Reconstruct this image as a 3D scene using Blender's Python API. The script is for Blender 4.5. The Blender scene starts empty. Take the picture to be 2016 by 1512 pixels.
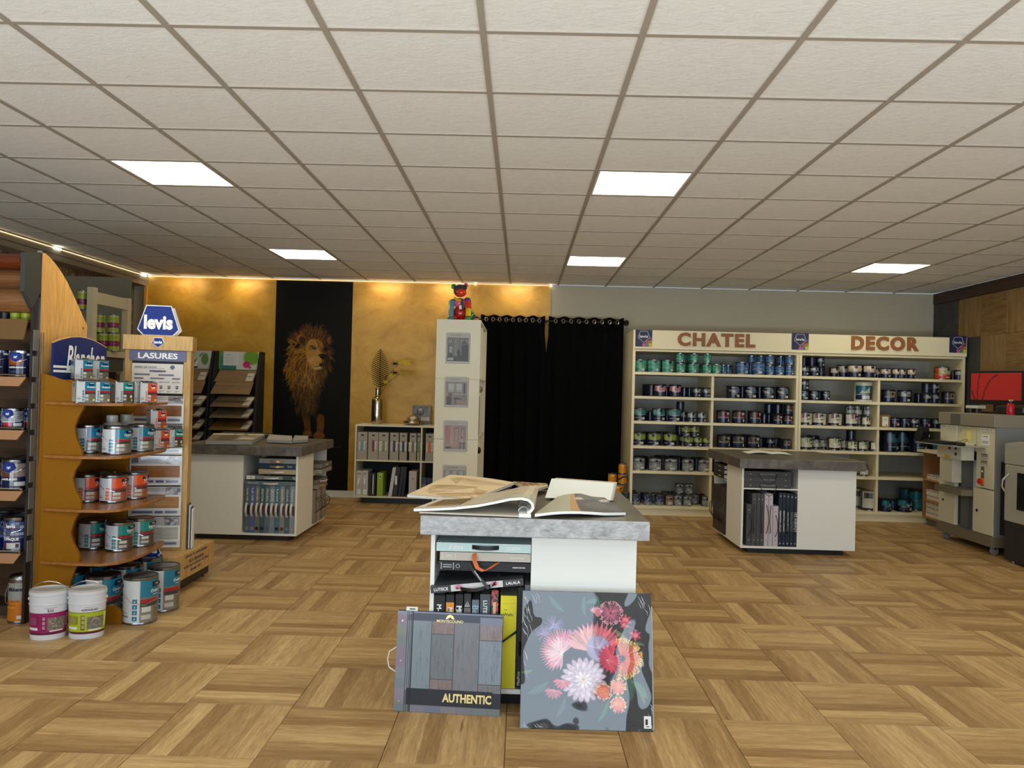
import bpy, bmesh, math, random
import numpy as np
from mathutils import Vector, Matrix
random.seed(7); RNG = np.random.RandomState(5)
SC = bpy.context.scene; COL = SC.collection
PI = math.pi
# ---------------------------------------------------------------- camera
FPX = 1543.8; YAW, PITCH, ROLL = -0.01304, 0.00921, 0.02584; EYE = 1.39
_cy, _sy, _cp, _sp = math.cos(YAW), math.sin(YAW), math.cos(PITCH), math.sin(PITCH)
CF = Vector((_sy*_cp, _cy*_cp, _sp)); _r0 = Vector((_cy, -_sy, 0)); _u0 = _r0.cross(CF)
CR = math.cos(ROLL)*_r0 + math.sin(ROLL)*_u0; CU = -math.sin(ROLL)*_r0 + math.cos(ROLL)*_u0
cam_d = bpy.data.cameras.new('camera'); cam = bpy.data.objects.new('camera', cam_d); COL.objects.link(cam)
cam_d.sensor_width = 36; cam_d.lens = FPX/2016*36; cam_d.clip_start = .05; cam_d.clip_end = 100
cam.matrix_world = Matrix(((CR.x, CU.x, -CF.x, 0), (CR.y, CU.y, -CF.y, 0), (CR.z, CU.z, -CF.z, EYE), (0, 0, 0, 1)))
SC.camera = cam
# ---------------------------------------------------------------- world, lights, exposure
w = bpy.data.worlds.new('world'); SC.world = w; w.use_nodes = True
_bg = w.node_tree.nodes['Background']; _bg.inputs[0].default_value = (.72, .85, 1, 1); _bg.inputs[1].default_value = .6
SC.view_settings.view_transform = 'Standard'; SC.view_settings.look = 'None'
SC.view_settings.gamma = 1; SC.view_settings.use_curve_mapping = False
SC.view_settings.exposure = 0.0
PANEL_POWER = 13.0      # emission strength of the ceiling light panels
LED_POWER = 30.0
def area_light(name, loc, rot, sx, sy, power, col):
    l = bpy.data.lights.new(name, 'AREA'); l.shape = 'RECTANGLE'; l.size = sx; l.size_y = sy; l.energy = power; l.color = col
    o = bpy.data.objects.new(name, l); o.location = loc; o.rotation_euler = rot; COL.objects.link(o); return o
# daylight falling in through the two shop windows behind the camera
for wx, ww in ((-2.45, 3.4), (.45, 1.0), (3.05, 3.0)):
    area_light('window_daylight', (wx, -1.75, 1.35), (PI/2, 0, 0), ww, 2.2, 25*ww, (.70, .86, 1.0))
# sunlit pavement outside, throwing light up through the windows onto the ceiling
area_light('sunlit_pavement', (0, -4.2, .02), (PI, 0, 0), 11, 4.5, 2500, (.84, .93, 1.0))
# small wall washer spots of the light strip
for (lx, ly) in ((-4.3, 9.62), (-3.55, 9.64), (-1.75, 9.64), (-.95, 9.64), (-.1, 9.64)):
    area_light('strip_spot', (lx, ly, 2.70), (math.radians(24), 0, 0), .35, .03, 2.0, (1, .80, .50))
def unp(px, py): return (px-1008)/FPX*CR - (py-756)/FPX*CU + CF
def U(px, py, Y):                 # the point of the plane y = Y that the lens sees there
    d = unp(px, py); d = d*(Y/d.y); return Vector((d.x, d.y, d.z+EYE))
def UZ(px, py, z):
    d = unp(px, py); d = d*((z-EYE)/d.z); return Vector((d.x, d.y, z))
def UX(px, py, X):
    d = unp(px, py); d = d*(X/d.x); return Vector((d.x, d.y, d.z+EYE))
# ---------------------------------------------------------------- materials
def lin(c): return tuple(((v/255)/12.92 if v/255 <= .04045 else (((v/255)+.055)/1.055)**2.4) for v in c)
MATS = {}
def mat(name, rgb, rough=.6, metal=0., spec=.5, coat=0., emit=0, noise=0, nscale=8, bump=0, bscale=60, attr=None, alpha=None, trans=0):
    if name in MATS: return MATS[name]
    m = bpy.data.materials.new(name); m.use_nodes = True; nt = m.node_tree; b = nt.nodes['Principled BSDF']
    c = (*lin(rgb), 1); b.inputs['Base Color'].default_value = c
    b.inputs['Roughness'].default_value = rough; b.inputs['Metallic'].default_value = metal
    b.inputs['Specular IOR Level'].default_value = spec; b.inputs['Coat Weight'].default_value = coat; b.inputs['Coat Roughness'].default_value = .08
    if trans: b.inputs['Transmission Weight'].default_value = trans; b.inputs['IOR'].default_value = 1.45
    if alpha is not None: b.inputs['Alpha'].default_value = alpha
    if emit: b.inputs['Emission Color'].default_value = c; b.inputs['Emission Strength'].default_value = emit
    src = None
    if attr:
        a = nt.nodes.new('ShaderNodeAttribute'); a.attribute_name = attr; src = a.outputs['Color']
        nt.links.new(src, b.inputs['Base Color'])
        if emit: nt.links.new(src, b.inputs['Emission Color'])
    if noise or bump:
        tc = nt.nodes.new('ShaderNodeTexCoord'); n = nt.nodes.new('ShaderNodeTexNoise'); n.inputs['Scale'].default_value = nscale
        n.inputs['Detail'].default_value = 6; nt.links.new(tc.outputs['Object'], n.inputs['Vector'])
        if noise:
            r = nt.nodes.new('ShaderNodeMapRange'); r.inputs[1].default_value = .3; r.inputs[2].default_value = .7; r.inputs[3].default_value = 1-noise; r.inputs[4].default_value = 1+noise
            nt.links.new(n.outputs['Fac'], r.inputs[0]); mx = nt.nodes.new('ShaderNodeMix'); mx.data_type = 'RGBA'; mx.blend_type = 'MULTIPLY'; mx.inputs[0].default_value = 1
            if src: nt.links.new(src, mx.inputs[6])
            else: mx.inputs[6].default_value = c
            nt.links.new(r.outputs[0], mx.inputs[7]); nt.links.new(mx.outputs[2], b.inputs['Base Color'])
        if bump:
            n2 = nt.nodes.new('ShaderNodeTexNoise'); n2.inputs['Scale'].default_value = bscale; n2.inputs['Detail'].default_value = 3; nt.links.new(tc.outputs['Object'], n2.inputs['Vector'])
            bp = nt.nodes.new('ShaderNodeBump'); bp.inputs['Strength'].default_value = bump; bp.inputs['Distance'].default_value = .01
            nt.links.new(n2.outputs['Fac'], bp.inputs['Height']); nt.links.new(bp.outputs[0], b.inputs['Normal'])
    MATS[name] = m; return m
def ramp(nt, stops, src):
    r = nt.nodes.new('ShaderNodeValToRGB'); e = r.color_ramp.elements
    while len(e) < len(stops): e.new(.5)
    for k, (p, c) in enumerate(stops): e[k].position = p; e[k].color = (*lin(c), 1)
    nt.links.new(src, r.inputs[0]); return r.outputs[0]
def wood(name, c1, c2, cdark, rough=.4, strips=0, axis='X', scale=1., spec=.4, rnd=True, light=None):
    """long grained wood; with strips the surface reads as a few planks of uneven tone"""
    if name in MATS: return MATS[name]
    m = bpy.data.materials.new(name); m.use_nodes = True; nt = m.node_tree; b = nt.nodes['Principled BSDF']; N = nt.nodes.new; L = nt.links.new
    tc = N('ShaderNodeTexCoord'); mp = N('ShaderNodeMapping'); L(tc.outputs['Object'], mp.inputs[0])
    s = {'X': (2.2, 26, 26), 'Y': (26, 2.2, 26), 'Z': (26, 26, 2.2)}[axis]; mp.inputs['Scale'].default_value = [v*scale for v in s]
    oi = N('ShaderNodeObjectInfo'); mul = N('ShaderNodeMath'); mul.operation = 'MULTIPLY'; mul.inputs[1].default_value = 37. if rnd else 0
    L(oi.outputs['Random'], mul.inputs[0])
    def noise(vec, sc, det=6, dist=0., rough=.6, w=True):
        n = N('ShaderNodeTexNoise'); n.noise_dimensions = '4D'; n.inputs['Scale'].default_value = sc; n.inputs['Detail'].default_value = det; n.inputs['Roughness'].default_value = rough
        n.inputs['Distortion'].default_value = dist; L(vec, n.inputs['Vector'])
        if w: L(mul.outputs[0], n.inputs['W'])
        return n.outputs['Fac']
    g = noise(mp.outputs[0], 1.1, 8, .6)
    col = ramp(nt, [(.30, c2), (.52, c1), (.70, light or c1)], g)
    fine = noise(mp.outputs[0], 6, 4, .2)
    def mixc(a, bb, fac, mode='MIX'):
        x = N('ShaderNodeMix'); x.data_type = 'RGBA'; x.blend_type = mode
        L(fac, x.inputs[0]) if not isinstance(fac, float) else setattr(x.inputs[0], 'default_value', fac)
        L(a, x.inputs[6]); L(bb, x.inputs[7]) if not isinstance(bb, tuple) else setattr(x.inputs[7], 'default_value', bb)
        return x.outputs[2]
    fr = ramp(nt, [(.3, (205, 205, 205)), (.7, (255, 255, 255))], fine); col = mixc(col, fr, 1.0, 'MULTIPLY')
    if strips:
        sx = N('ShaderNodeSeparateXYZ'); L(tc.outputs['Object'], sx.inputs[0])
        q = N('ShaderNodeMath'); q.operation = 'MULTIPLY_ADD'; q.inputs[1].default_value = strips; q.inputs[2].default_value = 50.3; L(sx.outputs['Y' if axis == 'X' else 'X'], q.inputs[0])
        fl = N('ShaderNodeMath'); fl.operation = 'FLOOR'; L(q.outputs[0], fl.inputs[0])
        wn = N('ShaderNodeTexWhiteNoise'); wn.noise_dimensions = '2D'; cx = N('ShaderNodeCombineXYZ'); L(fl.outputs[0], cx.inputs[0])
        rs = N('ShaderNodeMath'); rs.operation = 'MULTIPLY'; rs.inputs[1].default_value = 4.; L(oi.outputs['Random'], rs.inputs[0]); r2 = N('ShaderNodeMath'); r2.operation = 'FLOOR'; L(rs.outputs[0], r2.inputs[0]); L(r2.outputs[0], cx.inputs[1])
        L(cx.outputs[0], wn.inputs['Vector'])
        st = ramp(nt, [(0., (196, 184, 168)), (.35, (226, 220, 210)), (.7, (240, 236, 228)), (1., (255, 255, 250))], wn.outputs['Value'])
        col = mixc(col, st, 1.0, 'MULTIPLY')
    dk = noise(mp.outputs[0], .75, 3, 1.6, .5)
    cr = N('ShaderNodeValToRGB'); cr.color_ramp.elements[0].position = .66; cr.color_ramp.elements[0].color = (0, 0, 0, 1); cr.color_ramp.elements[1].position = .76; cr.color_ramp.elements[1].color = (.75, .75, .75, 1); L(dk, cr.inputs[0])
    col = mixc(col, (*lin(cdark), 1), cr.outputs[0])
    L(col, b.inputs['Base Color']); b.inputs['Roughness'].default_value = rough; b.inputs['Specular IOR Level'].default_value = spec
    bp = N('ShaderNodeBump'); bp.inputs['Strength'].default_value = .12; bp.inputs['Distance'].default_value = .002; L(fine, bp.inputs['Height']); L(bp.outputs[0], b.inputs['Normal'])
    MATS[name] = m; return m
def mottled(name, stops, scale=3., rough=.5, metal=0., bump=.1, aniso=(1, 1, 1), spec=.5, dist=1.):
    if name in MATS: return MATS[name]
    m = bpy.data.materials.new(name); m.use_nodes = True; nt = m.node_tree; b = nt.nodes['Principled BSDF']; N = nt.nodes.new; L = nt.links.new
    tc = N('ShaderNodeTexCoord'); mp = N('ShaderNodeMapping'); L(tc.outputs['Object'], mp.inputs[0]); mp.inputs['Scale'].default_value = aniso
    n = N('ShaderNodeTexNoise'); n.inputs['Scale'].default_value = scale; n.inputs['Detail'].default_value = 9; n.inputs['Roughness'].default_value = .65; n.inputs['Distortion'].default_value = dist
    L(mp.outputs[0], n.inputs['Vector']); L(ramp(nt, stops, n.outputs['Fac']), b.inputs['Base Color'])
    b.inputs['Roughness'].default_value = rough; b.inputs['Metallic'].default_value = metal; b.inputs['Specular IOR Level'].default_value = spec
    if bump:
        bp = N('ShaderNodeBump'); bp.inputs['Strength'].default_value = bump; bp.inputs['Distance'].default_value = .01; L(n.outputs['Fac'], bp.inputs['Height']); L(bp.outputs[0], b.inputs['Normal'])
    MATS[name] = m; return m
# ---------------------------------------------------------------- mesh builders
class MB:
    def __init__(s): s.v = []; s.f = []; s.m = []; s.M = None
    def add(s, vs, fs, mi=0):
        o = len(s.v)
        s.v += [tuple(s.M @ Vector(p)) for p in vs] if s.M is not None else [tuple(p) for p in vs]
        s.f += [tuple(o+i for i in f) for f in fs]; s.m += [mi]*len(fs); return s
    def box(s, x0, x1, y0, y1, z0, z1, mi=0):
        return s.add([(x0,y0,z0),(x1,y0,z0),(x1,y1,z0),(x0,y1,z0),(x0,y0,z1),(x1,y0,z1),(x1,y1,z1),(x0,y1,z1)],
                     [(0,3,2,1),(4,5,6,7),(0,1,5,4),(1,2,6,5),(2,3,7,6),(3,0,4,7)], mi)
    def hexa(s, p, mi=0):      # eight corners, bottom ring then top ring
        return s.add(p, [(0,3,2,1),(4,5,6,7),(0,1,5,4),(1,2,6,5),(2,3,7,6),(3,0,4,7)], mi)
    def prism(s, poly, a, b, axis='z', mi=0):
        n = len(poly)
        def P(p, t): return {'z': (p[0], p[1], t), 'y': (p[0], t, p[1]), 'x': (t, p[0], p[1])}[axis]
        return s.add([P(p, a) for p in poly]+[P(p, b) for p in poly], [tuple(range(n))[::-1], tuple(range(n, 2*n))]+[(i, (i+1) % n, n+(i+1) % n, n+i) for i in range(n)], mi)
    def lathe(s, prof, seg=20, c=(0, 0, 0), mi=0, sx=1., sy=1., closed=True):
        vs = []; fs = []
        for (r, z) in prof:
            for k in range(seg): a = 2*PI*k/seg; vs.append((c[0]+r*sx*math.cos(a), c[1]+r*sy*math.sin(a), c[2]+z))
        for j in range(len(prof)-1):
            for k in range(seg): k2 = (k+1) % seg; fs.append((j*seg+k, j*seg+k2, (j+1)*seg+k2, (j+1)*seg+k))
        if closed: fs.append(tuple(range(seg))[::-1]); fs.append(tuple((len(prof)-1)*seg+k for k in range(seg)))
        return s.add(vs, fs, mi)
    def tube(s, pts, r, seg=6, mi=0):
        pts = [Vector(p) for p in pts]; n = len(pts); vs = []; fs = []
        for i, p in enumerate(pts):
            t = (pts[min(i+1, n-1)]-pts[max(i-1, 0)]).normalized()
            a = t.orthogonal().normalized() if i == 0 else (a - t*a.dot(t)).normalized()
            b = t.cross(a); rr = r[i] if isinstance(r, (list, tuple)) else r
            for k in range(seg): an = 2*PI*k/seg; vs.append(tuple(p+(a*math.cos(an)+b*math.sin(an))*rr))
        for i in range(n-1):
            for k in range(seg): k2 = (k+1) % seg; fs.append((i*seg+k, i*seg+k2, (i+1)*seg+k2, (i+1)*seg+k))
        fs.append(tuple(range(seg))[::-1]); fs.append(tuple((n-1)*seg+k for k in range(seg))); return s.add(vs, fs, mi)
    def band(s, pts, width, thick, wdir=(0, 0, 1), mi=0):     # a flat strap following pts, its width along wdir
        pts = [Vector(p) for p in pts]; W = Vector(wdir).normalized()*width/2; vs = []; fs = []; n = len(pts)
        for i, p in enumerate(pts):
            t = (pts[min(i+1, n-1)]-pts[max(i-1, 0)]).normalized(); nn = t.cross(W).normalized()*thick/2
            vs += [p-W-nn, p+W-nn, p+W+nn, p-W+nn]
        for i in range(n-1):
            for k in range(4): k2 = (k+1) % 4; fs.append((i*4+k, i*4+k2, (i+1)*4+k2, (i+1)*4+k))
        fs += [(3, 2, 1, 0), tuple((n-1)*4+k for k in range(4))]; return s.add([tuple(v) for v in vs], fs, mi)
    def grid(s, fn, nu, nv, mi=0):
        vs = [tuple(fn(i/nu, j/nv)) for j in range(nv+1) for i in range(nu+1)]
        return s.add(vs, [(j*(nu+1)+i, j*(nu+1)+i+1, (j+1)*(nu+1)+i+1, (j+1)*(nu+1)+i) for j in range(nv) for i in range(nu)], mi)
    def mesh(s, name, mats, smooth=False, fix=True):
        me = bpy.data.meshes.new(name); me.from_pydata(s.v, [], s.f)
        for m in (mats if isinstance(mats, (list, tuple)) else [mats]): me.materials.append(m)
        if len(me.materials) > 1: me.polygons.foreach_set('material_index', s.m)
        if fix:
            bm = bmesh.new(); bm.from_mesh(me); bmesh.ops.recalc_face_normals(bm, faces=bm.faces); bm.to_mesh(me); bm.free()
        if smooth:
            me.polygons.foreach_set('use_smooth', [True]*len(me.polygons)); me.set_sharp_from_angle(angle=math.radians(35))
        me.update(); return me
def put(name, me, parent=None, loc=(0, 0, 0), rz=0., bevel=0):
    o = bpy.data.objects.new(name, me); COL.objects.link(o); o.location = loc; o.rotation_euler = (0, 0, rz)
    if parent: o.parent = parent
    if bevel:
        b = o.modifiers.new('bevel', 'BEVEL'); b.width = bevel; b.segments = 2; b.limit_method = 'ANGLE'
    return o
def tag(o, label, cat, group=None, kind=None):
    o['label'] = label; o['category'] = cat
    if group: o['group'] = group
    if kind: o['kind'] = kind
    n = len(label.split())
    if not 4 <= n <= 16: print('LABEL LEN', n, label)
    return o
def thing(name, label, cat, loc=(0, 0, 0), rz=0., group=None):
    o = bpy.data.objects.new(name, None); COL.objects.link(o); o.location = loc; o.rotation_euler = (0, 0, rz); o.empty_display_size = .05
    return tag(o, label, cat, group)
def struct(name, me, **k):
    o = put(name, me, **k)
    if not k.get('parent'): o['kind'] = 'structure'
    return o
def boxme(name, m, *b): return MB().box(*b).mesh(name, m)
def copytree(o, parent=None, loc=None, rz=None, label=None, group=None):
    c = o.copy(); COL.objects.link(c); c.parent = parent
    if loc is not None: c.location = loc
    if rz is not None: c.rotation_euler = (0, 0, rz)
    if label: c['label'] = label
    if group: c['group'] = group
    for ch in KIDS.get(o.name, []): copytree(ch, c)
    return c
KIDS = {}
def kids(o):
    for q in bpy.data.objects:
        if q.parent: KIDS.setdefault(q.parent.name, [])
    KIDS.clear()
    for q in bpy.data.objects:
        if q.parent: KIDS.setdefault(q.parent.name, []).append(q)
ORD = 'first second third fourth fifth sixth seventh eighth ninth tenth eleventh twelfth thirteenth fourteenth fifteenth sixteenth seventeenth eighteenth'.split()
# ---------------------------------------------------------------- lettering
_TX = {}
def text2d(s, bold=0., shear=0., font_sp=1.):
    k = (s, bold, shear, font_sp)
    if k not in _TX:
        c = bpy.data.curves.new('t', 'FONT'); c.body = s; c.size = 1; c.offset = bold; c.shear = shear; c.space_character = font_sp; c.resolution_u = 3; c.fill_mode = 'FRONT'
        c.align_x = 'LEFT'
        o = bpy.data.objects.new('t', c); me = bpy.data.meshes.new_from_object(o); bpy.data.objects.remove(o); 
        v = np.array([p.co[:2] for p in me.vertices]) if len(me.vertices) else np.zeros((1, 2)); f = [tuple(p.vertices) for p in me.polygons]
        bpy.data.meshes.remove(me); bpy.data.curves.remove(c)
        mn = v.min(0); mx = v.max(0); v = (v-(mn+mx)/2); _TX[k] = (v, f, mx-mn)
    return _TX[k]
def textmb(s, w=None, h=None, depth=0., bold=0., shear=0., sp=1., bend=None, off=.0006, mb=None, ox=0., oz=0., rot=0.):
    """letters centred on the origin in the XZ plane, facing -Y; bend = radius of the can they go round"""
    v, f, d = text2d(s, bold, shear, sp); sx = sz = 1.
    if w and h: sx = w/d[0]; sz = h/d[1]
    elif w: sx = sz = w/d[0]
    else: sx = sz = h/d[1]
    X = v[:, 0]*sx; Z = v[:, 1]*sz
    if rot: X, Z = X*math.cos(rot)-Z*math.sin(rot), X*math.sin(rot)+Z*math.cos(rot)
    X = X+ox; Z = Z+oz; mb = mb or MB()
    if bend: P = [((bend+off)*math.sin(x/bend), -(bend+off)*math.cos(x/bend), z) for x, z in zip(X, Z)]
    else: P = [(x, -off, z) for x, z in zip(X, Z)]
    if depth:
        n = len(P); Q = [(x, y+off, z) for x, y, z in P]; P2 = [(x, y-depth, z) for x, y, z in P]
        ed = {}
        for q in f:
            for a, b in zip(q, q[1:]+q[:1]): ed[(a, b)] = 1
        side = [(a, b, n+b, n+a) for (a, b) in ed if (b, a) not in ed]
        mb.add(P2+Q, list(f)+[(a, b, b2, a2) for a, b, b2, a2 in side])
    else: mb.add(P, f)
    return mb
# ---------------------------------------------------------------- painted prints (colour attribute on a mesh grid)
class Paint:
    def __init__(s, w, h, bg, sc=1.):     # w,h cells; sc: cells per user unit
        s.a = np.zeros((h, w, 3)); s.a[:] = bg; s.w = w; s.h = h; s.s = sc
    def _blend(s, x0, y0, m, c, al):
        h, w = m.shape; t = s.a[y0:y0+h, x0:x0+w]; k = (m*al)[..., None]; t += (np.array(c, float)-t)*k
    def _bb(s, x0, y0, x1, y1):
        x0 = int(max(0, math.floor(x0))); y0 = int(max(0, math.floor(y0))); x1 = int(min(s.w, math.ceil(x1)+1)); y1 = int(min(s.h, math.ceil(y1)+1))
        if x1 <= x0 or y1 <= y0: return None
        yy, xx = np.mgrid[y0:y1, x0:x1]; return x0, y0, xx+.5, yy+.5
    def rect(s, x0, y0, x1, y1, c, al=1.):
        k = s.s; s.a[int(round(y0*k)):int(round(y1*k)), int(round(x0*k)):int(round(x1*k))] *= (1-al); s.a[int(round(y0*k)):int(round(y1*k)), int(round(x0*k)):int(round(x1*k))] += np.array(c, float)*al
    def ell(s, cx, cy, rx, ry, c, al=1., ang=0., soft=.15):
        k = s.s; cx *= k; cy *= k; rx *= k; ry *= k; R = max(rx, ry)*1.2+1; b = s._bb(cx-R, cy-R, cx+R, cy+R)
        if not b: return
        x0, y0, X, Y = b; X = X-cx; Y = Y-cy; ca, sa = math.cos(ang), math.sin(ang); u = (X*ca+Y*sa)/rx; v = (-X*sa+Y*ca)/ry; d = np.sqrt(u*u+v*v)
        s._blend(x0, y0, np.clip((1+soft-d)/(2*soft), 0, 1), c, al)
    def stroke(s, pts, w0, w1, c, al=1.):
        k = s.s; P = [(x*k, y*k) for x, y in pts]; n = len(P)-1
        for i in range(n):
            (ax, ay), (bx, by) = P[i], P[i+1]; wa = (w0+(w1-w0)*i/n)*k/2; wb = (w0+(w1-w0)*(i+1)/n)*k/2; W = max(wa, wb)+1
            b = s._bb(min(ax, bx)-W, min(ay, by)-W, max(ax, bx)+W, max(ay, by)+W)
            if not b: continue
            x0, y0, X, Y = b; dx, dy = bx-ax, by-ay; L = dx*dx+dy*dy+1e-9; t = np.clip(((X-ax)*dx+(Y-ay)*dy)/L, 0, 1)
            d = np.hypot(X-ax-t*dx, Y-ay-t*dy); s._blend(x0, y0, np.clip(wa+(wb-wa)*t-d+.5, 0, 1), c, al)
    def poly(s, pts, c, al=1.):
        k = s.s; P = np.array(pts, float)*k; b = s._bb(P[:, 0].min(), P[:, 1].min(), P[:, 0].max(), P[:, 1].max())
        if not b: return
        x0, y0, X, Y = b; ins = np.zeros(X.shape, bool); n = len(P)
        for i in range(n):
            (ax, ay), (bx, by) = P[i], P[(i+1) % n]
            if ay == by: continue
            ins ^= ((ay > Y) != (by > Y)) & (X < (bx-ax)*(Y-ay)/(by-ay)+ax)
        s._blend(x0, y0, ins.astype(float), c, al)
    def noise(s, amt): s.a *= 1+RNG.uniform(-amt, amt, s.a.shape[:2])[..., None]
    def mesh(s, name, m, fn):
        """fn(u,v) -> point, u to the right, v downwards; each cell is one vertex"""
        h, w = s.h, s.w; me = bpy.data.meshes.new(name)
        vs = [fn(i/(w-1), j/(h-1)) for j in range(h) for i in range(w)]
        idx = np.arange(h*w).reshape(h, w); q = np.stack([idx[1:, :-1], idx[1:, 1:], idx[:-1, 1:], idx[:-1, :-1]], -1).reshape(-1, 4)
        me.from_pydata(vs, [], q.tolist()); me.materials.append(m)
        at = me.color_attributes.new('print', 'FLOAT_COLOR', 'POINT'); a = np.clip(s.a/255, 0, 1); l = np.where(a <= .04045, a/12.92, ((a+.055)/1.055)**2.4)
        at.data.foreach_set('color', np.concatenate([l.reshape(-1, 3), np.ones((h*w, 1))], 1).astype(np.float32).ravel())
        me.polygons.foreach_set('use_smooth', [True]*len(me.polygons)); me.update(); return me
def printmat(rough=.45, coat=0.): return mat('print_%g_%g' % (rough, coat), (128, 128, 128), rough=rough, coat=coat, attr='print')
def panel_print(P, name, x0, x1, z0, z1, y, m):      # flat, facing -Y
    return P.mesh(name, m, lambda u, v: (x0+(x1-x0)*u, y, z1+(z0-z1)*v))
# common materials
M_white = mat('white_laminate', (222, 220, 212), .45)
M_cream = mat('cream_laminate', (224, 216, 190), .45)
M_black = mat('black_plastic', (14, 14, 16), .4)
M_dark = mat('dark_void', (20, 18, 17), .8)
M_steel = mat('steel', (190, 190, 192), .25, metal=1.)
M_chrome = mat('chrome', (225, 225, 225), .12, metal=1.)
M_paper = mat('white_paper', (235, 235, 230), .7)
M_ltext = mat('white_lettering', (240, 240, 238), .6)
M_dtext = mat('dark_lettering', (38, 38, 44), .6)
M_navy = mat('navy_lettering', (24, 34, 96), .6)
M_beech = wood('beech_veneer', (244, 186, 104), (232, 170, 88), (216, 154, 80), .45, axis='Z', scale=.6, rnd=False)
M_oakp = wood('oak_veneer', (220, 178, 112), (198, 152, 88), (186, 140, 78), .5, axis='Z', scale=.7, rnd=False)
M_mdf = mat('ochre_board', (142, 92, 10), .6, spec=.15, noise=.04, nscale=40)
M_conc = mottled('concrete_laminate', [(.25, (110, 109, 110)), (.42, (148, 148, 150)), (.56, (166, 167, 170)), (.75, (196, 197, 202))], 42., .38, bump=.04, aniso=(.6, 1, 1.2), dist=.4)
M_concd = mottled('dark_concrete_laminate', [(.25, (62, 58, 52)), (.5, (92, 86, 78)), (.75, (128, 122, 114))], 6., .45, bump=.04)
M_conctop = mottled('dark_worktop_laminate', [(.25, (70, 64, 54)), (.5, (92, 84, 72)), (.75, (112, 104, 90))], 3., .35, bump=.02)
# ================================================================ THE ROOM
XL, XR, YB, YF, HC = -4.95, 5.12, 9.87, -1.25, 2.739
GX, GY, TS = -.1816, 2.941, .6          # ceiling grid
FX, FY, FW, FD = -.957, 2.92, .463, .482   # floor tiles
M_sub = mat('floor_joint', (58, 42, 24), .8)
floor = struct('floor', boxme('floor', M_sub, XL-.1, XR+.1, YF-.1, YB+.1, -.12, -.0035))
FC = ((216, 180, 128), (192, 153, 104), (104, 74, 44)); FLT = (236, 202, 148)
M_floor = wood('floor_oak_print', *FC, .46, strips=13, light=FLT, scale=1., spec=.22)
def tileme(nm, m):
    a, b = FW/2-.0008, FD/2-.0008; c = .0015; mb = MB()
    mb.hexa([(-a,-b,-.0035),(a,-b,-.0035),(a,b,-.0035),(-a,b,-.0035),(-a+c,-b+c,0),(a-c,-b+c,0),(a-c,b-c,0),(-a+c,b-c,0)]); return mb.mesh(nm, m)
t_h = tileme('tile_lengthwise', M_floor)
M_floor2 = wood('floor_oak_print_across', *FC, .46, strips=13, axis='Y', light=FLT, spec=.22)
t_v = tileme('tile_across', M_floor2)
cells = []
for i in range(-9, 14):
    for j in range(-9, 15):
        x0, y0 = FX+i*FW, FY+j*FD
        if x0 < XL-.4 or x0 > XR or y0 < YF-.4 or y0 > YB: continue
        vis = y0 > 1.9 and abs(x0+FW/2) < .69*(y0+FD/2)+.35
        cells.append((0 if vis else 1, math.hypot(x0, y0), i, j))
cells.sort()
rest = {0: MB(), 1: MB()}
def clipcell(x0, y0, x1, y1): return max(x0, XL), max(y0, YF), min(x1, XR), min(y1, YB)
for n, (v, d, i, j) in enumerate(cells):
    me = t_h if (i+j) % 2 == 0 else t_v; cx, cy = FX+(i+.5)*FW, FY+(j+.5)*FD
    if n < 300 and v == 0: put('tile', me, floor, (cx, cy, 0))
    else:
        a, b, c, e = clipcell(cx-FW/2, cy-FD/2, cx+FW/2, cy+FD/2)
        if c-a > .02 and e-b > .02: rest[(i+j) % 2].box(a+.0008, c-.0008, b+.0008, e-.0008, -.0035, 0)
for k, m in ((0, M_floor), (1, M_floor2)):
    o = put('tile', rest[k].mesh('tile_rest', m), floor); o['kind'] = 'stuff'
# ceiling
M_ct = mottled('ceiling_tile_fleece', [(.2, (224, 223, 216)), (.5, (235, 234, 228)), (.8, (240, 239, 235))], 14., .9, bump=.25, aniso=(1, 2.2, 1), spec=.1)
M_cg = mat('ceiling_grid_metal', (164, 154, 140), .6)
ceil = struct('ceiling', boxme('ceiling', M_ct, XL-.1, XR+.1, YF-.1, YB+.1, HC+.03, HC+.15))
LIGHTS = {(c, r) for c in (-4, 1, 6) for r in (-2, 3, 8)}
ctile = None; crest = MB()
for i in range(-8, 9):
    for j in range(-7, 12):
        x0, x1, y0, y1 = GX+i*TS, GX+(i+1)*TS, GY+j*TS, GY+(j+1)*TS
        if (i, j) in LIGHTS: continue
        full = x0 > XL and x1 < XR and y0 > YF and y1 < YB
        x0, y0, x1, y1 = clipcell(x0, y0, x1, y1)
        if x1-x0 < .03 or y1-y0 < .03: continue
        g = .010
        if full and y0 > 2.2:
            if ctile is None: ctile = MB().box(-.3+g, .3-g, -.3+g, .3-g, 0, .02).mesh('ceiling_tile', M_ct)
            put('ceiling_tile', ctile, ceil, ((x0+x1)/2, (y0+y1)/2, HC+.005))
        elif y0 > 2.2:
            put('ceiling_tile', boxme('ceiling_tile_cut', M_ct, x0+g, x1-g, y0+g, y1-g, HC+.005, HC+.025), ceil)
        else: crest.box(x0+g, x1-g, y0+g, y1-g, HC+.005, HC+.025)
o = put('ceiling_tile', crest.mesh('ceiling_tile_rest', M_ct), ceil); o['kind'] = 'stuff'
for i in range(-7, 9):
    x = GX+i*TS; put('grid_runner', boxme('grid_runner', M_cg, x-.012, x+.012, YF, YB, HC-.001, HC+.02), ceil)
for j in range(-6, 12):
    y = GY+j*TS
    if YF < y < YB: put('grid_runner', boxme('grid_runner', M_cg, XL, XR, y-.012, y+.012, HC, HC+.021), ceil)
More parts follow.
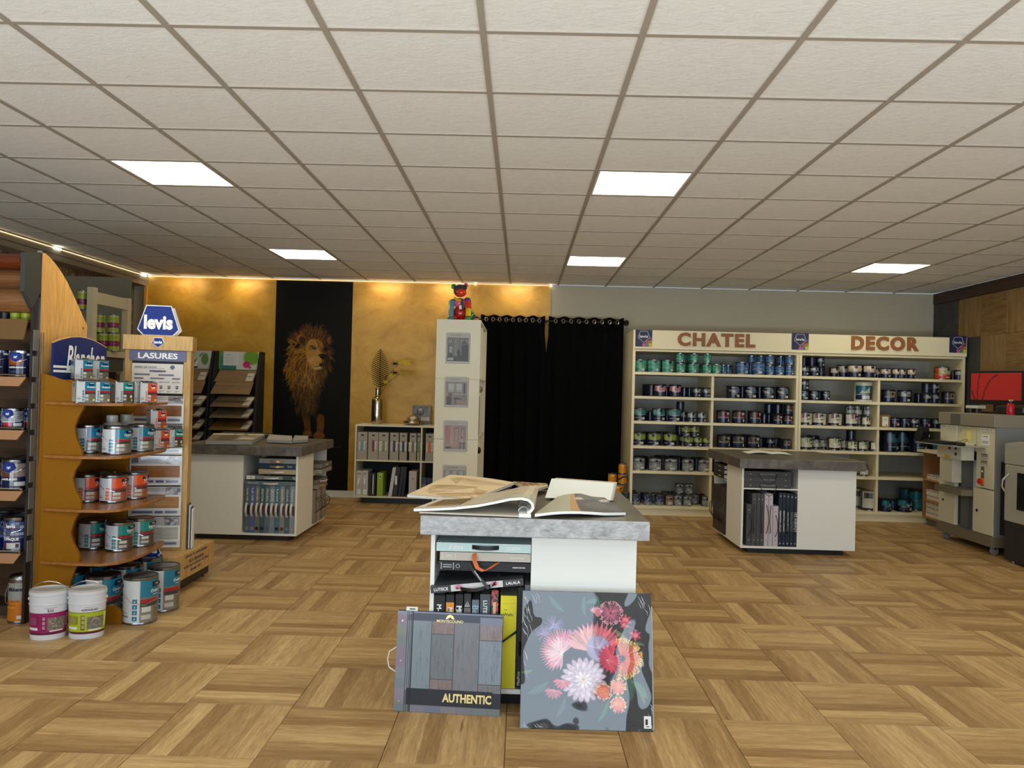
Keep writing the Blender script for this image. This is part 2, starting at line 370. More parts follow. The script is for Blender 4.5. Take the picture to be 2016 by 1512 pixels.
# light panels in the grid
M_panel = mat('light_panel_diffuser', (255, 246, 214), .5, emit=PANEL_POWER)
M_pframe = mat('light_panel_frame', (225, 222, 212), .5)
PL = {(-4, 3): 'near light panel above the left aisle', (1, 3): 'near light panel just right of the middle', (6, 3): 'near light panel at the right, outside the picture',
      (-4, 8): 'small far light panel above the lion poster', (1, 8): 'small far light panel in front of the black curtains', (6, 8): 'far light panel above the DECOR shelves',
      (-4, -2): 'light panel by the shop front, leftmost', (1, -2): 'light panel by the shop front, middle one', (6, -2): 'light panel by the shop front, rightmost'}
for (i, j) in sorted(LIGHTS):
    cx, cy = GX+(i+.5)*TS, GY+(j+.5)*TS
    t = thing('ceiling_light', 'square white ceiling '+PL[(i, j)].replace('light panel', 'light panel lit,', 1) if False else 'square lit '+PL[(i, j)], 'ceiling light', (cx, cy, HC), group='square light panels in the ceiling')
    mb = MB(); a = .286
    for (p, q, r, s_) in ((-a, a, -a, -a+.012), (-a, a, a-.012, a), (-a, -a+.012, -a+.012, a-.012), (a-.012, a, -a+.012, a-.012)): mb.box(p, q, r, s_, .001, .016)
    put('frame', mb.mesh('light_frame', M_pframe), t); put('diffuser', boxme('diffuser', M_panel, -a+.012, a-.012, -a+.012, a-.012, .005, .012), t)
# walls
M_wgrey = mat('grey_wall_paint', (176, 167, 146), .85, noise=.03, nscale=1.5)
M_gold = mottled('gold_plaster', [(.25, (150, 108, 26)), (.45, (184, 138, 42)), (.6, (194, 150, 52)), (.8, (212, 170, 72))], 1.7, .42, bump=.35, aniso=(1, 1, 1.3), spec=.6, dist=2.2, metal=.15)
wb = struct('wall_back', boxme('wall_back', M_wgrey, XL-.1, XR+.1, YB, YB+.12, 0, HC))
put('plaster_panel', boxme('gold_panel', M_gold, -4.768, .33, YB-.012, YB, .0, HC), wb)['label'] = 'gold marbled plaster half of the wall'
bb = struct('baseboard_back', boxme('baseboard_back', M_white, -4.768, -2.02, YB-.027, YB-.012, 0, .085))
M_silk = mottled('crumpled_silver_wallpaper', [(.3, (42, 36, 30)), (.48, (96, 84, 72)), (.6, (150, 136, 120)), (.8, (196, 184, 166))], 5., .4, bump=.6, aniso=(2, 1.6, .7), dist=3.)
struct('wall_left', boxme('wall_left', M_silk, XL-.12, XL, YF, YB, 0, HC))
mb = MB().box(XL, -4.768, YF, YB-.012, 2.60, 2.66).box(-4.79, -4.768, YF, YB-.012, 2.655, 2.735)
struct('trim_1', mb.mesh('fascia', mat('fascia_paint', (150, 138, 118), .7)))
put('edge_post', boxme('edge_post', mat('gold_edge', (214, 160, 70), .4), -4.80, -4.768, YB-.05, YB-.012, 0, 2.6), bpy.data.objects['trim_1'])
# right wall: wooden floor tiles set on the wall
M_rw = mat('dark_wall_brown', (46, 34, 26), .7); M_slate = mottled('slate_slab', [(.3, (48, 50, 52)), (.6, (66, 66, 68)), (.8, (80, 78, 76))], 4., .6)
wr = struct('wall_right', boxme('wall_right', M_rw, XR+.008, XR+.12, YF, YB, 0, HC))
W_h = wood('wall_oak_print', (150, 118, 72), (122, 90, 50), (66, 48, 26), .5, strips=13, axis='Y', light=(168, 134, 86))
W_v = wood('wall_oak_print_upright', (150, 118, 72), (122, 90, 50), (66, 48, 26), .5, strips=0, axis='Z', light=(168, 134, 86))
ws = .457; zt = 2.60
wm = {}
def wtile(m):
    if m.name not in wm: wm[m.name] = MB().box(-.008, 0, -ws/2+.001, ws/2-.001, -ws/2+.001, ws/2-.001).mesh('wall_tile', m)
    return wm[m.name]
for c in range(0, 15):
    for r in range(0, 6):
        yc = 9.30-ws*(c+.5)+.0; zc = zt-ws*(r+.5)
        if zc-ws/2 < -.2: continue
        m = W_h if (c+r) % 2 else W_v
        if c == 0 and r >= 1: m = M_slate
        if zc-ws/2 < 0: put('tile', MB().box(-.008, 0, -ws/2+.001, ws/2-.001, -zc+.001, ws/2-.001).mesh('wall_tile_cut', m), wr, (XR+.008, yc, zc)); continue
        put('tile', wtile(m), wr, (XR+.008, yc, zc))
for r in range(0, 5): put('tile', MB().box(-.008, 0, -.28, .28, -.259, .259).mesh('slate_tile', M_slate), wr, (XR+.008, 9.585, zt-.52*(r+.5)))
struct('trim_2', boxme('ceiling_band', mat('dark_brown_band', (60, 38, 24), .5), XR-.006, XR+.008, YF, YB, 2.605, HC))
# front wall with the two shop windows behind the camera
mb = MB().box(XL, XR, YF-.15, YF, 0, .1).box(XL, XR, YF-.15, YF, 2.55, HC).box(XL, -4.2, YF-.15, YF, .1, 2.55).box(-.7, -.08, YF-.15, YF, .1, 2.55).box(.98, 1.5, YF-.15, YF, .1, 2.55).box(4.55, XR, YF-.15, YF, .1, 2.55)
struct('wall_front', mb.mesh('wall_front', M_wgrey))
M_alu = mat('window_frame_grey', (70, 72, 76), .4)
for n, (a, b) in enumerate(((-4.2, -.7), (-.08, .98), (1.5, 4.55))):
    mb = MB()
    for (p, q, r, s_) in ((a, b, .1, .16), (a, b, 2.49, 2.55), (a, a+.05, .16, 2.49), (b-.05, b, .16, 2.49))+((((a+b)/2-.03, (a+b)/2+.03, .16, 2.49),) if b-a > 2 else ())+((a, b, 2.05, 2.10),): mb.box(p, q, YF-.1, YF-.04, r, s_)
    wo = struct('window_%d' % (n+1), mb.mesh('window_frame', M_alu))
# light strip along the ceiling edge
M_led = mat('light_strip_glow', (255, 226, 170), .5, emit=2.2); M_led2 = mat('light_strip_node', (255, 250, 235), .5, emit=8)
t = thing('light_strip', 'thin glowing light strip along the ceiling above the gold wall', 'light strip', (0, 0, 0))
o = put('strip', MB().box(-4.76, -.62, YB-.035, YB-.025, HC-.015, HC-.011).box(-.62, .33, YB-.035, YB-.025, HC-.014, HC-.011).mesh('strip', M_led), t)
for x in (-4.74, -.62, .33): put('connector', MB().lathe([(.001, -.010), (.012, -.004), (.012, .004), (.001, .010)], 10).mesh('connector', M_led2), t, (x, YB-.035, HC-.016))
t = thing('light_strip', 'thin glowing light strip above the crumpled silver wallpaper', 'light strip', (0, 0, 0))
put('strip', MB().box(-4.765, -4.759, YF, 9.74, HC-.021, HC-.016).mesh('strip', M_led), t)
for y in (7.9, 9.72): put('connector', MB().box(-4.772, -4.752, y-.06, y+.06, HC-.026, HC-.010).mesh('connector', M_led2), t)
# ================================================================ LION POSTER
zb, ztp = .085, 2.715; xl, xr = -3.135, -2.165
t = thing('lion_poster', 'tall black poster of a lion with a golden mane on the gold wall', 'poster', (xl, YB-.014, zb))
put('sheet', boxme('poster_sheet', mat('poster_black', (13, 12, 9), .6, spec=.15), 0, xr-xl, -.004, 0, 0, ztp-zb), t)
P = Paint(242, 378, (14, 12, 9), .25)      # 968 x 1512 drawing units
def S(c, f): return tuple(v*f for v in c)
R_ = random.Random(3)
body = [(330, 640), (420, 600), (620, 640), (660, 800), (640, 1000), (600, 1110), (520, 1130), (430, 1110), (330, 1010), (290, 860)]
P.ell(800, 820, 60, 170, (26, 21, 14), .6, soft=.5)
# legs
for (pts, w0, w1, c) in (([(470, 1120), (495, 1240), (500, 1320)], 95, 70, (96, 62, 22)), ([(660, 1160), (668, 1260), (655, 1330)], 95, 85, (112, 72, 26))):
    P.stroke(pts, w0, w1, c, .85)
P.ell(500, 1355, 58, 42, (120, 78, 30)); P.ell(648, 1372, 74, 46, (128, 82, 30))
for k in range(60):
    x = R_.choice((R_.uniform(460, 540), R_.uniform(610, 700))); y = R_.uniform(1140, 1340); P.stroke([(x, y), (x+R_.uniform(-8, 8), y+50)], 7, 2, S((150, 98, 38), R_.uniform(.5, 1.1)), .5)
for x in (480, 505, 530, 610, 645, 680): P.stroke([(x, 1365), (x-6, 1400)], 5, 3, (50, 30, 12), .8)
# mane: strokes that flow away from the face and downwards
def base(x, y):
    d = max(0., min(1., (x-180)/180)); r = max(0., min(1., (760-x)/200)); v = 1.0 if y < 640 else max(.38, 1-(y-640)/700)
    return v*(.55+.45*r)
n = 0
for k in range(2600):
    y = 90+R_.random()**.9*1010; x = R_.uniform(190, 780)
    # outline of the mane
    if y < 320: l, rr = 330-(y-90)*.38 if y > 160 else 420-(y-90)*.6, 640+(y-90)*.65
    elif y < 600: l, rr = 240-(y-320)*.18, 770
    elif y < 800: l, rr = 200+(y-600)*.36, 740-(y-600)*.45
    else: l, rr = 275+(y-800)*.42, 660-(y-800)*.18
    if not l < x < rr: continue
    dx, dy = x-545, y-400
    L = math.hypot(dx, dy)+1; ang = math.atan2(dy/L+(.9 if y > 300 else -.1), dx/L*.9)
    if y < 260: ang = math.atan2(-1, (x-540)/260)
    ln = R_.uniform(40, 105); w0 = R_.uniform(9, 20)
    f = base(x, y)*R_.uniform(.45, 1.15); warm = R_.random()
    c = (172*f, (112+14*warm)*f, (36+14*warm)*f) if not (x > 640 and y < 330) else (140*f, 84*f, 40*f)
    if y < 260 and x < 640: c = (128*f, 80*f, 36*f)
    a2 = ang+R_.uniform(-.35, .35)
    P.stroke([(x, y), (x+ln*.5*math.cos(ang), y+ln*.5*math.sin(ang)), (x+ln*math.cos(a2), y+ln*math.sin(a2))], w0, 2, c, .75)
# ears
P.ell(390, 235, 62, 62, (138, 84, 40)); P.ell(400, 245, 42, 46, (72, 42, 20)); P.stroke([(345, 250), (350, 200), (385, 178)], 12, 10, (176, 120, 62), .9)
for k in range(26): a = R_.uniform(-1.2, .9); P.stroke([(720, 235), (720+60*math.cos(a), 235+70*math.sin(a))], 12, 2, S((168, 108, 60), R_.uniform(.5, 1.)), .7)
# face
P.poly([(500, 230), (600, 225), (655, 270), (690, 330), (712, 400), (690, 480), (650, 560), (580, 600), (520, 560), (470, 470), (445, 380), (455, 290)], (176, 124, 52))
P.poly([(540, 220), (600, 225), (680, 300), (700, 380), (640, 380), (610, 300)], (150, 100, 46), .8)
P.ell(520, 420, 60, 90, (184, 134, 58), .6, .3, .5); P.ell(560, 480, 70, 45, (206, 162, 84), .9, -.2, .3); P.ell(620, 400, 60, 26, (190, 140, 62), .8, .3, .4)
P.ell(600, 560, 60, 34, (196, 164, 110), .9, -.1, .3)
P.ell(690, 380, 40, 60, (60, 42, 22), .7, -.3, .5); P.ell(720, 480, 40, 70, (34, 26, 16), .8, 0, .4)
for k in range(10): P.stroke([(600+R_.uniform(-10, 10), 240+k*10), (630+R_.uniform(-8, 30), 290+k*9)], 8, 3, (92, 56, 26), .5)
for k in range(220):
    x = R_.uniform(460, 640); y = R_.uniform(260, 590)
    if math.hypot((x-550)/110, (y-410)/180) < 1: P.stroke([(x, y), (x-14, y+22)], 5, 1, S((190, 140, 62), R_.uniform(.6, 1.15)), .45)
P.ell(538, 332, 46, 27, (60, 36, 18), .95, .35, .2); P.ell(540, 330, 24, 17, (120, 84, 60), 1, .2); P.ell(542, 328, 12, 11, (16, 12, 10)); P.ell(548, 322, 4, 4, (230, 220, 210)); P.stroke([(500, 318), (540, 356), (578, 356)], 7, 5, (206, 184, 150), .9)
P.ell(700, 345, 26, 26, (22, 16, 12), .95, 0, .3)
P.poly([(608, 408), (650, 398), (712, 408), (706, 450), (672, 468), (640, 450)], (22, 17, 15)); P.ell(640, 420, 16, 8, (70, 58, 52), .8, .4)
P.stroke([(665, 465), (668, 505), (620, 545), (560, 558)], 10, 7, (26, 16, 12), .95); P.ell(655, 530, 30, 22, (34, 18, 14), .9)
for k in range(4): P.stroke([(540, 488+k*9), (610, 480+k*8)], 3, 2, (120, 80, 40), .7)
# beard and chest
for k in range(500):
    y = 580+R_.random()**1.2*480; x = R_.gauss(500, 85-max(0, (y-900)*.12)); 
    if x > 665: continue
    f = (1.0 if y < 780 else .62)*R_.uniform(.35, 1.12)*(1 if x < 600 else .6); ln = R_.uniform(50, 110)
    P.stroke([(x, y), (x+R_.uniform(-16, 16), y+ln*.5), (x+R_.uniform(-26, 26), y+ln)], 12, 2, (178*f, 128*f, 62*f), .7)
P.stroke([(840, 1498), (930, 1498)], 5, 5, (90, 88, 84), .8)
P.a *= .93
a, b = U(520, 630, YB-.02), U(680, 880, YB-.02)
tl, tr_, bl, br = [U(x, y, YB-.019) for x, y in ((520, 630), (680, 630), (520, 880), (680, 880))]
tl.x = max(tl.x, xl); 
x0p, x1p = (tl.x+bl.x)/2, (tr_.x+br.x)/2; z1p, z0p = (tl.z+tr_.z)/2, (bl.z+br.z)/2
wpp = (1-.0)*(x1p-x0p); pcl = max(0, int((xl-x0p)/wpp*P.w)+1)
P.a = P.a[:, pcl:]; P.w -= pcl; x0p += wpp*pcl/242
put('print', P.mesh('lion_print', mat('lion_ink', (128, 128, 128), rough=.6, spec=.15, attr='print'), lambda u, v: (x0p-xl+(x1p-x0p)*u, -.0055, z1p-zb+(z0p-z1p)*v)), t)['label'] = 'printed lion looking up to the right'
# ================================================================ LOW SHELF WITH BINDERS
LY = 9.40
lz = .945; lx0, lx1 = -1.99, -.62
t = thing('low_shelf', 'low cream shelf unit of four compartments with binders, against the gold wall', 'shelf', (0, 0, 0))
for x in (lx0, -1.20, lx1-.018):
    put('side_panel' if x != -1.20 else 'divider', boxme('side', M_cream, x, x+.018, LY, YB-.02, .07, lz-.02), t)
put('top_board', boxme('top', M_cream, lx0, lx1, LY, YB-.02, lz-.02, lz), t)
put('back_board', boxme('back', mat('dark_back_board', (36, 38, 36), .7), lx0+.018, lx1-.018, YB-.04, YB-.02, .09, lz-.02), t)
for zz in (.07, .505): put('shelf_board', boxme('board', M_cream, lx0+.018, lx1-.018, LY+.002, YB-.04, zz, zz+.018), t)
put('plinth', boxme('plinth', M_black, lx0+.08, lx1-.05, LY+.05, YB-.05, 0, .07), t)
def strapv(x, y, z0, z1, out, w, m, parent, name='handle', th=.004, n=8):   # an upright bowed handle
    pts = [(x, y-out*math.sin(PI*k/n), z0+(z1-z0)*k/n) for k in range(n+1)]
    return put(name, MB().band(pts, w, th, (1, 0, 0)).mesh(name, m, True), parent)
def straph(z, y, x0, x1, out, w, m, parent, name='handle', th=.004, n=8, drop=0.):
    pts = [(x0+(x1-x0)*k/n, y-out*math.sin(PI*k/n), z-drop*math.sin(PI*k/n)) for k in range(n+1)]
    return put(name, MB().band(pts, w, th, (0, 0, 1)).mesh(name, m, True), parent)
M_bind = mat('grey_beige_board', (168, 158, 144), .6)
cols = [((96, 160, 186), 'light blue', 103, 'Vénitiens'), ((120, 48, 56), 'dark red', 210, 'Stores'), ((122, 138, 84), 'olive green', 303, 'Duo'), ((40, 50, 66), 'dark slate', 405, 'Rouleaux'), ((46, 58, 74), 'navy', 487, 'Jour'),
        ((140, 106, 70), 'brown', 575, 'Bois'), ((96, 140, 80), 'leaf green', 652, 'Californiens'), ((226, 92, 34), 'orange', 738, 'Textiles')]
edges = [(58, 155), (160, 258), (258, 352), (362, 447), (453, 525), (545, 612), (617, 692), (695, 775)]
for (c, cn, hx, tx), (e0, e1) in zip(cols, edges):
    k = 180/850.; X0 = U(690+e0*k, 880, LY+.0).x; X1 = U(690+e1*k, 880, LY).x
    if X0 < -1.20 < X1: X1 = -1.205
    X0 += .003; X1 -= .003; bz, tz_ = .524, .524+.33
    b = thing('binder', 'grey-beige blinds sample binder with %s grip slot on the low shelf' % cn, 'binder', ((X0+X1)/2, LY+.012, bz), group='blinds sample binders on the low shelf')
    w_ = (X1-X0)/2; put('case', boxme('case', M_bind, -w_, w_, 0, .30, 0, .33), b)
    put('grip', boxme('grip', mat('grip_'+cn.replace(' ', '_'), c, .5), -.013, .013, -.004, 0, .10, .235), b)
    put('title', textmb('Stores', h=None, w=.10, rot=-PI/2, ox=.032, oz=.17, bold=.01).mesh('title', M_ltext), b)
    if tx != 'Stores': put('title', textmb(tx, w=.105, rot=-PI/2, ox=-.030, oz=.165, bold=.01).mesh('title', M_ltext), b)
    put('badge', MB().box(-.018, .018, -.002, 0, .285, .302).mesh('badge', M_black), b)
# lower compartments
def lowbook(name, lab, px0, px1, py0, m, lean=0., d=.27, group='folders in the low shelf', cat='folder'):
    k = 180/850.; X0 = U(690+px0*k, 950, LY).x; X1 = U(690+px1*k, 950, LY).x; top = U(690+px0*k, 680+py0*k, LY).z; z0 = .089; h = top-z0
    b = thing(name, lab, cat, ((X0+X1)/2, LY+.015, z0), group=group); w_ = abs(X1-X0)/2-.001; s_ = math.tan(lean)*h
    put('case', MB().hexa([(-w_, 0, 0), (w_, 0, 0), (w_, d, 0), (-w_, d, 0), (-w_+s_, 0, h), (w_+s_, 0, h), (w_+s_, d, h), (-w_+s_, d, h)]).mesh('case', m), b); return b, w_, h
M_gow = mat('pale_grey_board', (196, 190, 184), .6)
for px0, px1, nm in ((50, 105, 'leftmost'), (106, 160, 'second from the left')):
    b, w_, h = lowbook('binder', 'pale grey GO binder with white strap handle, %s in the low shelf' % nm, px0, px1, 1165, M_gow, cat='binder', group='GO binders')
    put('title', textmb('GO', w=.042, oz=h-.035, bold=.02).mesh('title', M_dtext), b); strapv(.0, 0, .10, .21, .035, .014, M_ltext, b)
    put('label_sheet', boxme('ls', M_paper, -.02, .02, -.001, 0, .02, .075), b); put('title', textmb('GO', w=.018, oz=.05, off=.002).mesh('title', M_dtext), b)
lowbook('folder', 'dark brown folder beside the pale grey binders', 162, 192, 1185, mat('dark_brown_board', (52, 42, 38), .6))
b, w_, h = lowbook('folder', 'narrow black folder with white spine label', 194, 232, 1185, M_black); put('label_sheet', boxme('ls', M_paper, -.012, -.002, -.001, 0, .02, h-.02), b)
b, w_, h = lowbook('folder', 'lime green folder standing alone on the low shelf', 244, 300, 1185, mat('lime_board', (150, 172, 36), .5)); put('label_sheet', boxme('ls', M_paper, -.008, .012, -.001, 0, h-.07, h-.02), b); put('ring', boxme('rg', M_black, -.004, .008, -.002, 0, h-.065, h-.03), b)
b, w_, h = lowbook('folder', 'white spined folder leaning to the right', 352, 384, 1135, mat('white_board', (205, 205, 202), .5), .13)
b, w_, h = lowbook('folder', 'dark folder with pale label leaning right', 388, 432, 1130, mat('plum_dark_board', (48, 36, 40), .5), .11); put('label_sheet', boxme('ls', M_paper, .002, .026, -.0012, 0, h*.4, h*.7), b)
lowbook('folder', 'thin black folder leaning, nearest the divider but one', 440, 466, 1128, M_black, .10); lowbook('folder', 'thin black folder leaning against the shelf divider', 472, 500, 1130, mat('blue_black_board', (20, 22, 30), .5), .07)
b, w_, h = lowbook('folder', 'tall pale grey box file in the right compartment', 540, 612, 1170, M_gow); put('title', textmb('Q', w=.02, oz=h-.09, bold=.02).mesh('title', M_dtext), b)
b, w_, h = lowbook('folder', 'grey folder with navy label frame in the right compartment', 640, 700, 1240, mat('mid_grey_board', (120, 116, 116), .6)); put('label_frame', MB().box(-.03, .03, -.003, 0, .16, .24).mesh('lf', mat('blue_grey_print', (44, 60, 84), .5)), b)
b, w_, h = lowbook('folder', 'dark blue folder at the right end of the shelf', 704, 760, 1235, mat('deep_blue_board', (34, 46, 70), .5))
# vase with leaf and flowers
vx = -1.775; vy = 9.62
t = thing('vase', 'tall mirror-silver bottle vase on the low shelf', 'vase', (vx, vy, lz))
prof = [(.0, .0), (.064, 0), (.068, .02), (.069, .12), (.068, .28), (.064, .305), (.05, .325), (.03, .337), (.024, .36), (.024, .41), (.027, .44), (.022, .442), (.016, .40)]
M_merc = mottled('mercury_glass', [(.3, (150, 138, 112)), (.6, (206, 196, 172)), (.85, (110, 98, 74))], 9., .14, metal=1., bump=.02)
put('body', MB().lathe(prof, 28, closed=False).mesh('vase', M_merc, True), t)
t = thing('palm_leaf', 'dark green artificial palm leaf standing in the silver vase', 'leaf', (vx+.01, vy, lz+.30))
M_leaf = mat('dark_leaf', (20, 30, 14), .9, spec=.05)
put('stem', MB().tube([(0, 0, 0), (.02, 0, .15), (.012, 0, .35), (.012, 0, .62)], .003).mesh('stem', M_leaf), t)
for k in range(19):
    f = k/18.; z = .15+f*.45; ln = .112*math.sin(PI*(.26+.72*f))**.85+.008
    for s_ in (-1, 1):
        x0 = .013; z2 = z+ln*.48; x2 = x0+s_*ln*.9
        mb = MB().hexa([(x0, -.001, z), (x2, -.012, z2-.003), (x2, -.009, z2-.003), (x0, .001, z), (x0, -.001, z+.013), (x2, -.012, z2+.004), (x2, -.009, z2+.004), (x0, .001, z+.013)])
        put('leaflet', mb.mesh('leaflet', M_leaf), t)
t = thing('flower_spray', 'yellow artificial flower spray leaning right out of the silver vase', 'flower', (vx+.01, vy, lz+.30))
M_yel = mat('yellow_petal', (206, 176, 26), .6); M_yel2 = mat('pale_yellow_petal', (178, 140, 30), .6)
heads = [(.32, .47, 0), (.34, .34, 1), (.155, .30, 0), (.09, .22, 0)]
mb = MB()
for (hx, hz, q) in heads: mb.tube([(0, 0, 0), (hx*.3, -.01, hz*.6), (hx-.06, -.01, hz)], .0025, 5)
put('stem', mb.mesh('stems', M_leaf), t)
for (hx, hz, q) in heads:
    big = .055 if hx > .2 else .032
    for k in range(6):
        a = 2*PI*k/6+.3; c = Vector((hx, -.02, hz)); mb = MB(); n = 6; vs = [(c.x, c.y, c.z)]
        for j in range(n+1):
            b_ = a-.5+j/n; rr = big*(1.3 if hx > .2 and abs(math.cos(b_)) > .6 else .9)*(.75+.25*math.sin(PI*j/n)); vs.append((c.x+rr*math.cos(b_)*1.2, c.y-.012*math.sin(PI*j/n), c.z+rr*math.sin(b_)*.7))
        vs2 = [(v[0], v[1]+.0015, v[2]) for v in vs]; m_ = len(vs)
        mb.add(vs+vs2, [tuple(range(m_)), tuple(range(m_, 2*m_))[::-1]]); put('petal', mb.mesh('petal', M_yel2 if q else M_yel), t)
for (hx, hz) in ((.20, .445), (.20, .335)):
    mb = MB()
    for k in range(14):
        a = 2*PI*k/14; r1 = .05*R_.uniform(.6, 1.1); mb.hexa([(hx, -.02, hz-.004), (hx+r1*math.cos(a)*1.1, -.03, hz+r1*math.sin(a)), (hx+r1*math.cos(a)*1.1, -.028, hz+r1*math.sin(a)), (hx, -.018, hz-.004), (hx, -.02, hz+.006), (hx+r1*math.cos(a)*1.1, -.03, hz+r1*math.sin(a)+.003), (hx+r1*math.cos(a)*1.1, -.028, hz+r1*math.sin(a)+.003), (hx, -.018, hz+.006)])
    put('sepal', mb.mesh('sepals', M_leaf), t)
# small picture and silver bowl
t = thing('picture_block', 'small square grey picture leaning on the gold wall behind a bowl', 'picture', (-1.245, 9.74, lz))
P = Paint(40, 40, (124, 124, 124), 1)
for k in range(60): P.ell(R_.uniform(0, 40), R_.uniform(0, 40), R_.uniform(2, 6), R_.uniform(2, 6), S((150, 150, 150), R_.uniform(.5, 1.1)), .5, 0, .6)
P.ell(18, 12, 8, 9, (62, 64, 70)); P.ell(18, 8, 4, 3, (190, 190, 190), .8)
for k in range(5): P.stroke([(13+2.5*k, 6), (14+2*k, 16)], 1.2, 1, (200, 200, 200), .7)
for k in range(7): P.rect(20+2.6*k, 24, 21.6+2.6*k, 31, (225, 225, 225))
P.rect(0, 33, 40, 40, (90, 88, 86), .6)
put('block', boxme('blk', mat('block_edge', (150, 150, 148), .6), -.115, .115, 0, .02, 0, .235), t)
put('print', panel_print(P, 'pic', -.113, .113, .002, .233, -.0008, printmat(.5)), t)
t = thing('bowl', 'low silver metal bowl with a rounded pebble-like lid', 'bowl', (-1.325, 9.56, lz))
put('base', MB().lathe([(.05, 0), (.10, .012), (.118, .03), (.115, .05), (.095, .062)], 28).mesh('bowl', M_merc, True), t)
put('lid', MB().lathe([(.075, .06), (.072, .085), (.05, .108), (.02, .12), (.001, .121)], 24).mesh('lid', mottled('pearl_lid', [(.3, (150, 140, 118)), (.7, (200, 190, 165))], 6, .25, metal=.6), True), t)
# dark object hanging on the gold wall beside the tall white shelf
t = thing('umbrella', 'dark folded umbrella hanging on the gold wall beside the white tower', 'umbrella', (-1.055, 9.80, 1.16))
put('cover', MB().lathe([(.008, 0), (.035, .03), (.03, .15), (.012, .42), (.01, .46)], 12, sy=.7).mesh('umb', mat('dark_brown_cloth', (40, 28, 20), .8), True), t)
put('handle', MB().tube([(.0, 0, .46), (.0, 0, .52), (.012, 0, .56), (.03, 0, .55)], .006).mesh('h', mat('dark_red_wood', (84, 34, 22), .5)), t)
# ================================================================ TALL WHITE SHELF TOWER
TX0, TX1, TY0, TY1, TZ = -.888, -.437, 8.0, 9.36, 2.108
t = thing('shelf_tower', 'tall white shelf tower with brochure holders on its side, beside the black curtains', 'shelf', (0, 0, 0))
zs = [TZ, 1.50, .885, .27]
M_tow = mat('white_tower', (226, 218, 192), .5)
for a, b in ((TZ-.0, 1.503), (1.497, .888), (.882, .273), (.267, .0)):
    put('end_panel', boxme('endp', M_tow, TX0, TX1, TY0, TY0+.018, b, a), t)
put('back_panel', boxme('backp', M_tow, TX0, TX0+.018, TY0+.018, TY1, 0, TZ), t)
put('end_panel', boxme('endp', M_tow, TX0+.018, TX1, TY1-.018, TY1, 0, TZ-.018), t)
put('top_board', boxme('top', M_tow, TX0+.018, TX1, TY0+.018, TY1, TZ-.018, TZ), t)
for z in (1.50, .885, .27): put('shelf_board', boxme('sb', M_tow, TX0+.018, TX1-.004, TY0+.018, TY1-.018, z-.009, z+.009), t)
put('divider', boxme('dv', M_tow, TX0+.018, TX1-.01, (TY0+TY1)/2-.009, (TY0+TY1)/2+.009, .28, TZ-.018), t)
for k, (z, lab) in enumerate(((1.40, 'chrome ball knob sticking out of the middle shelf'), (.74, 'black round lamp knob sticking out of the lower shelf'))):
    b = thing('curtain_finial', lab, 'finial', (TX1-.03, TY0+.5, z)); put('ball', MB().lathe([(.001, -.04), (.03, -.03), (.04, 0), (.03, .03), (.001, .04)], 14).mesh('ball', M_chrome if k == 0 else M_black, True), b)
    put('rod', MB().tube([(0, 0, 0), (-.3, 0, 0)], .012).mesh('rod', M_steel), b)
for k in range(9):
    yy = TY0+.07+k*.06; b = thing('fabric_sample', '%s fabric sample board from the front in the lower tower shelf' % ORD[k], 'sample', (TX1-.2, yy, .905), group='fabric sample boards in the white tower')
    put('board', boxme('bd', mat('sample_%d' % (k % 3), ((170, 168, 156), (128, 126, 116), (188, 180, 160))[k % 3], .8), -.18, .18, 0, .018, 0, .40+.02*(k % 2)), b)
M_acr = mat('clear_acrylic', (225, 225, 225), .08, spec=.5, alpha=.05)
titles = ['Stores Double', 'Stores Rouleaux', 'Stores Californiens', 'Stores Plissés']
hp = [((877, 654), (926, 716)), ((874, 741), (923, 802)), ((872, 827), (921, 889)), ((870, 915), (918, 977))]
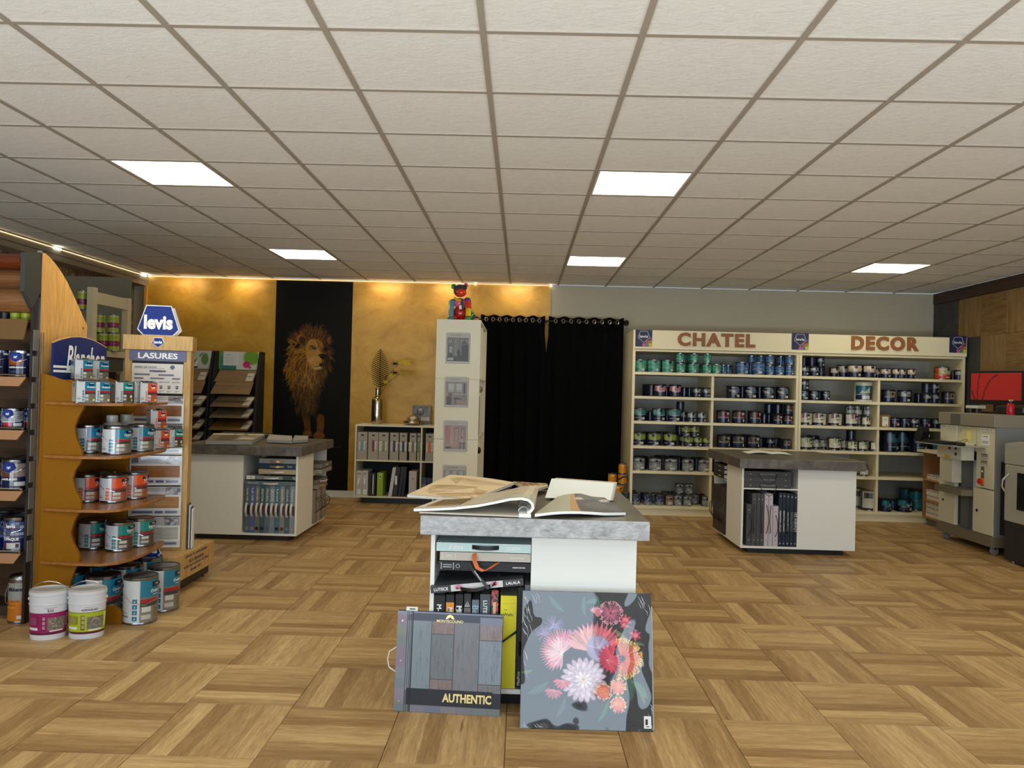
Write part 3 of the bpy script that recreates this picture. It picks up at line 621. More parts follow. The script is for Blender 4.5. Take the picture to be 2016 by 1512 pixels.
def room(P, kind):      # small printed photographs of rooms with blinds
    w_, h_ = 46, 60; P.rect(0, 0, w_, 10, (206, 200, 192)); P.rect(0, 10, w_, h_, [(120, 118, 112), (150, 140, 138), (176, 140, 132), (172, 168, 168)][kind])
    P.rect(0, 57, w_, 60, (214, 210, 204))
    if kind == 0:
        for x in (2, 14, 27, 38): P.rect(x, 12, x+9, 22, (70, 72, 72)); P.rect(x+1, 13, x+4, 21, (160, 162, 160)); P.rect(x+5, 13, x+8, 21, (160, 162, 160))
        P.rect(16, 11, 23, 46, (140, 136, 128)); P.rect(3, 25, 12, 46, (52, 54, 56)); P.rect(5, 27, 11, 40, (176, 178, 178)); P.rect(31, 24, 45, 57, (38, 40, 42)); P.rect(0, 46, w_, 57, (58, 58, 58)); P.rect(2, 50, 14, 55, (196, 196, 192))
        P.ell(24, 35, 2, 2.4, (30, 26, 24)); P.stroke([(24, 38), (25, 46), (32, 47), (33, 54)], 6, 3, (38, 34, 30)); P.stroke([(28, 40), (36, 38)], 1.5, 1, (30, 28, 26)); P.ell(36, 20, 5, 3, (60, 80, 50)); P.stroke([(33, 50), (44, 36)], 2, 2, (18, 18, 18))
    elif kind == 1:
        for x in (6, 22): P.rect(x, 14, x+12, 30, (206, 204, 200)); P.rect(x, 27, x+12, 28, (150, 146, 142))
        P.rect(38, 13, 41, 40, (34, 34, 38)); P.rect(0, 34, w_, 36, (190, 186, 182)); P.rect(3, 40, 13, 57, (74, 52, 52)); P.rect(18, 42, 34, 46, (50, 46, 46)); P.rect(20, 46, 22, 56, (44, 40, 40)); P.rect(24, 48, w_, 57, (170, 140, 124)); P.ell(10, 36, 4, 3, (100, 70, 66)); P.rect(30, 38, 45, 44, (140, 134, 128))
    elif kind == 2:
        P.rect(0, 10, 12, 46, (178, 112, 104)); P.rect(12, 10, 19, 48, (196, 160, 150)); P.rect(21, 14, 29, 40, (96, 66, 60)); P.rect(22, 16, 28, 39, (196, 158, 146)); P.rect(35, 15, 41, 36, (96, 66, 60)); P.rect(36, 17, 40, 35, (200, 170, 158)); P.rect(0, 48, w_, 57, (160, 140, 132)); P.poly([(0, 52), (26, 44), (40, 46), (10, 57)], (186, 150, 138))
        P.ell(37, 34, 1.6, 2, (60, 36, 28)); P.stroke([(37, 37), (37, 44)], 4, 4, (196, 176, 166)); P.rect(30, 44, 44, 46, (36, 28, 26)); P.rect(32, 46, 34, 56, (40, 32, 30)); P.rect(40, 46, 42, 56, (40, 32, 30)); P.ell(8, 54, 7, 2.4, (70, 60, 56))
    else:
        for x in (4, 20, 34): P.rect(x, 12, x+9, 44, (204, 204, 206)); P.rect(x+8, 12, x+9, 44, (110, 110, 116))
        P.rect(0, 46, w_, 57, (120, 116, 112))
for k, ((x0, y0), (x1, y1)) in enumerate(hp):
    a = U(x0, y0, TY0-.03); b_ = U(x1, y1, TY0-.03); cx = (a.x+b_.x)/2; w_ = (b_.x-a.x)/2-.008; z1, z0 = a.z, b_.z
    o = thing('brochure_holder', '%s clear brochure holder %son the white shelf tower' % (ORD[k], ('from the top ')), 'brochure holder', (cx, TY0, z0), group='clear brochure holders down the tower')
    mb = MB().box(-w_, w_, -.032, -.029, 0, z1-z0-.01).box(-w_, w_, -.003, -.0005, 0, z1-z0).box(-w_, w_, -.029, -.003, 0, .003).box(-w_, -w_+.003, -.029, -.003, .003, z1-z0-.01).box(w_-.003, w_, -.029, -.003, .003, z1-z0-.01)
    put('holder', mb.mesh('holder', M_acr), o)
    q = thing('brochure', '%s room brochure from the top in the tower holders' % ORD[k], 'brochure', (cx, TY0-.022, z0+.004), group='brochures in the tower holders')
    hh = z1-z0-.004; put('pages', boxme('pg', M_paper, -w_+.01, w_-.01, .0, .012, 0, hh), q)
    P = Paint(46*2, 60*2, (200, 190, 180), 2); room(P, k); P.a *= .85; put('print', panel_print(P, 'brochure_print', -w_+.012, w_-.012, .002, hh-.002, -.0008, printmat(.5)), q)
    put('title', textmb(titles[k], w=.10, ox=-.02, oz=hh-.025, off=.0016).mesh('title', M_dtext), q)
# figurine of a seated ape in sunglasses
fx, fy = -.665, 8.16
t = thing('ape_figurine', 'multicoloured seated ape figurine with black sunglasses on the white tower', 'figurine', (fx, fy, TZ))
def fm(n, c): return mat('gloss_'+n, c, .18, coat=.6)
G = {n: fm(n, c) for n, c in dict(red=(170, 26, 14), orange=(214, 52, 20), blue=(86, 140, 160), teal=(40, 110, 130), green=(34, 140, 62), yellow=(222, 186, 20), pink=(222, 92, 130), violet=(92, 58, 112), black=(12, 12, 14), skin=(196, 120, 90)).items()}
def blob(nm, c, r, m, rot=0., seg=18):
    n = 12; prof = [(max(.0005, math.sin(PI*k/n)), -math.cos(PI*k/n)) for k in range(n+1)]; mb = MB(); mb.M = Matrix.Translation(c) @ Matrix.Rotation(rot, 4, 'Y') @ Matrix.Diagonal((r[0], r[1], r[2], 1)); mb.lathe(prof, seg, closed=False); return put(nm, mb.mesh(nm, m, True), t)
blob('belly', (.0, .02, .085), (.075, .075, .085), G['red']); blob('chest', (-.005, .0, .185), (.066, .055, .055), G['pink']); blob('shoulder', (.07, .01, .21), (.04, .045, .04), G['violet']); blob('shoulder', (-.082, .01, .195), (.034, .04, .034), G['green'])
put('arm', MB().tube([(-.088, -.01, .20), (-.092, -.035, .12), (-.088, -.05, .03)], [.032, .03, .024], 12).mesh('arm', G['blue'], True), t); blob('hand', (-.092, -.06, .018), (.038, .036, .018), G['teal'])
put('arm', MB().tube([(.078, -.01, .195), (.088, -.035, .125)], [.036, .032], 12).mesh('arm', G['orange'], True), t); put('forearm', MB().tube([(.088, -.035, .125), (.086, -.05, .045)], [.032, .028], 12).mesh('fa', G['yellow'], True), t); blob('hand', (.086, -.06, .022), (.034, .034, .022), G['green'])
blob('leg', (.12, .03, .055), (.032, .06, .05), G['green']); blob('leg', (-.055, -.02, .03), (.04, .06, .03), G['red']); blob('foot', (.165, -.01, .018), (.035, .03, .016), G['skin']); blob('ball', (.145, .0, .045), (.026, .026, .026), G['black'])
blob('head', (-.01, .0, .315), (.068, .064, .066), G['violet']); blob('muzzle', (.008, -.042, .292), (.056, .045, .045), G['orange']); blob('cap', (-.005, .012, .345), (.07, .062, .035), mat('khaki_gloss', (120, 104, 70), .3))
blob('ear', (-.078, .0, .36), (.022, .012, .03), G['green'], .4); blob('ear', (.055, .0, .378), (.026, .012, .018), G['pink'], .9)
gl = MB(); gl.M = Matrix.Translation((-.002, -.055, .345)) @ Matrix.Rotation(-.12, 4, 'Y'); gl.prism([(-.068, -.02), (-.05, -.026), (-.012, -.024), (0, -.008), (.012, -.024), (.05, -.026), (.068, -.018), (.07, .02), (-.07, .02)], -.012, .006, 'y'); put('sunglasses', gl.mesh('sunglasses', G['black'], False), t)
put('collar', MB().tube([(-.06, -.035, .235), (-.03, -.062, .21), (.01, -.068, .205)], .012, 8).mesh('collar', G['yellow'], True), t)
put('tie', MB().prism([(.0, .22), (.03, .225), (.045, .15), (.03, .10), (.008, .15)], -.068, -.056, 'y').mesh('tie', G['black']), t)
put('price_tag', MB().box(-.006, .018, -.076, -.073, .115, .155).mesh('tag', M_paper), t)
# ================================================================ BLACK CURTAINS
CY = 9.62
M_vel = mat('black_velvet', (7, 7, 8), .95, spec=.1); M_ring = mat('dark_ring', (160, 150, 140), .3, metal=1.)
t = thing('curtain_rod', 'dark curtain rod with ball ends holding the black curtains', 'curtain rod', (0, CY, 2.262))
rx0, rx1 = -.56, 1.235
put('rod', MB().tube([(rx0, 0, 0), (rx1, 0, 0)], .011, 8).mesh('rod', M_black, True), t)
for x in (rx0-.02, rx1+.02): put('finial', MB().lathe([(.001, -.04), (.026, -.028), (.036, 0), (.026, .028), (.001, .04)], 14).mesh('fin', M_black, True), t, (x, 0, 0))
for x in (rx0+.05, .28, rx1-.05): put('bracket', MB().box(x-.008, x+.008, .0, YB-.013-CY, -.012, .012).mesh('br', M_black), t)
def curtain(x0, x1, z1, lab, cut, folds):
    c = thing('curtain', lab, 'curtain', (0, CY, 0), group='black velvet curtains')
    mb = MB(); nu, nv = folds*10, 6
    def fn(u, v, o=0):
        z = .02+(z1-.02)*v; x = x0+(x1-x0)*u
        if cut and z < 2.06: x += cut*(u if cut > 0 else (1-u))
        return (x, .035*math.sin(u*folds*2*PI)+.012*math.sin(v*3+u*9)+o, z+(.012*math.sin(u*folds*2*PI+1.) if v > .99 else 0))
    vv = [0, .2, .4, .6, .8, .904, .906, 1.]; g = [[fn(i/nu, v) for i in range(nu+1)] for v in vv]
    vs = [p for r in g for p in r]; vs2 = [(p[0], p[1]+.004, p[2]) for p in vs]; n = nu+1
    fs = [(j*n+i, j*n+i+1, (j+1)*n+i+1, (j+1)*n+i) for j in range(len(vv)-1) for i in range(nu)]
    me = bpy.data.meshes.new('curtain'); me.from_pydata(vs+vs2, [], fs+[tuple(q+len(vs) for q in f)[::-1] for f in fs]); me.materials.append(M_vel); me.polygons.foreach_set('use_smooth', [True]*len(me.polygons)); put('cloth', me, c)
    for k in range(folds*2-1):
        u = (k+.5)/(folds*2-1); x = x0+(x1-x0)*(.04+.92*u); mb = MB(); pts = [(x, -.034+.0*a, 2.262+0) for a in (0,)]
        ring = [(x+.018*math.cos(a), -.045, 2.262+.024*math.sin(a)) for a in [2*PI*q/12 for q in range(13)]]; put('eyelet', MB().tube(ring, .006, 5).mesh('eyelet', M_ring, True), c)
    return c
curtain(-.53, .262, 2.315, 'left black eyelet curtain, half hidden by the white tower', .022, 5)
curtain(.305, 1.225, 2.312, 'right black eyelet curtain, beside the CHATEL shelves', -.022, 5)
# ================================================================ WALL SHELVES OF PAINT
SY = 9.08; SB = YB-.02
M_grey = mat('grey_back_board', (188, 185, 175), .7); M_sh = mat('cream_shelf_paint', (234, 222, 186), .5); M_peg = mat('peg_hole', (50, 50, 50), .8)
def sz(pts): return [sum(U(x, y, SY).z for x, y in p)/len(p) for p in pts]
ZT = sz([((1246.9, 732.3), (1567, 739.0)), ((1244.9, 780), (1567, 786.5)), ((1243.9, 829.2), (1567, 836)), ((1242.9, 877.8), (1560, 884.5)), ((1242.2, 926.2), (1400, 930.5)), ((1242, 994.5), (1382, 998.6))])
zhead0, zhead1 = U(1575, 694, SY).z, U(1575, 657.5, SY).z
X1a, X1m, X1b = U(1243.5, 800, SY).x, U(1403.5, 770, SY).x, U(1571.5, 800, SY).x
X2a, X2m, X2b = X1b+.004, U(1731.5, 760, SY).x, U(1900, 740, SY).x
def wallunit(x0, xm, x1, name, lab):
    t = thing('shelf_unit', lab, 'shelf', (0, 0, 0), group='cream wall shelving')
    for x in (x0, x1-.03): put('side_panel', boxme('sp', M_sh, x, x+.03, SY, SB, 0, zhead1), t)
    put('divider', boxme('dv', M_sh, xm-.014, xm+.014, SY+.012, SB-.02, ZT[5], ZT[0]-.02), t)
    put('back_board', boxme('bkb', M_grey, x0+.03, x1-.03, SB-.02, SB, .06, zhead0+.02), t)
    for i, z in enumerate(ZT): put('shelf_board', boxme('sb', M_sh, x0+.03, x1-.03, SY-.004, SB-.02, z-.03, z), t)
    put('top_board', boxme('tb', M_sh, x0+.03, x1-.03, SY-.002, SB, zhead0-.03, zhead0-.008), t)
    put('header_board', boxme('hb', M_sh, x0-.002, x1+.002, SY-.022, SY-.001, zhead0-.002, zhead1), t)
    put('plinth', boxme('pl', M_sh, x0+.002, x1-.002, SY+.012, SY+.03, 0, ZT[5]-.03), t)
    mb = MB()
    for k in range(4):
        xx = x0+.1+(x1-x0-.2)*k/3
        for zz in (ZT[0]+.12, ZT[1]+.16, ZT[2]+.16): mb.lathe([(.004, 0), (.004, .004)], 8, (xx, SB-.024, zz))
    mb2 = MB()
    for k in range(6): mb2.box(x0+.15+.35*k-.004, x0+.15+.35*k+.004, SB-.023, SB-.0201, ZT[0]+.15, ZT[0]+.158)
    put('peg_hole', mb2.mesh('pegs', M_peg), t)['kind'] = 'stuff'
    return t
uA = wallunit(X1a, X1m, X1b, 'a', 'cream shelf unit of paint tins under the CHATEL sign')
uB = wallunit(X2a, X2m, X2b, 'b', 'cream shelf unit of paint tins under the DECOR sign')
M_wl = mat('brown_wood_letter', (150, 92, 48), .6, noise=.08, nscale=60)
def sign(unit, word, px0, px1, py0, py1):
    a, b_ = U(px0, (py0+py1)/2, SY-.03), U(px1, (py0+py1)/2, SY-.03); z1, z0 = U((px0+px1)/2, py0, SY-.03).z, U((px0+px1)/2, py1, SY-.03).z
    o = put('letters', textmb(word, w=b_.x-a.x, h=(z1-z0), depth=.018, bold=.045, sp=1.2).mesh('letters', M_wl), unit, ((a.x+b_.x)/2, SY-.0225, (z0+z1)/2)); o['label'] = 'brown wooden letters %s on the header' % word
sign(uA, 'CHATEL', 1334, 1487, 656, 683); sign(uB, 'DECOR', 1676, 1809, 662.5, 690)
M_sq = mat('navy_square', (26, 28, 74), .5)
def pent(w, h): return [(-w*.3, h*.5), (w*.3, h*.5), (w*.5, -h*.04), (0, -h*.5), (-w*.5, -h*.04)]
def badge(x, z, y, s, unit):
    o = put('logo_square', MB().box(-s/2, s/2, -.003, 0, -s/2, s/2).mesh('sq', M_sq), unit, (x, y, z)); o['label'] = 'navy square with white outlined pentagon reading levis'
    P_ = pent(s*.70, s*.68); mb = MB()
    for i in range(5):
        a, b_ = P_[i], P_[(i+1) % 5]; mb.tube([(a[0], -.0036, a[1]+s*.08), (b_[0], -.0036, b_[1]+s*.08)], s*.009, 4)
    textmb('levis', w=s*.5, h=s*.17, bold=.01, off=.0042, mb=mb, oz=s*.12); put('emblem', mb.mesh('emblem', M_ltext), o)
    for (cx, cz, c) in ((2, 2, (110, 50, 110)), (1, 1, (200, 60, 70)), (2, 1, (130, 140, 50)), (0, 0, (200, 80, 120)), (1, 0, (30, 130, 140)), (2, 0, (220, 180, 40))):
        q = s/5.2; put('colour_patch', MB().box(0, q, -.0034, 0, 0, q).mesh('pp', mat('patch_%d_%d' % (cx, cz), c, .5)), o, (s/2-(3-cx)*q, -.0005, -s/2+cz*q))
for (px, py, u) in ((1267.5, 666, uA), (1575.5, 672, uA), (1886, 678, uB)):
    c = U(px, py, SY-.026); badge(c.x, c.z, SY-.023 if u is uB or px < 1500 else SY-.0235, .193, u)
# ---------------------------------------------------------------- paint tins
M_tin = mat('tin_metal', (150, 152, 158), .25, metal=1.); M_tindark = mat('tin_dark', (22, 24, 34), .35); M_lid = mat('dark_lid', (26, 28, 36), .3, metal=.3)
M_wp = mat('white_plastic', (206, 206, 200), .4); M_lab = mat('tin_label', (128, 128, 128), rough=.22, attr='print', spec=.6)
def lab_img(kind, W=44, H=26):
    P = Paint(W, H, (16, 20, 50), 1); R = random.Random(hash_(kind)); w = W; h = H
    def logo(cx, cy, s=4, c=(14, 20, 44)): P.poly([(cx-s, cy-s*.7), (cx+s, cy-s*.7), (cx+s*1.15, cy+s*.2), (cx, cy+s), (cx-s*1.15, cy+s*.2)], c)
    def sticker(x=26, y=19, ww=9, hh=5): P.rect(x, y, x+ww, y+hh, (214, 212, 200)); P.rect(x+1, y+1, x+3, y+4, (60, 60, 60), .6)
    if kind in ('mint', 'blue'):
        b = (64, 148, 120) if kind == 'mint' else (58, 96, 146); l = (112, 178, 150) if kind == 'mint' else (112, 146, 184)
        P.rect(0, 0, w, h, b)
        for k in range(9): y = R.randint(1, 22); P.rect(0, y, w, y+1, l, R.uniform(.3, .8))
        P.rect(0, 15, w, 16, (190, 210, 190), .5); P.rect(0, 19, w, 24, (20, 110, 104) if kind == 'mint' else (34, 66, 120), .7); logo(22, 4, 3.6); sticker(23)
        P.rect(26, 12, 31, 14, (200, 220, 210), .6)
    elif kind == 'pink':
        P.rect(0, 2, w, 14, (170, 104, 116)); P.rect(10, 2, 17, 14, (226, 200, 190)); P.rect(17, 2, 20, 14, (120, 30, 60)); P.rect(26, 3, 32, 14, (190, 130, 136)); P.rect(10, 14, 34, 15, (220, 200, 200)); P.rect(12, 16, 30, 17, (220, 220, 220), .8); logo(25, 4, 3.4); P.rect(24, 21, 30, 22, (90, 110, 160))
    elif kind == 'greyw':
        P.rect(0, 2, w, 13, (70, 74, 84)); P.rect(12, 2, 34, 13, (170, 172, 168)); P.rect(24, 2, 26, 13, (90, 94, 100)); logo(21, 4, 3.2); P.ell(30, 9, 2, 2, (60, 62, 70)); sticker(26, 19, 7, 5)
    elif kind in ('teal', 'lime', 'greyband'):
        c, l = {'teal': ((34, 104, 104), (132, 176, 170)), 'lime': ((124, 142, 42), (184, 190, 120)), 'greyband': ((110, 122, 132), (176, 182, 186))}[kind]
        P.rect(0, 1, w, 14, c); P.rect(0, 1, 20, 12, l, .7); 
        for x in range(26, 40, 3): P.rect(x, 2, x+1, 13, l, .35)
        P.rect(10, 13, 34, 14, (214, 220, 210), .8); logo(21, 4, 3.8); P.rect(10, 17, 20, 18, (120, 90, 130), .8); P.rect(6, 20, 18, 21, (220, 220, 225), .8); sticker(25, 19, 9, 5)
    elif kind == 'silver':
        P.rect(0, 0, w, h, (126, 130, 134))
        for k in range(7): y = R.randint(0, 20); P.rect(0, y, w, y+1, (170, 174, 176), .5)
        P.rect(8, 1, 36, 5, (176, 180, 184)); P.rect(0, 6, w, 9, (74, 76, 82), .6); logo(21, 5, 3.8); P.rect(12, 14, 28, 15, (235, 235, 235)); P.rect(22, 19, 34, 24, (204, 206, 200))
    elif kind == 'silverbrown':
        P.rect(0, 0, w, h, (150, 128, 112)); P.rect(0, 8, w, 11, (108, 78, 62)); logo(22, 8, 3.4, (50, 26, 20)); P.rect(12, 17, 30, 24, (206, 196, 186))
    elif kind == 'blueabs':
        P.rect(0, 0, w, h, (40, 50, 84))
        for k in range(12): x = R.randint(4, 38); y = R.randint(2, 14); P.rect(x, y, x+4, y+5, (170, 180, 200) if k % 2 else (60, 80, 140), .7)
        P.rect(0, 18, w, h, (130, 134, 138)); 
    elif kind == 'house':
        P.rect(0, 0, w, h, (14, 18, 40)); P.rect(12, 1, 30, 4, (150, 156, 168), .8); P.poly([(14, 8), (34, 3), (36, 14), (20, 15)], (110, 124, 140)); P.poly([(8, 8), (20, 9), (24, 14), (16, 14)], (176, 172, 160))
        for x in (26, 30, 34): P.rect(x, 7, x+2, 14, (54, 74, 104))
        P.stroke([(6, 8), (14, 15), (30, 16)], 1, 1, (180, 186, 196)); sticker(26, 19, 10, 5); P.rect(12, 18, 28, 18.6, (150, 155, 170))
    elif kind in ('redpic', 'olivepic', 'beigepic'):
        c = {'redpic': (138, 40, 44), 'olivepic': (96, 98, 62), 'beigepic': (150, 128, 96)}[kind]
        P.rect(6, 2, 38, 14, (76, 66, 58)); P.rect(20, 2, 38, 14, c); P.rect(30, 3, 38, 8, (196, 190, 176)); P.ell(26, 8, 3, 3, (16, 20, 44)); P.rect(28, 12, 38, 14, c); P.rect(6, 14, 38, 15.6, (196, 196, 190), .8); P.rect(10, 19, 28, 20, (60, 80, 150)); P.rect(34, 18, 38, 24, (220, 220, 214))
    elif kind in ('plum', 'oxy'):
        P.rect(0, 0, w, h, (214, 208, 186)); c = (104, 36, 64) if kind == 'plum' else (86, 128, 72)
        P.rect(12, 1, 19, 10, c); P.rect(22, 1, 27, 10, c); P.rect(30, 2, 38, 9, c if kind == 'oxy' else (140, 150, 120), .8); P.ell(15, 6, 2, 3, (210, 190, 190), .6); logo(29, 4, 3.2); P.rect(24, 12.5, 36, 14, (50, 50, 44), .8); P.rect(0, 21, 32, h, (22, 18, 40))
    elif kind == 'oxyl':
        P.rect(0, 0, w, h, (206, 204, 196)); P.rect(4, 2, 40, 10, (90, 96, 88)); P.rect(8, 2, 14, 10, (60, 64, 62)); P.rect(20, 2, 26, 10, (150, 152, 146)); P.ell(33, 8, 3, 2.4, (80, 130, 70)); logo(31, 3, 3.6); P.rect(0, 23, w, h, (18, 18, 34))
    elif kind == 'clear':
        P.rect(6, 2, 38, 14, (42, 84, 108)); P.ell(14, 8, 6, 5, (84, 132, 146), .7, 0, .6); logo(26, 5, 4.4); P.rect(10, 19, 24, 20, (110, 170, 180)); P.rect(26, 19, 34, 23, (190, 196, 190))
    elif kind == 'navyteal':
        P.rect(4, 1, 40, 13, (20, 112, 128)); P.poly([(20, 13), (26, 9), (30, 12), (38, 5), (38, 13)], (196, 204, 200)); logo(27, 4, 4); P.rect(12, 15, 30, 16.5, (220, 226, 230)); P.rect(8, 20, 26, 21, (90, 120, 170)); sticker(29, 18, 10, 5)
    elif kind == 'tealxl':
        P.rect(0, 0, w, h, (18, 122, 140)); P.rect(0, 12, w, 13, (90, 180, 190)); P.rect(14, 16, 22, 22, (60, 160, 172))
    elif kind == 'peach':
        P.rect(0, 0, w, 14, (206, 186, 164)); P.rect(10, 1, 20, 14, (222, 206, 188)); P.poly([(8, 14), (14, 6), (18, 14)], (150, 120, 96), .6); P.rect(28, 6, 31, 14, (176, 150, 124), .7); logo(23, 4, 3.6); P.rect(10, 15, 30, 16, (200, 200, 210), .8); sticker(29, 19, 8, 5)
    elif kind == 'orange':
        P.rect(0, 0, w, h, (206, 78, 24)); P.rect(10, 0, w, 15, (206, 196, 160)); P.rect(10, 14, 16, 19, (206, 196, 160)); P.rect(20, 14, 26, 17, (206, 196, 160)); P.rect(16, 7, 36, 9, (150, 160, 80), .7); logo(31, 4, 3.6); P.rect(0, 19, w, h, (200, 50, 30), .7); P.rect(24, 21, 34, 23, (230, 220, 200))
    elif kind == 'whitegrey':
        P.rect(6, 2, 38, 10, (128, 134, 136)); P.rect(12, 3, 26, 9, (186, 190, 188)); logo(29, 5, 3); P.rect(6, 11, 38, 12, (200, 200, 200)); sticker(29, 18, 8, 6)
    elif kind == 'bucket':
        P.rect(0, 0, w, h, (206, 206, 198)); P.rect(2, 4, 32, 17, (20, 92, 112)); P.poly([(10, 15), (16, 11), (20, 13), (30, 6), (30, 15)], (176, 196, 170)); P.rect(2, 15, 32, 24, (20, 30, 66)); P.rect(32, 4, 42, 24, (30, 34, 66)); P.rect(16, 18, 30, 23, (216, 216, 210)); P.rect(4, 16, 28, 16.8, (180, 200, 210))
    elif kind == 'rednavy':
        P.rect(4, 2, 40, 5, (150, 160, 180), .7); P.rect(8, 8, 24, 16, (110, 130, 160), .7); P.rect(24, 10, 40, 24, (130, 40, 54)); P.rect(24, 15, 36, 21, (210, 204, 196)); P.rect(26, 16, 29, 19, (60, 60, 60))
    elif kind == 'navy':
        for x in (8, 20, 32): P.rect(x, 3, x+4, 10, (60, 72, 96), .8)
        P.rect(6, 13, 36, 14, (140, 148, 170), .5)
    elif kind == 'amber':
        P.rect(0, 0, w, h, (226, 142, 16)); P.rect(14, 3, 32, 6, (250, 220, 180), .8); P.ell(30, 6, 3, 2.6, (60, 30, 30), .7)
    elif kind == 'darkred':
        P.rect(0, 0, w, h, (58, 24, 26)); P.rect(20, 0, w, h, (40, 60, 76)); P.rect(10, 16, 30, 24, (190, 186, 170)); P.ell(20, 20, 3, 3, (80, 80, 80))
    P.a *= .96; return P
def hash_(s): return sum((i+1)*ord(c) for i, c in enumerate(s))
_tin = {}
def tinmeshes(kind, r, h, arc=2.6):
    k = (kind, round(r, 4), round(h, 4))
    if k not in _tin:
        seg = 24; body = MB().lathe([(r*.97, 0), (r, .003), (r, .008), (r*.975, .012), (r*.975, h-.012), (r, h-.008), (r, h-.003), (r*.94, h)], seg)
        dark = kind in ('pink', 'house', 'redpic', 'olivepic', 'beigepic', 'clear', 'navy', 'navyteal', 'rednavy', 'greyw', 'whitegrey', 'peach')
        bm_ = M_wp if kind in ('bucket',) else (M_tindark if dark else M_tin)
        lid = MB().lathe([(r*.93, h-.004), (r*.93, h+.001), (r*.86, h+.001), (r*.84, h-.003), (.001, h-.003)], seg, closed=False)
        P = lab_img(kind); rr = r*.985
        def fn(u, v): a = -PI/2+arc*(u-.5); return (rr*math.cos(a), rr*math.sin(a), h-.012-(h-.022)*v)
        _tin[k] = (body.mesh('tin_body', bm_, True), lid.mesh('tin_lid', M_wp if kind == 'bucket' else M_lid, True), P.mesh('tin_label_'+kind, M_lab, fn), MB().tube([(-r*1.02, 0, h*.86), (-r*1.05, -r*.3, h*.7), (-r*.7, -r*.85, h*.5), (0, -r*1.08, h*.42), (r*.7, -r*.85, h*.5), (r*1.05, -r*.3, h*.7), (r*1.02, 0, h*.86)], .0015, 4).mesh('tin_handle', M_chrome))
    return _tin[k]
SHELFN = ['top', 'second', 'third', 'fourth', 'fifth', 'bottom']
KCOL = dict(mint='mint green', blue='blue banded', pink='navy tin with pink-and-white', greyw='navy tin with grey-white', teal='teal banded', lime='lime banded', greyband='grey banded', silver='silver grey', silverbrown='silver and brown', blueabs='blue patterned silver',
            house='navy tin with a house-facade', redpic='navy tin with red picture', olivepic='navy tin with olive picture', beigepic='navy tin with beige picture', plum='white and plum', oxy='white and green', oxyl='large white grey-pictured', clear='large navy and teal', navyteal='navy with teal top', tealxl='tall plain teal',
            peach='cream topped navy', orange='orange and cream', whitegrey='grey topped navy', bucket='white bucket with teal', rednavy='navy and dark red', navy='dark navy', amber='amber yellow', darkred='dark red and slate')
tins = []
def tin(x, y, z, kind, r, h, shelf, unit, level, behind, handle=False, rz=None):
    b_, l_, p_, hd = tinmeshes(kind, r, h)
    o = put('paint_tin', b_, None, (x, y, z), rz if rz is not None else R_.uniform(-.35, .35))
    put('label', p_, o); put('lid', l_, o)
    if handle: put('handle', hd, o)
    tins.append((o, kind, shelf, unit, level, behind, x)); return o
TR = R_ = random.Random(11)
TH = {}
def row(shelf, unit, specs):
    """(pixel x of the tin's middle, kind, diameter in px, height in px, level, rows behind the front)"""
    for s in specs:
        px, kind, w_, hpx = s[:4]; lev = s[4] if len(s) > 4 else 0; bh = s[5] if len(s) > 5 else 0
        r = w_/2/FPX*SY*1.01; h = hpx/FPX*SY
        y = SY+.035+r+bh*.17; zb_ = ZT[shelf]
        x = U(px, 800, y).x - (800-{0: 725, 1: 770, 2: 820, 3: 870, 4: 915, 5: 985}[shelf])*.0258/FPX*y*(-1 if False else 1)*0
        x = U(px, {0: 725, 1: 772, 2: 820, 3: 868, 4: 916, 5: 985}[shelf], y).x
        z0 = zb_+(TH.get((shelf, unit, lev), .118) if lev else 0)+.0005
        tin(x, y, z0, kind, r, h, shelf, unit, lev, bh, handle=w_ > 24)
mL = (26, 25); m = (18.5, 20)
def T(px, k, sz_='M', lev=0, bh=0):
    w_, h_ = {'L': (26, 25), 'M': (18.5, 19.5), 'S': (16.5, 19.5), 'B': (34, 38.5), 'X': (33, 40), 'l': (24, 24), 'm': (17.5, 20.5), 'O': (30, 25)}[sz_]; return (px, k, w_, h_, lev, bh)
row(0, 'A', [T(1260, 'mint', 'L'), T(1287, 'mint', 'L'), T(1313.5, 'mint', 'L'), T(1340, 'mint'), T(1364, 'mint'), T(1391.5, 'mint'), T(1410.5, 'mint', 'M'), T(1423.5, 'blue', 'S', 0, 1), T(1436, 'blue', 'M', 0, 1), T(1460.5, 'blue', 'L'), T(1493, 'blue', 'L'), T(1515.5, 'blue', 'S'), T(1534.8, 'blue'), T(1554, 'blue'),
             T(1340, 'mint', 'M', 0, 1), T(1360, 'mint', 'M', 0, 1), T(1376, 'mint', 'M', 0, 1), T(1478, 'blue', 'M', 0, 1), T(1517, 'blue', 'M', 0, 1), T(1338, 'mint', 'S', 1, 0), T(1366, 'mint', 'S', 1), T(1392, 'mint', 'S', 1), T(1342, 'mint', 'S', 1, 1), T(1360, 'mint', 'S', 1, 1), T(1515.5, 'blue', 'S', 1), T(1554, 'blue', 'S', 1), T(1498, 'blue', 'M', 1, 1), T(1537, 'blue', 'M', 0, 1), T(1537, 'blue', 'S', 1, 1), T(1479, 'blue', 'S', 1, 1)])
row(1, 'A', [T(1299.5, 'pink', 'l'), T(1328.5, 'pink', 'l'), T(1346.5, 'navy', 'S', 0, 1), T(1370.5, 'greyw'), T(1390, 'greyw'), T(1276, 'navy', 'l', 0, 2), T(1283, 'navy', 'l', 0, 1), T(1312, 'navy', 'M', 0, 1), T(1360, 'navy', 'M', 0, 1),
             T(1443, 'house', 'L'), T(1477, 'house', 'L'), T(1512, 'house', 'L'), T(1540, 'house', 'L'), T(1462, 'navy', 'L', 0, 1), T(1496, 'navy', 'L', 0, 1)])
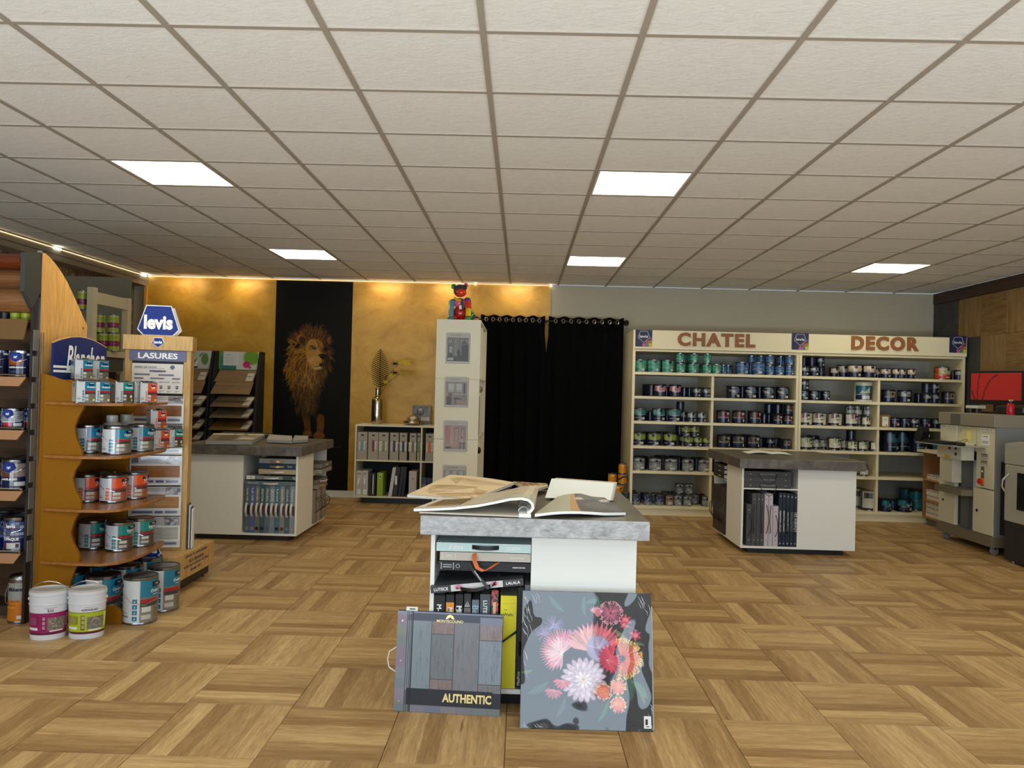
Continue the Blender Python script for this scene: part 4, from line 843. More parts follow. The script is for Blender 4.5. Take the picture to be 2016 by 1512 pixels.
row(2, 'A', [T(1259.5, 'teal', 'L'), T(1296.5, 'teal', 'L'), T(1327.5, 'teal', 'L'), T(1360.5, 'greyband'), T(1381, 'greyband'), T(1395, 'greyband', 'S', 0, 1), T(1280, 'navy', 'M', 0, 1), T(1346, 'greyband', 'M', 0, 1), T(1339, 'navy', 'S', 1, 1), T(1314, 'navy', 'L', 0, 1),
             T(1423, 'redpic', 'L'), T(1454.5, 'redpic', 'L'), T(1484.5, 'redpic', 'L'), T(1504, 'navy', 'S', 0, 1), T(1517, 'navy', 'S', 0, 1), T(1531.5, 'redpic'), T(1551, 'redpic'), T(1551, 'redpic', 'M', 1), T(1531, 'navy', 'M', 1, 1), T(1517, 'navy', 'M', 1, 1)])
row(3, 'A', [T(1258, 'lime', 'L'), T(1288.5, 'lime', 'L'), T(1319.5, 'lime', 'L'), T(1345, 'lime', 'M', 0, 1), T(1355.5, 'lime'), T(1374.5, 'lime'), T(1392, 'lime', 'S'), T(1350, 'lime', 'M', 1), T(1368, 'lime', 'M', 1), T(1277, 'navy', 'L', 0, 1), T(1303, 'navy', 'L', 0, 2), T(1338, 'navy', 'M', 1, 1),
             T(1424.5, 'olivepic', 'L'), T(1453, 'olivepic', 'L'), T(1482.5, 'olivepic', 'L'), T(1515, 'greyw', 'M', 0, 1), T(1547, 'beigepic', 'M'), T(1500, 'navy', 'M', 0, 1), T(1531, 'navy', 'M', 0, 1), T(1438, 'navy', 'L', 0, 1), T(1468, 'navy', 'L', 0, 1)])
row(4, 'A', [T(1256.5, 'silver', 'L'), T(1289, 'silver', 'L'), T(1321, 'silver', 'L'), T(1352.5, 'silver', 'L'), T(1387, 'silver', 'L'), T(1262, 'navy', 'L', 0, 1), T(1305, 'navy', 'L', 0, 1), T(1337, 'navy', 'L', 0, 1), T(1371, 'navy', 'L', 0, 1), T(1300, 'navy', 'L', 0, 2), T(1328, 'navy', 'L', 0, 2), T(1416, 'navy', 'L', 0, 0), T(1443, 'greyw', 'L')])
row(5, 'A', [T(1251.5, 'blueabs', 'm'), T(1275, 'blueabs', 'm'), T(1298, 'blueabs', 'm'), T(1316.8, 'silverbrown', 'm'), T(1334.5, 'silver', 'm'), T(1353, 'silver', 'm'), T(1389, 'silver', 'm'), T(1366, 'silver', 'm', 0, 1), T(1246, 'blueabs', 'm', 0, 1), T(1269, 'blueabs', 'm', 0, 1), T(1308, 'silverbrown', 'm', 0, 1), T(1290, 'silver', 'm', 0, 1), T(1328, 'silver', 'm', 0, 1), T(1347, 'silver', 'm', 0, 1), T(1385, 'navy', 'm', 0, 1), T(1310, 'silver', 'm', 0, 2), T(1328, 'silver', 'm', 0, 2), T(1242.5, 'blueabs', 'm', 0, 2),
             T(1336.5, 'silver', 'm', 1, 1), T(1355.5, 'silver', 'm', 1, 1)])
row(0, 'B', [T(1584, 'whitegrey', 'S'), T(1603, 'whitegrey'), T(1616, 'navy', 'S', 0, 1), T(1615, 'whitegrey', 'S', 1, 1), T(1598, 'navy', 'S', 1, 1), T(1586, 'navy', 'S', 1, 1), T(1642, 'peach', 'M', 0, 1), T(1652, 'peach', 'M', 0, 2), T(1662, 'peach', 'L', 0, 1), T(1682.5, 'peach', 'L'), T(1710, 'peach', 'L'), T(1728.5, 'peach', 'S', 0, 1), T(1743.5, 'peach'), T(1764, 'peach', 'S'), T(1779, 'peach', 'S'), T(1793.5, 'peach', 'S'),
             T(1855, 'orange', 'O'), T(1875.5, 'whitegrey', 'S', 0, 1), T(1887.5, 'whitegrey')])
row(1, 'B', [T(1583, 'house', 'M'), T(1602.5, 'house'), T(1625.5, 'house', 'S'), T(1583, 'whitegrey', 'M', 1), T(1614, 'navy', 'M', 0, 1), T(1699, 'bucket', 'B'),
             T(1748.5, 'beigepic', 'L'), T(1780.5, 'greyw', 'L'), T(1809, 'navy', 'M', 0, 1), T(1823.5, 'greyw', 'M'), T(1842, 'greyw', 'M'), T(1824, 'navy', 'M', 1), T(1842, 'greyw', 'M', 1), T(1866, 'beigepic', 'l')])
row(2, 'B', [T(1585, 'plum', 'L'), T(1612.5, 'plum', 'L'), T(1643.5, 'plum', 'L'), T(1674, 'plum', 'L'), T(1692, 'plum', 'M', 0, 1), T(1704, 'plum'), T(1718.5, 'plum', 'S', 0, 1), T(1673, 'oxyl', 'M', 1, 1), T(1690, 'oxyl', 'M', 1, 1), T(1708, 'oxyl', 'M', 1, 1),
             T(1761.5, 'rednavy'), T(1780.5, 'rednavy'), T(1800, 'greyw'), T(1821.5, 'rednavy'), T(1842, 'greyw', 'M')])
row(3, 'B', [T(1585, 'oxy', 'L'), T(1606, 'oxy', 'M', 0, 1), T(1624, 'oxy', 'M', 0, 1), T(1641.5, 'oxy', 'L'), T(1662, 'oxy', 'M', 0, 1), T(1678, 'oxy'), T(1698, 'oxy'), T(1721, 'oxy'), T(1709, 'oxy', 'M', 0, 1), T(1675, 'navy', 'M', 1, 1), T(1600, 'navy', 'L', 0, 2),
             T(1751, 'clear', 'X'), T(1776, 'clear', 'X', 0, 1), T(1808, 'clear', 'X'), T(1840, 'navyteal', 'M', 0, 1)])
row(4, 'B', [T(1700.5, 'oxyl', 'm'), T(1712, 'oxyl', 'm', 0, 1), T(1686, 'oxyl', 'm', 0, 1)])
row(5, 'B', [T(1712, 'oxyl', 'X'), T(1690, 'oxyl', 'X', 0, 1), T(1742, 'navyteal', 'l'), T(1757.5, 'navyteal', 'M', 0, 1), T(1779, 'navyteal', 'O'), T(1787, 'tealxl', 'B', 0, 2), T(1804, 'tealxl', 'B', 0, 1)])
for it in range(40):      # keep neighbouring tins from touching: push the rear one back
    moved = False
    for i in range(len(tins)):
        for j in range(i+1, len(tins)):
            a, b_ = tins[i], tins[j]
            if a[2] != b_[2] or a[3] != b_[3] or (a[4] > 0) != (b_[4] > 0): continue
            A, B_ = a[0], b_[0]; ra, rb_ = A.data.vertices[24].co.length, B_.data.vertices[24].co.length; ra = math.hypot(A.data.vertices[24].co.x, A.data.vertices[24].co.y); rb_ = math.hypot(B_.data.vertices[24].co.x, B_.data.vertices[24].co.y)
            dx, dy = B_.location.x-A.location.x, B_.location.y-A.location.y; need = ra+rb_+.0015
            if math.hypot(dx, dy) < need:
                k = B_ if dy >= 0 else A; ny = math.sqrt(max(0, need*need-dx*dx))+(A.location.y if k is B_ else B_.location.y)
                if ny+max(ra, rb_) < SB-.025 and ny > k.location.y+1e-5: k.location.y = ny+.0005; moved = True
    if not moved: break
grp = {}
for (o, kind, shelf, unit, lev, bh, x) in tins: grp.setdefault((kind, shelf, unit, lev, bh), []).append((x, o))
UN = {'A': 'CHATEL', 'B': 'DECOR'}
for (kind, shelf, unit, lev, bh), L_ in grp.items():
    L_.sort(key=lambda q: q[0]); pos = ('stacked ' if lev else '')+['in front', 'behind', 'far behind'][bh]
    for n, (x, o) in enumerate(L_):
        lab = ('%s %s label' % (ORD[n] if len(L_) > 1 else 'the', KCOL[kind])) if KCOL[kind].startswith(('navy tin', 'white bucket')) else '%s %s tin' % (ORD[n] if len(L_) > 1 else 'the', KCOL[kind])
        if len(L_) > 1: lab += ' from left'
        tag(o, lab+', %s, %s %s shelf' % (pos, SHELFN[shelf], UN[unit]), 'paint tin', 'paint tins on the %s shelves' % UN[unit])
# cardboard box between the tins
c = U(1743, 820, SY+.06); t = thing('cardboard_box', 'brown cardboard box with white label beside tins, third DECOR shelf', 'box', (c.x, SY+.06, ZT[2]))
put('carton', boxme('ct', mat('brown_card', (150, 104, 58), .7), -.058, .058, 0, .2, 0, .142), t, bevel=.002)
put('label_sheet', boxme('ls', M_paper, -.034, .034, -.0015, 0, .012, .122), t); put('print', MB().box(-.02, .02, -.002, -.0016, .09, .094).box(-.014, .014, -.002, -.0016, .08, .083).box(.008, .022, -.002, -.0016, .018, .032).mesh('pr', M_dtext), t)
# tube-shaped white bottle lying beside tins, fifth DECOR shelf
# ---------------------------------------------------------------- amber tins by the curtain
ax = 1.185; ay = 9.22
for (dx, dy, z, r, h, k, lab) in ((-.075, .02, 0, .095, .16, 'amber', 'amber tin at floor level, left one of the lowest pair by the black curtain'), (.052, -.10, 0, .07, .13, 'amber', 'small amber tin with grey label on floor beside the CHATEL shelves'),
      (-.06, .0, .16, .095, .18, 'amber', 'large amber tin, second from floor in the stack by the curtain'), (.03, -.055, .13, .0, 0, '', ''),
      (-.10, .02, .34, .055, .12, 'amber', 'left amber tin of the third layer by the black curtain'), (.015, -.01, .34, .055, .12, 'amber', 'right amber tin of the third layer, with dark round logo'), (.012, -.01, .4605, .05, .12, 'amber', 'topmost amber tin of the stack by the black curtain')):
    if r == 0: continue
    b_, l_, p_, hd = tinmeshes(k, r, h); o = put('paint_tin', b_, None, (ax+dx, ay+dy, z+.0005), .1); put('label', p_, o); put('lid', l_, o); tag(o, lab, 'paint tin', 'amber tins stacked by the curtain')
b_, l_, p_, hd = tinmeshes('darkred', .055, .13); o = put('paint_tin', b_, None, (ax+.045, ay-.11, .132), .1); put('label', p_, o); put('lid', l_, o); tag(o, 'dark red and slate tin standing on the small amber tin', 'paint tin', 'amber tins stacked by the curtain')
t = thing('hand_scraper', 'curved black handle hanging over the amber tins', 'tool', (ax, ay-.17, .40)); put('handle', MB().tube([(-.10, .03, -.07), (-.06, .0, .0), (0, -.01, .04), (.05, 0, .04), (.062, 0, .0)], [.006, .01, .011, .01, .008], 8).mesh('hh', M_black, True), t)
# ================================================================ CORNER CABINET
M_cab = mat('beige_grey_cabinet', (170, 160, 140), .5)
t = thing('corner_cabinet', 'narrow open corner cabinet full of small white boxes beside the tinting machine', 'cabinet', (0, 0, 0))
kx, kx1, ky0, ky1 = 4.60, 5.08, 8.40, 9.02
M_cabin = mat('brown_cabinet_inside', (160, 112, 66), .6)
put('side_panel', boxme('s', M_cab, kx, kx1, ky0, ky0+.02, .08, .82), t); put('side_panel', boxme('s', M_cabin, kx, kx1, ky1-.02, ky1, .08, .82), t); put('back_panel', boxme('s', M_cabin, kx1-.02, kx1, ky0+.02, ky1-.02, .08, .82), t)
for z in (.08, .27, .50): put('shelf_board', boxme('s', wood('shelf_edge_oak', (190, 142, 84), (170, 122, 66), (150, 104, 56), .5, axis='Y'), kx+.002, kx1-.02, ky0+.02, ky1-.02, z, z+.018), t)
put('plinth', boxme('s', mat('grey_plinth', (120, 114, 100), .6), kx+.05, kx1, ky0, ky1, 0, .08), t); put('worktop', boxme('s', M_cream, kx-.06, kx1, ky0-.02, ky1+.03, .822, .85), t)
M_box = mat('small_white_box', (214, 206, 190), .7); nb = 0
for (z, n, lay, lab) in ((.098, 5, 3, 'bottom shelf'), (.288, 4, 2, 'middle shelf'), (.518, 3, 1, 'upper shelf')):
    for l in range(lay):
        for k in range(n-(l if z > .2 else 0)):
            y = ky1-.075-k*.105; bz = z+l*.056+.0005; nm = '%s white box from the shelves side, %s layer, %s of the corner cabinet' % (ORD[k], ('lowest', 'second', 'third')[l], lab)
            o = put('small_box', boxme('bx', M_box, 0, .16, -.046, .046, 0, .054), None, (kx+.02+R_.uniform(0, .02), y, bz), R_.uniform(-.1, .1) if z < .2 else R_.uniform(-.35, .35) if l else 0); put('flap', boxme('fl', mat('box_print', (150, 146, 140), .7), -.0012, 0, -.04, .04, .036, .048), o); tag(o, nm, 'box', 'small white boxes in the corner cabinet')
t = thing('tape_dispenser', 'cream rounded dispenser lying on the corner cabinet top', 'dispenser', (4.66, 8.62, .852)); put('body', MB().prism([(-.06, 0), (.09, 0), (.09, .03), (.02, .05), (-.03, .055), (-.06, .03)], -.05, .05, 'x').mesh('td', mat('cream_plastic', (220, 206, 170), .5)), t); put('core', MB().box(-.052, -.05, -.02, .03, .01, .04).mesh('co', M_black), t)
t = thing('paper_pile', 'pile of papers and samples on the corner cabinet top', 'papers', (4.82, 8.75, .851)); 
for k in range(4): put('sheet', boxme('sh', (M_paper, mat('tan_card', (180, 140, 100), .7))[k % 2], -.12+.01*k, .10, -.13, .14-.02*k, .008*k, .008*k+.007), t)
# ================================================================ TINTING MACHINE
mx, my0, my1, mz = 4.33, 7.21, 8.16, 1.29
M_mach = mat('machine_beige', (214, 208, 184), .4); M_machd = mat('machine_grey', (128, 130, 130), .45); M_mtop = mat('machine_top', (140, 130, 114), .5); M_mbase = mat('machine_base', (118, 108, 90), .5)
t = thing('tinting_machine', 'tall beige paint tinting machine on castors, front facing the aisle', 'machine', (mx, my0, 0))
ML = my1-my0   # local: x to the right (depth), y away along its front, z up
def mp(name, m_, x0, x1, y0, y1, z0, z1, bev=.0, lab=None):
    o = put(name, boxme(name, m_, x0, x1, y0, y1, z0, z1), t, bevel=bev)
    if lab: o['label'] = lab
    return o
mp('base', M_mbase, -.02, .62, 0, ML, .075, .17, .004); mp('rear_body', M_machd, .16, .62, .0, ML, .17, mz-.12, .0)
mp('side_panel', M_machd, .0, .16, -.0, .012, .17, mz-.12)
mp('front_panel', M_mach, 0, .16, .014, .30, .60, mz-.125, .004, 'beige upper right front panel with notices'); mp('door', M_mach, -.005, .16, .014, .335, .175, .59, .004, 'beige lower right door with black lock')
mp('door', M_mach, -.005, .16, ML-.30, ML, .175, .62, .004, 'beige lower left door'); mp('front_panel', M_mach, 0, .16, ML-.30, ML, .625, mz-.125, .003)
mp('top_cover', M_mtop, -.02, .62, -.005, ML+.005, mz-.12, mz, .006); mp('keypad_strip', mat('dark_grey_patch', (96, 92, 86), .5), -.024, -.019, .55, .72, mz-.115, mz-.01)
mp('head_front', M_mach, .01, .16, .302, ML-.302, .93, mz-.125); mp('slope', mat('pale_yellow_panel', (214, 206, 160), .5), .0, .008, .31, .56, 1.0, mz-.13)
mp('control_box', M_mach, -.12, .0, .335, .78, .84, 1.0, .004, 'projecting beige control box'); mp('button_plate', mat('white_plate', (206, 206, 200), .4), -.123, -.12, .34, .52, .845, .995)
for z in (.895, .95): put('button', MB().lathe([(.016, -.004), (.016, .004)], 16).mesh('b', M_black), t, (-.124, .43, z)).rotation_euler = (0, PI/2, 0)
mp('warning_sticker', mat('dark_red_sticker', (110, 34, 44), .5), -.122, -.12, .53, .57, .93, .99); mp('warning_sticker', mat('yellow_sticker', (214, 176, 40), .5), -.122, -.12, .53, .63, .845, .875)
mp('recess_wall', mat('grey_recess', (92, 94, 94), .5), .03, .16, .47, ML-.302, .17, .84); mp('recess_wall', mat('speckled_white_sheet', (206, 210, 214), .35, noise=.12, nscale=120), .07, .16, .336, .468, .17, .84, 0, 'speckled white metal sheet'); mp('side_box', M_mach, -.06, .03, .60, .80, .60, .84, .003)
mp('tin_shelf', M_mbase, -.11, .07, .34, .84, .50, .56, .004, 'grey-brown projecting can table'); mp('socket', mat('dark_socket', (30, 32, 36), .5), .028, .03, ML-.345, ML-.305, .19, .60)
for y in (.10,): put('lock', MB().lathe([(.014, -.003), (.014, .003)], 14).mesh('lk', M_black), t, (-.007, .265, .38)).rotation_euler = (0, PI/2, 0)
put('lock', MB().lathe([(.012, -.003), (.012, .003)], 14).mesh('lk', M_black), t, (-.007, ML-.09, .40)).rotation_euler = (0, PI/2, 0)
mp('switch_plate', mat('grey_plate', (96, 92, 84), .4), -.004, 0, .17, .215, .62, .80); put('emergency_stop', MB().lathe([(.02, 0), (.02, .01), (.026, .02), (.026, .03), (.001, .034)], 18).mesh('es', mat('red_button', (206, 34, 24), .4), True), t, (-.004, .20, .66)).rotation_euler = (0, -PI/2, 0)
mp('stop_collar', mat('yellow_collar', (220, 160, 30), .5), -.006, -.004, .165, .22, .63, .69); put('indicator', MB().lathe([(.01, 0), (.01, .006)], 12).mesh('in', M_paper), t, (-.004, .192, .755)).rotation_euler = (0, -PI/2, 0)
for (y0, y1, z0, z1) in ((.10, .22, 1.0, 1.10), (.10, .23, .875, .93), (.11, .23, .815, .868)): 
    o = mp('notice', M_paper if z0 > .95 else mat('framed_notice', (196, 188, 170), .5), -.003, 0, y0, y1, z0, z1)
    put('print', MB().box(-.0045, -.003, y0+.015, y1-.015, z0+.02, z0+.024).box(-.0045, -.003, y0+.015, y1-.015, z0+.034, z0+.038).box(-.0045, -.003, y0+.015, y1-.03, z1-.02, z1-.015).mesh('pr', M_dtext), o)
for (ya, n) in ((.045, 6), (ML-.27, 6)):
    for k in range(n):
        o = mp('sticker', M_paper, -.003, 0, ya+.036*k, ya+.036*k+.03, mz-.155, mz-.132); put('print', boxme('p', (M_dtext, mat('red_print', (170, 40, 40), .5))[k % 2], -.004, -.003, ya+.036*k+.006, ya+.036*k+.026, mz-.147, mz-.141), o)
mp('note', mat('yellow_note', (240, 222, 130), .6), -.002, -.0005, .40, .47, 1.03, 1.12)
for (x, y) in ((.04, .06), (.04, ML-.08), (.56, .06), (.56, ML-.08)):
    o = put('castor', MB().lathe([(.034, -.014), (.037, -.008), (.037, .008), (.034, .014)], 16).mesh('cs', mat('castor_rubber', (130, 130, 132), .5), True), t, (x, y, .0375)); o.rotation_euler = (PI/2, 0, 0)
    put('fork', boxme('fk', M_steel, x-.012, x+.012, y-.02, y+.02, .055, .076), t)
mp('keyboard_shelf', mat('glass_grey_shelf', (150, 150, 140), .2), -.30, .0, .16, ML-.10, 1.005-.03, .985, 0, 'thin grey shelf')
t2 = thing('keyboard', 'black keyboard on the tinting machine shelf', 'keyboard', (mx-.27, my0+.36, .986), 0)
put('case', boxme('kb', M_black, 0, .19, 0, .44, 0, .018), t2, bevel=.003)
mb = MB()
for i in range(14):
    for j in range(5): mb.box(.012+j*.034, .040+j*.034, .010+i*.030, .036+i*.030, .018, .024)
o = put('keys', mb.mesh('keys', mat('key_black', (30, 30, 32), .5)), t2); o['kind'] = 'stuff'
t2 = thing('mouse', 'black computer mouse beside the keyboard', 'mouse', (mx-.18, my0+.24, .986)); put('body', MB().lathe([(.028, 0), (.034, .012), (.028, .026), (.012, .033), (.001, .034)], 16, sy=1.6).mesh('ms', M_black, True), t2)
put('cable', MB().tube([(.03, .03, .02), (.09, .05, .05), (.12, .12, .06), (.13, .25, .03), (.12, .4, .012)], .0025, 5).mesh('cb', M_black, True), t2)
t2 = thing('handheld_scanner', 'black and white handheld device standing left of the keyboard', 'scanner', (mx-.22, my1-.10, .986))
put('body', MB().prism([(-.14, .0), (-.02, .0), (.03, .05), (.05, .10), (.02, .15), (-.05, .15), (-.09, .09), (-.13, .03)], -.035, .035, 'x').mesh('sc', M_black), t2, rz=PI)
put('stand', MB().prism([(-.17, .0), (-.06, .0), (.03, .055), (.02, .085), (-.08, .025), (-.17, .02)], -.045, -.036, 'x').mesh('st', M_wp), t2, rz=PI, loc=(0, 0, 0))
# monitor, papers and spray on and behind the machine
t2 = thing('monitor', 'black monitor showing a red screen with dark plant stalks', 'monitor', (4.74, 7.90, 1.292), PI/2+PI+.0)
t2.rotation_euler = (0, 0, -1.19)
put('bezel', boxme('bz', M_black, -.29, .29, -.015, .02, .09, .43), t2, bevel=.004)
P = Paint(96, 52, (150, 22, 18), 1)
for pts in ([(14, 50), (14, 30), (16, 12), (18, 0)], [(24, 50), (28, 34), (34, 20), (44, 8), (52, 4)], [(8, 50), (5, 40), (3, 34)]):
    P.stroke(pts, 1.0, .6, (70, 16, 18))
    for (x, y), (x2, y2) in zip(pts, pts[1:]):
        for k in range(4): f = k/4; P.ell(x+(x2-x)*f+R_.uniform(-1, 1), y+(y2-y)*f, 1.3, 2.2, (60, 14, 18), .9, .5)
put('screen', P.mesh('screen', mat('screen_glow', (200, 40, 34), .6, attr='print', emit=.2), lambda u, v: (-.27+.54*u, -.0158, .405-.27*v)), t2)
put('stand', MB().box(-.03, .03, .0, .03, .02, .12).box(-.11, .11, -.08, .08, 0, .014).mesh('ms', M_black), t2)
t2 = thing('device', 'flat white scanner plate resting under the monitor', 'device', (4.60, 8.02, 1.292), -PI/2); put('plate', boxme('pl', M_wp, -.10, .12, -.04, .04, .045, .075), t2, bevel=.004); put('foot', MB().box(-.05, -.03, -.02, .02, 0, .045).box(.06, .08, -.02, .02, 0, .045).mesh('ft', M_steel), t2)
t2 = thing('printer', 'low black printer on top of the tinting machine', 'printer', (4.70, 7.30, 1.292)); put('body', boxme('pb', M_black, -.08, .22, 0, .42, 0, .085), t2, bevel=.02)
c = U(1991, 812, 7.28); t2 = thing('spray_can', 'small red spray can with yellow nozzle on the machine', 'can', (c.x-.02, 7.26, 1.292))
put('body', MB().lathe([(.030, 0), (.032, .004), (.032, .09), (.026, .10), (.02, .105)], 18).mesh('rc', mat('red_can', (186, 20, 40), .3), True), t2); put('cap', MB().lathe([(.02, .105), (.022, .11), (.020, .125)], 14).mesh('cp', M_black, True), t2)
put('nozzle', MB().lathe([(.009, .125), (.009, .138), (.001, .14)], 10).mesh('nz', mat('yellow_nozzle', (230, 190, 40), .4), True), t2, (-.008, 0, 0)); put('nozzle', MB().lathe([(.006, .125), (.006, .138), (.001, .14)], 10).mesh('nz', M_wp, True), t2, (.014, 0, 0))
# second machine, cut by the frame
t = thing('mixer_machine', 'grey can mixing machine with dark window at the right edge', 'machine', (4.30, 6.35, 0))
put('base', boxme('b', mat('charcoal_base', (34, 36, 40), .5), 0, .7, 0, .66, .02, .36), t, bevel=.006); put('cabinet', boxme('c', mat('mixer_grey', (164, 162, 150), .4), -.005, .7, 0, .665, .36, .86), t, bevel=.01)
put('hood', MB().prism([(-.005, .865), (.7, .865), (.7, 1.06), (.12, 1.06), (-.005, 1.04)], 0, .665, 'y').mesh('hd', mat('mixer_grey', (164, 162, 150), .4)), t)
put('window', boxme('wd', mat('dark_glass', (18, 22, 26), .15), -.012, -.004, .06, .48, .48, .80), t, bevel=.003)
put('handle', MB().tube([(-.01, .62, .60), (-.05, .625, .66), (-.05, .62, .72), (-.01, .60, .78)], .009, 8).mesh('hn', M_chrome, True), t)
put('foot', MB().lathe([(.02, 0), (.02, .02)], 10).mesh('f', M_steel), t, (.05, .05, 0)); put('foot', MB().lathe([(.02, 0), (.02, .02)], 10).mesh('f', M_steel), t, (.05, .6, 0)); put('foot', MB().lathe([(.02, 0), (.02, .02)], 10).mesh('f', M_steel), t, (.6, .3, 0))
t = thing('hand_tool', 'orange-handled tool hanging between the two machines', 'tool', (4.40, 7.06, .82)); put('grip', MB().prism([(-.02, .03), (.02, .05), (.03, -.02), (.01, -.08), (-.01, -.06)], -.02, .02, 'y').mesh('gp', mat('orange_grip', (226, 110, 50), .5)), t)
put('plate', boxme('pl', M_black, -.02, .05, .02, .148, -.62, .04), t)
# ================================================================ ISLANDS
def island(lab, x0, x1, y0, y1, z, th, ins, insf, flip, top_m, edge_m, body_m, zb=.085):
    t = thing('display_island', lab, 'display island', (0, 0, 0), group='square display islands')
    mb = MB().box(x0, x1, y0, y1, z-th, z); me = mb.mesh('worktop', [edge_m, top_m])
    for p in me.polygons: p.material_index = 1 if p.normal.z > .5 else 0
    put('worktop', me, t, bevel=.004)
    a, b, c, d = x0+ins, x1-ins, y0+insf, y1-insf; xm, ym = (a+b)/2, (c+d)/2; p = .018; zt_ = z-th-.001
    put('bottom_board', boxme('bb', body_m, a, b, c, d, zb-.02, zb), t)
    put('inner_wall', boxme('iw', body_m, xm-p/2, xm+p/2, c+.001, d-.001, zb, zt_), t); put('inner_wall', boxme('iw', body_m, a+.001, xm-p/2, ym-p/2, ym+p/2, zb, zt_), t); put('inner_wall', boxme('iw', body_m, xm+p/2, b-.001, ym-p/2, ym+p/2, zb, zt_), t)
    def pan(*q): put('outer_panel', boxme('op', body_m, *q, zb, zt_), t)
    if not flip: pan(a, a+p, c, ym-p/2); pan(a, xm-p/2, d-p, d); pan(b-p, b, ym+p/2, d); pan(xm+p/2, b, c, c+p)
    else: pan(b-p, b, c, ym-p/2); pan(xm+p/2, b, d-p, d); pan(a, a+p, ym+p/2, d); pan(a, xm-p/2, c, c+p)
    put('plinth', boxme('pl', M_black if not flip else mat('brown_plinth', (48, 38, 30), .6), a+.08, b-.08, c+.06, d-.06, 0, zb-.02), t)
    return t, (a, b, c, d, xm, ym)
M_wb = mat('island_white', (236, 236, 230), .45)
iC, gC = island('square island in the middle with pale grey concrete edge and open wallpaper books', -.42, .557, 3.345, 4.35, .85, .082, .038, .10, False, M_conctop, M_conc, M_wb)
put('folded_corner', MB().add([(.557, 3.3442, .848), (.557, 3.3442, .769), (.50, 3.3442, .769), (.557, 3.3435, .848), (.557, 3.3435, .769), (.50, 3.3435, .769)], [(0, 1, 2), (3, 5, 4), (0, 3, 4, 1), (1, 4, 5, 2), (2, 5, 3, 0)]).mesh('fold', mottled('concrete_fold', [(.25, (120, 119, 120)), (.5, (160, 160, 162)), (.8, (200, 200, 204))], 5., .38, bump=.02)), iC)
iR, gR = island('square island with dark top holding charcoal and navy books, before the paint shelves', 1.932, 3.035, 6.925, 8.10, .85, .085, .045, .09, False, M_conctop, M_concd, M_wb, zb=.07)
iL, gL = island('square island with dark top holding blue-grey books, by the lion poster', -3.02, -1.925, 6.89, 8.05, .85, .085, .05, .07, True, M_conctop, M_concd, mat('island_warm_white', (238, 235, 224), .5), zb=.07)
M_pages = mat('page_block', (206, 204, 198), .8)
def vbook(lab, x0, x1, y, z0, z1, m, d=.32, g='books', cat='sample book', pages=True, lean=0.):
    t = thing('sample_book', lab, cat, ((x0+x1)/2, y, z0), group=g); w_ = (x1-x0)/2-.0008; h = z1-z0; th = min(.004, w_*.25)
    put('cover', MB().box(-w_, w_, 0, .004, 0, h).box(-w_, -w_+th, .004, d, 0, h).box(w_-th, w_, .004, d, 0, h).mesh('cover', m), t)
    put('pages', boxme('pages', M_pages, -w_+th+.0005, w_-th-.0005, .006, d-.01, .004, h-.012), t); t.rotation_euler.y = lean
    return t, w_, h
def hbook(lab, x0, x1, y, z0, z1, m, d=.40, g='books', tilt=0.):
    t = thing('sample_book', lab, 'sample book', (x0, y, z0), group=g); w_ = x1-x0; h = z1-z0
    put('cover', MB().box(0, w_, 0, .004, 0, h).box(0, w_, .004, d, 0, .004).box(0, w_, .004, d, h-.004, h).mesh('cover', m), t)
    put('pages', boxme('pages', M_pages, .006, w_-.006, .006, d-.008, .0045, h-.0045), t); t.rotation_euler.y = -tilt
    return t, w_, h
def letters(parent, s, m, x, y, z, **k):
    o = put('lettering', textmb(s, **k).mesh('lettering', m), parent, (x, y, z)); return o
def cm(n, c, r=.5): return mat('board_'+n, c, r)
YC = gC[2]+.004       # front of the books of the middle island
def zC(py, px=950, Y=None): return U(px, py, Y or YC).z
def xC(px, py=1100, Y=None): return U(px, py, Y or YC).x
GC = 'wallpaper books inside the middle island'
# lying books
t, w_, h = hbook('pale aqua book lying topmost, reading Eden and UGEPA', xC(859), gC[4]-.012, YC-.01, zC(1086, 950), zC(1069, 950), cm('aqua', (196, 220, 218)), g=GC)
letters(t, 'Eden', M_ltext, .085, 0, h/2, w=.062, shear=.3); letters(t, 'UGEPA', M_ltext, w_-.075, 0, h/2, w=.062, bold=.02); straph(h*.55, 0, w_*.38, w_*.66, .022, .018, M_black, t)
t, w_, h = hbook('beige linen book lying second from top with orange leather strap', xC(866), gC[4]-.012, YC-.004, zC(1104.5), zC(1088), cm('linen', (196, 188, 176), .8), g=GC)
for xx in (.012, .068): put('line', boxme('ln', M_ltext, xx, xx+.0015, -.0008, 0, .006, h-.006), t)
letters(t, 'TAPET', M_ltext, .04, 0, h*.6, w=.03); letters(t, 'COLLECTION', M_ltext, .04, 0, h*.35, w=.036); letters(t, 'BORÅSTAPETER', M_ltext, w_-.06, 0, h*.5, w=.06)
put('strap', MB().band([(w_*.38, -.004, h*.9), (w_*.385, -.024, h*.2), (w_*.42, -.035, -h*.6), (w_*.49, -.036, -h*.95), (w_*.56, -.030, -h*.6), (w_*.64, -.01, -h*.1)], .018, .003, (.9, 0, .3)).mesh('strap', mat('tan_leather', (204, 98, 34), .5), True), t)
t, w_, h = hbook('black book lying third from top, reading SCANDINAVIAN DESIGNERS', xC(863), gC[4]-.012, YC+.004, zC(1125), zC(1107), cm('ink', (22, 23, 30)), g=GC)
for xx in (.012, .066): put('line', boxme('ln', M_ltext, xx, xx+.002, -.0008, 0, .005, h-.005), t)
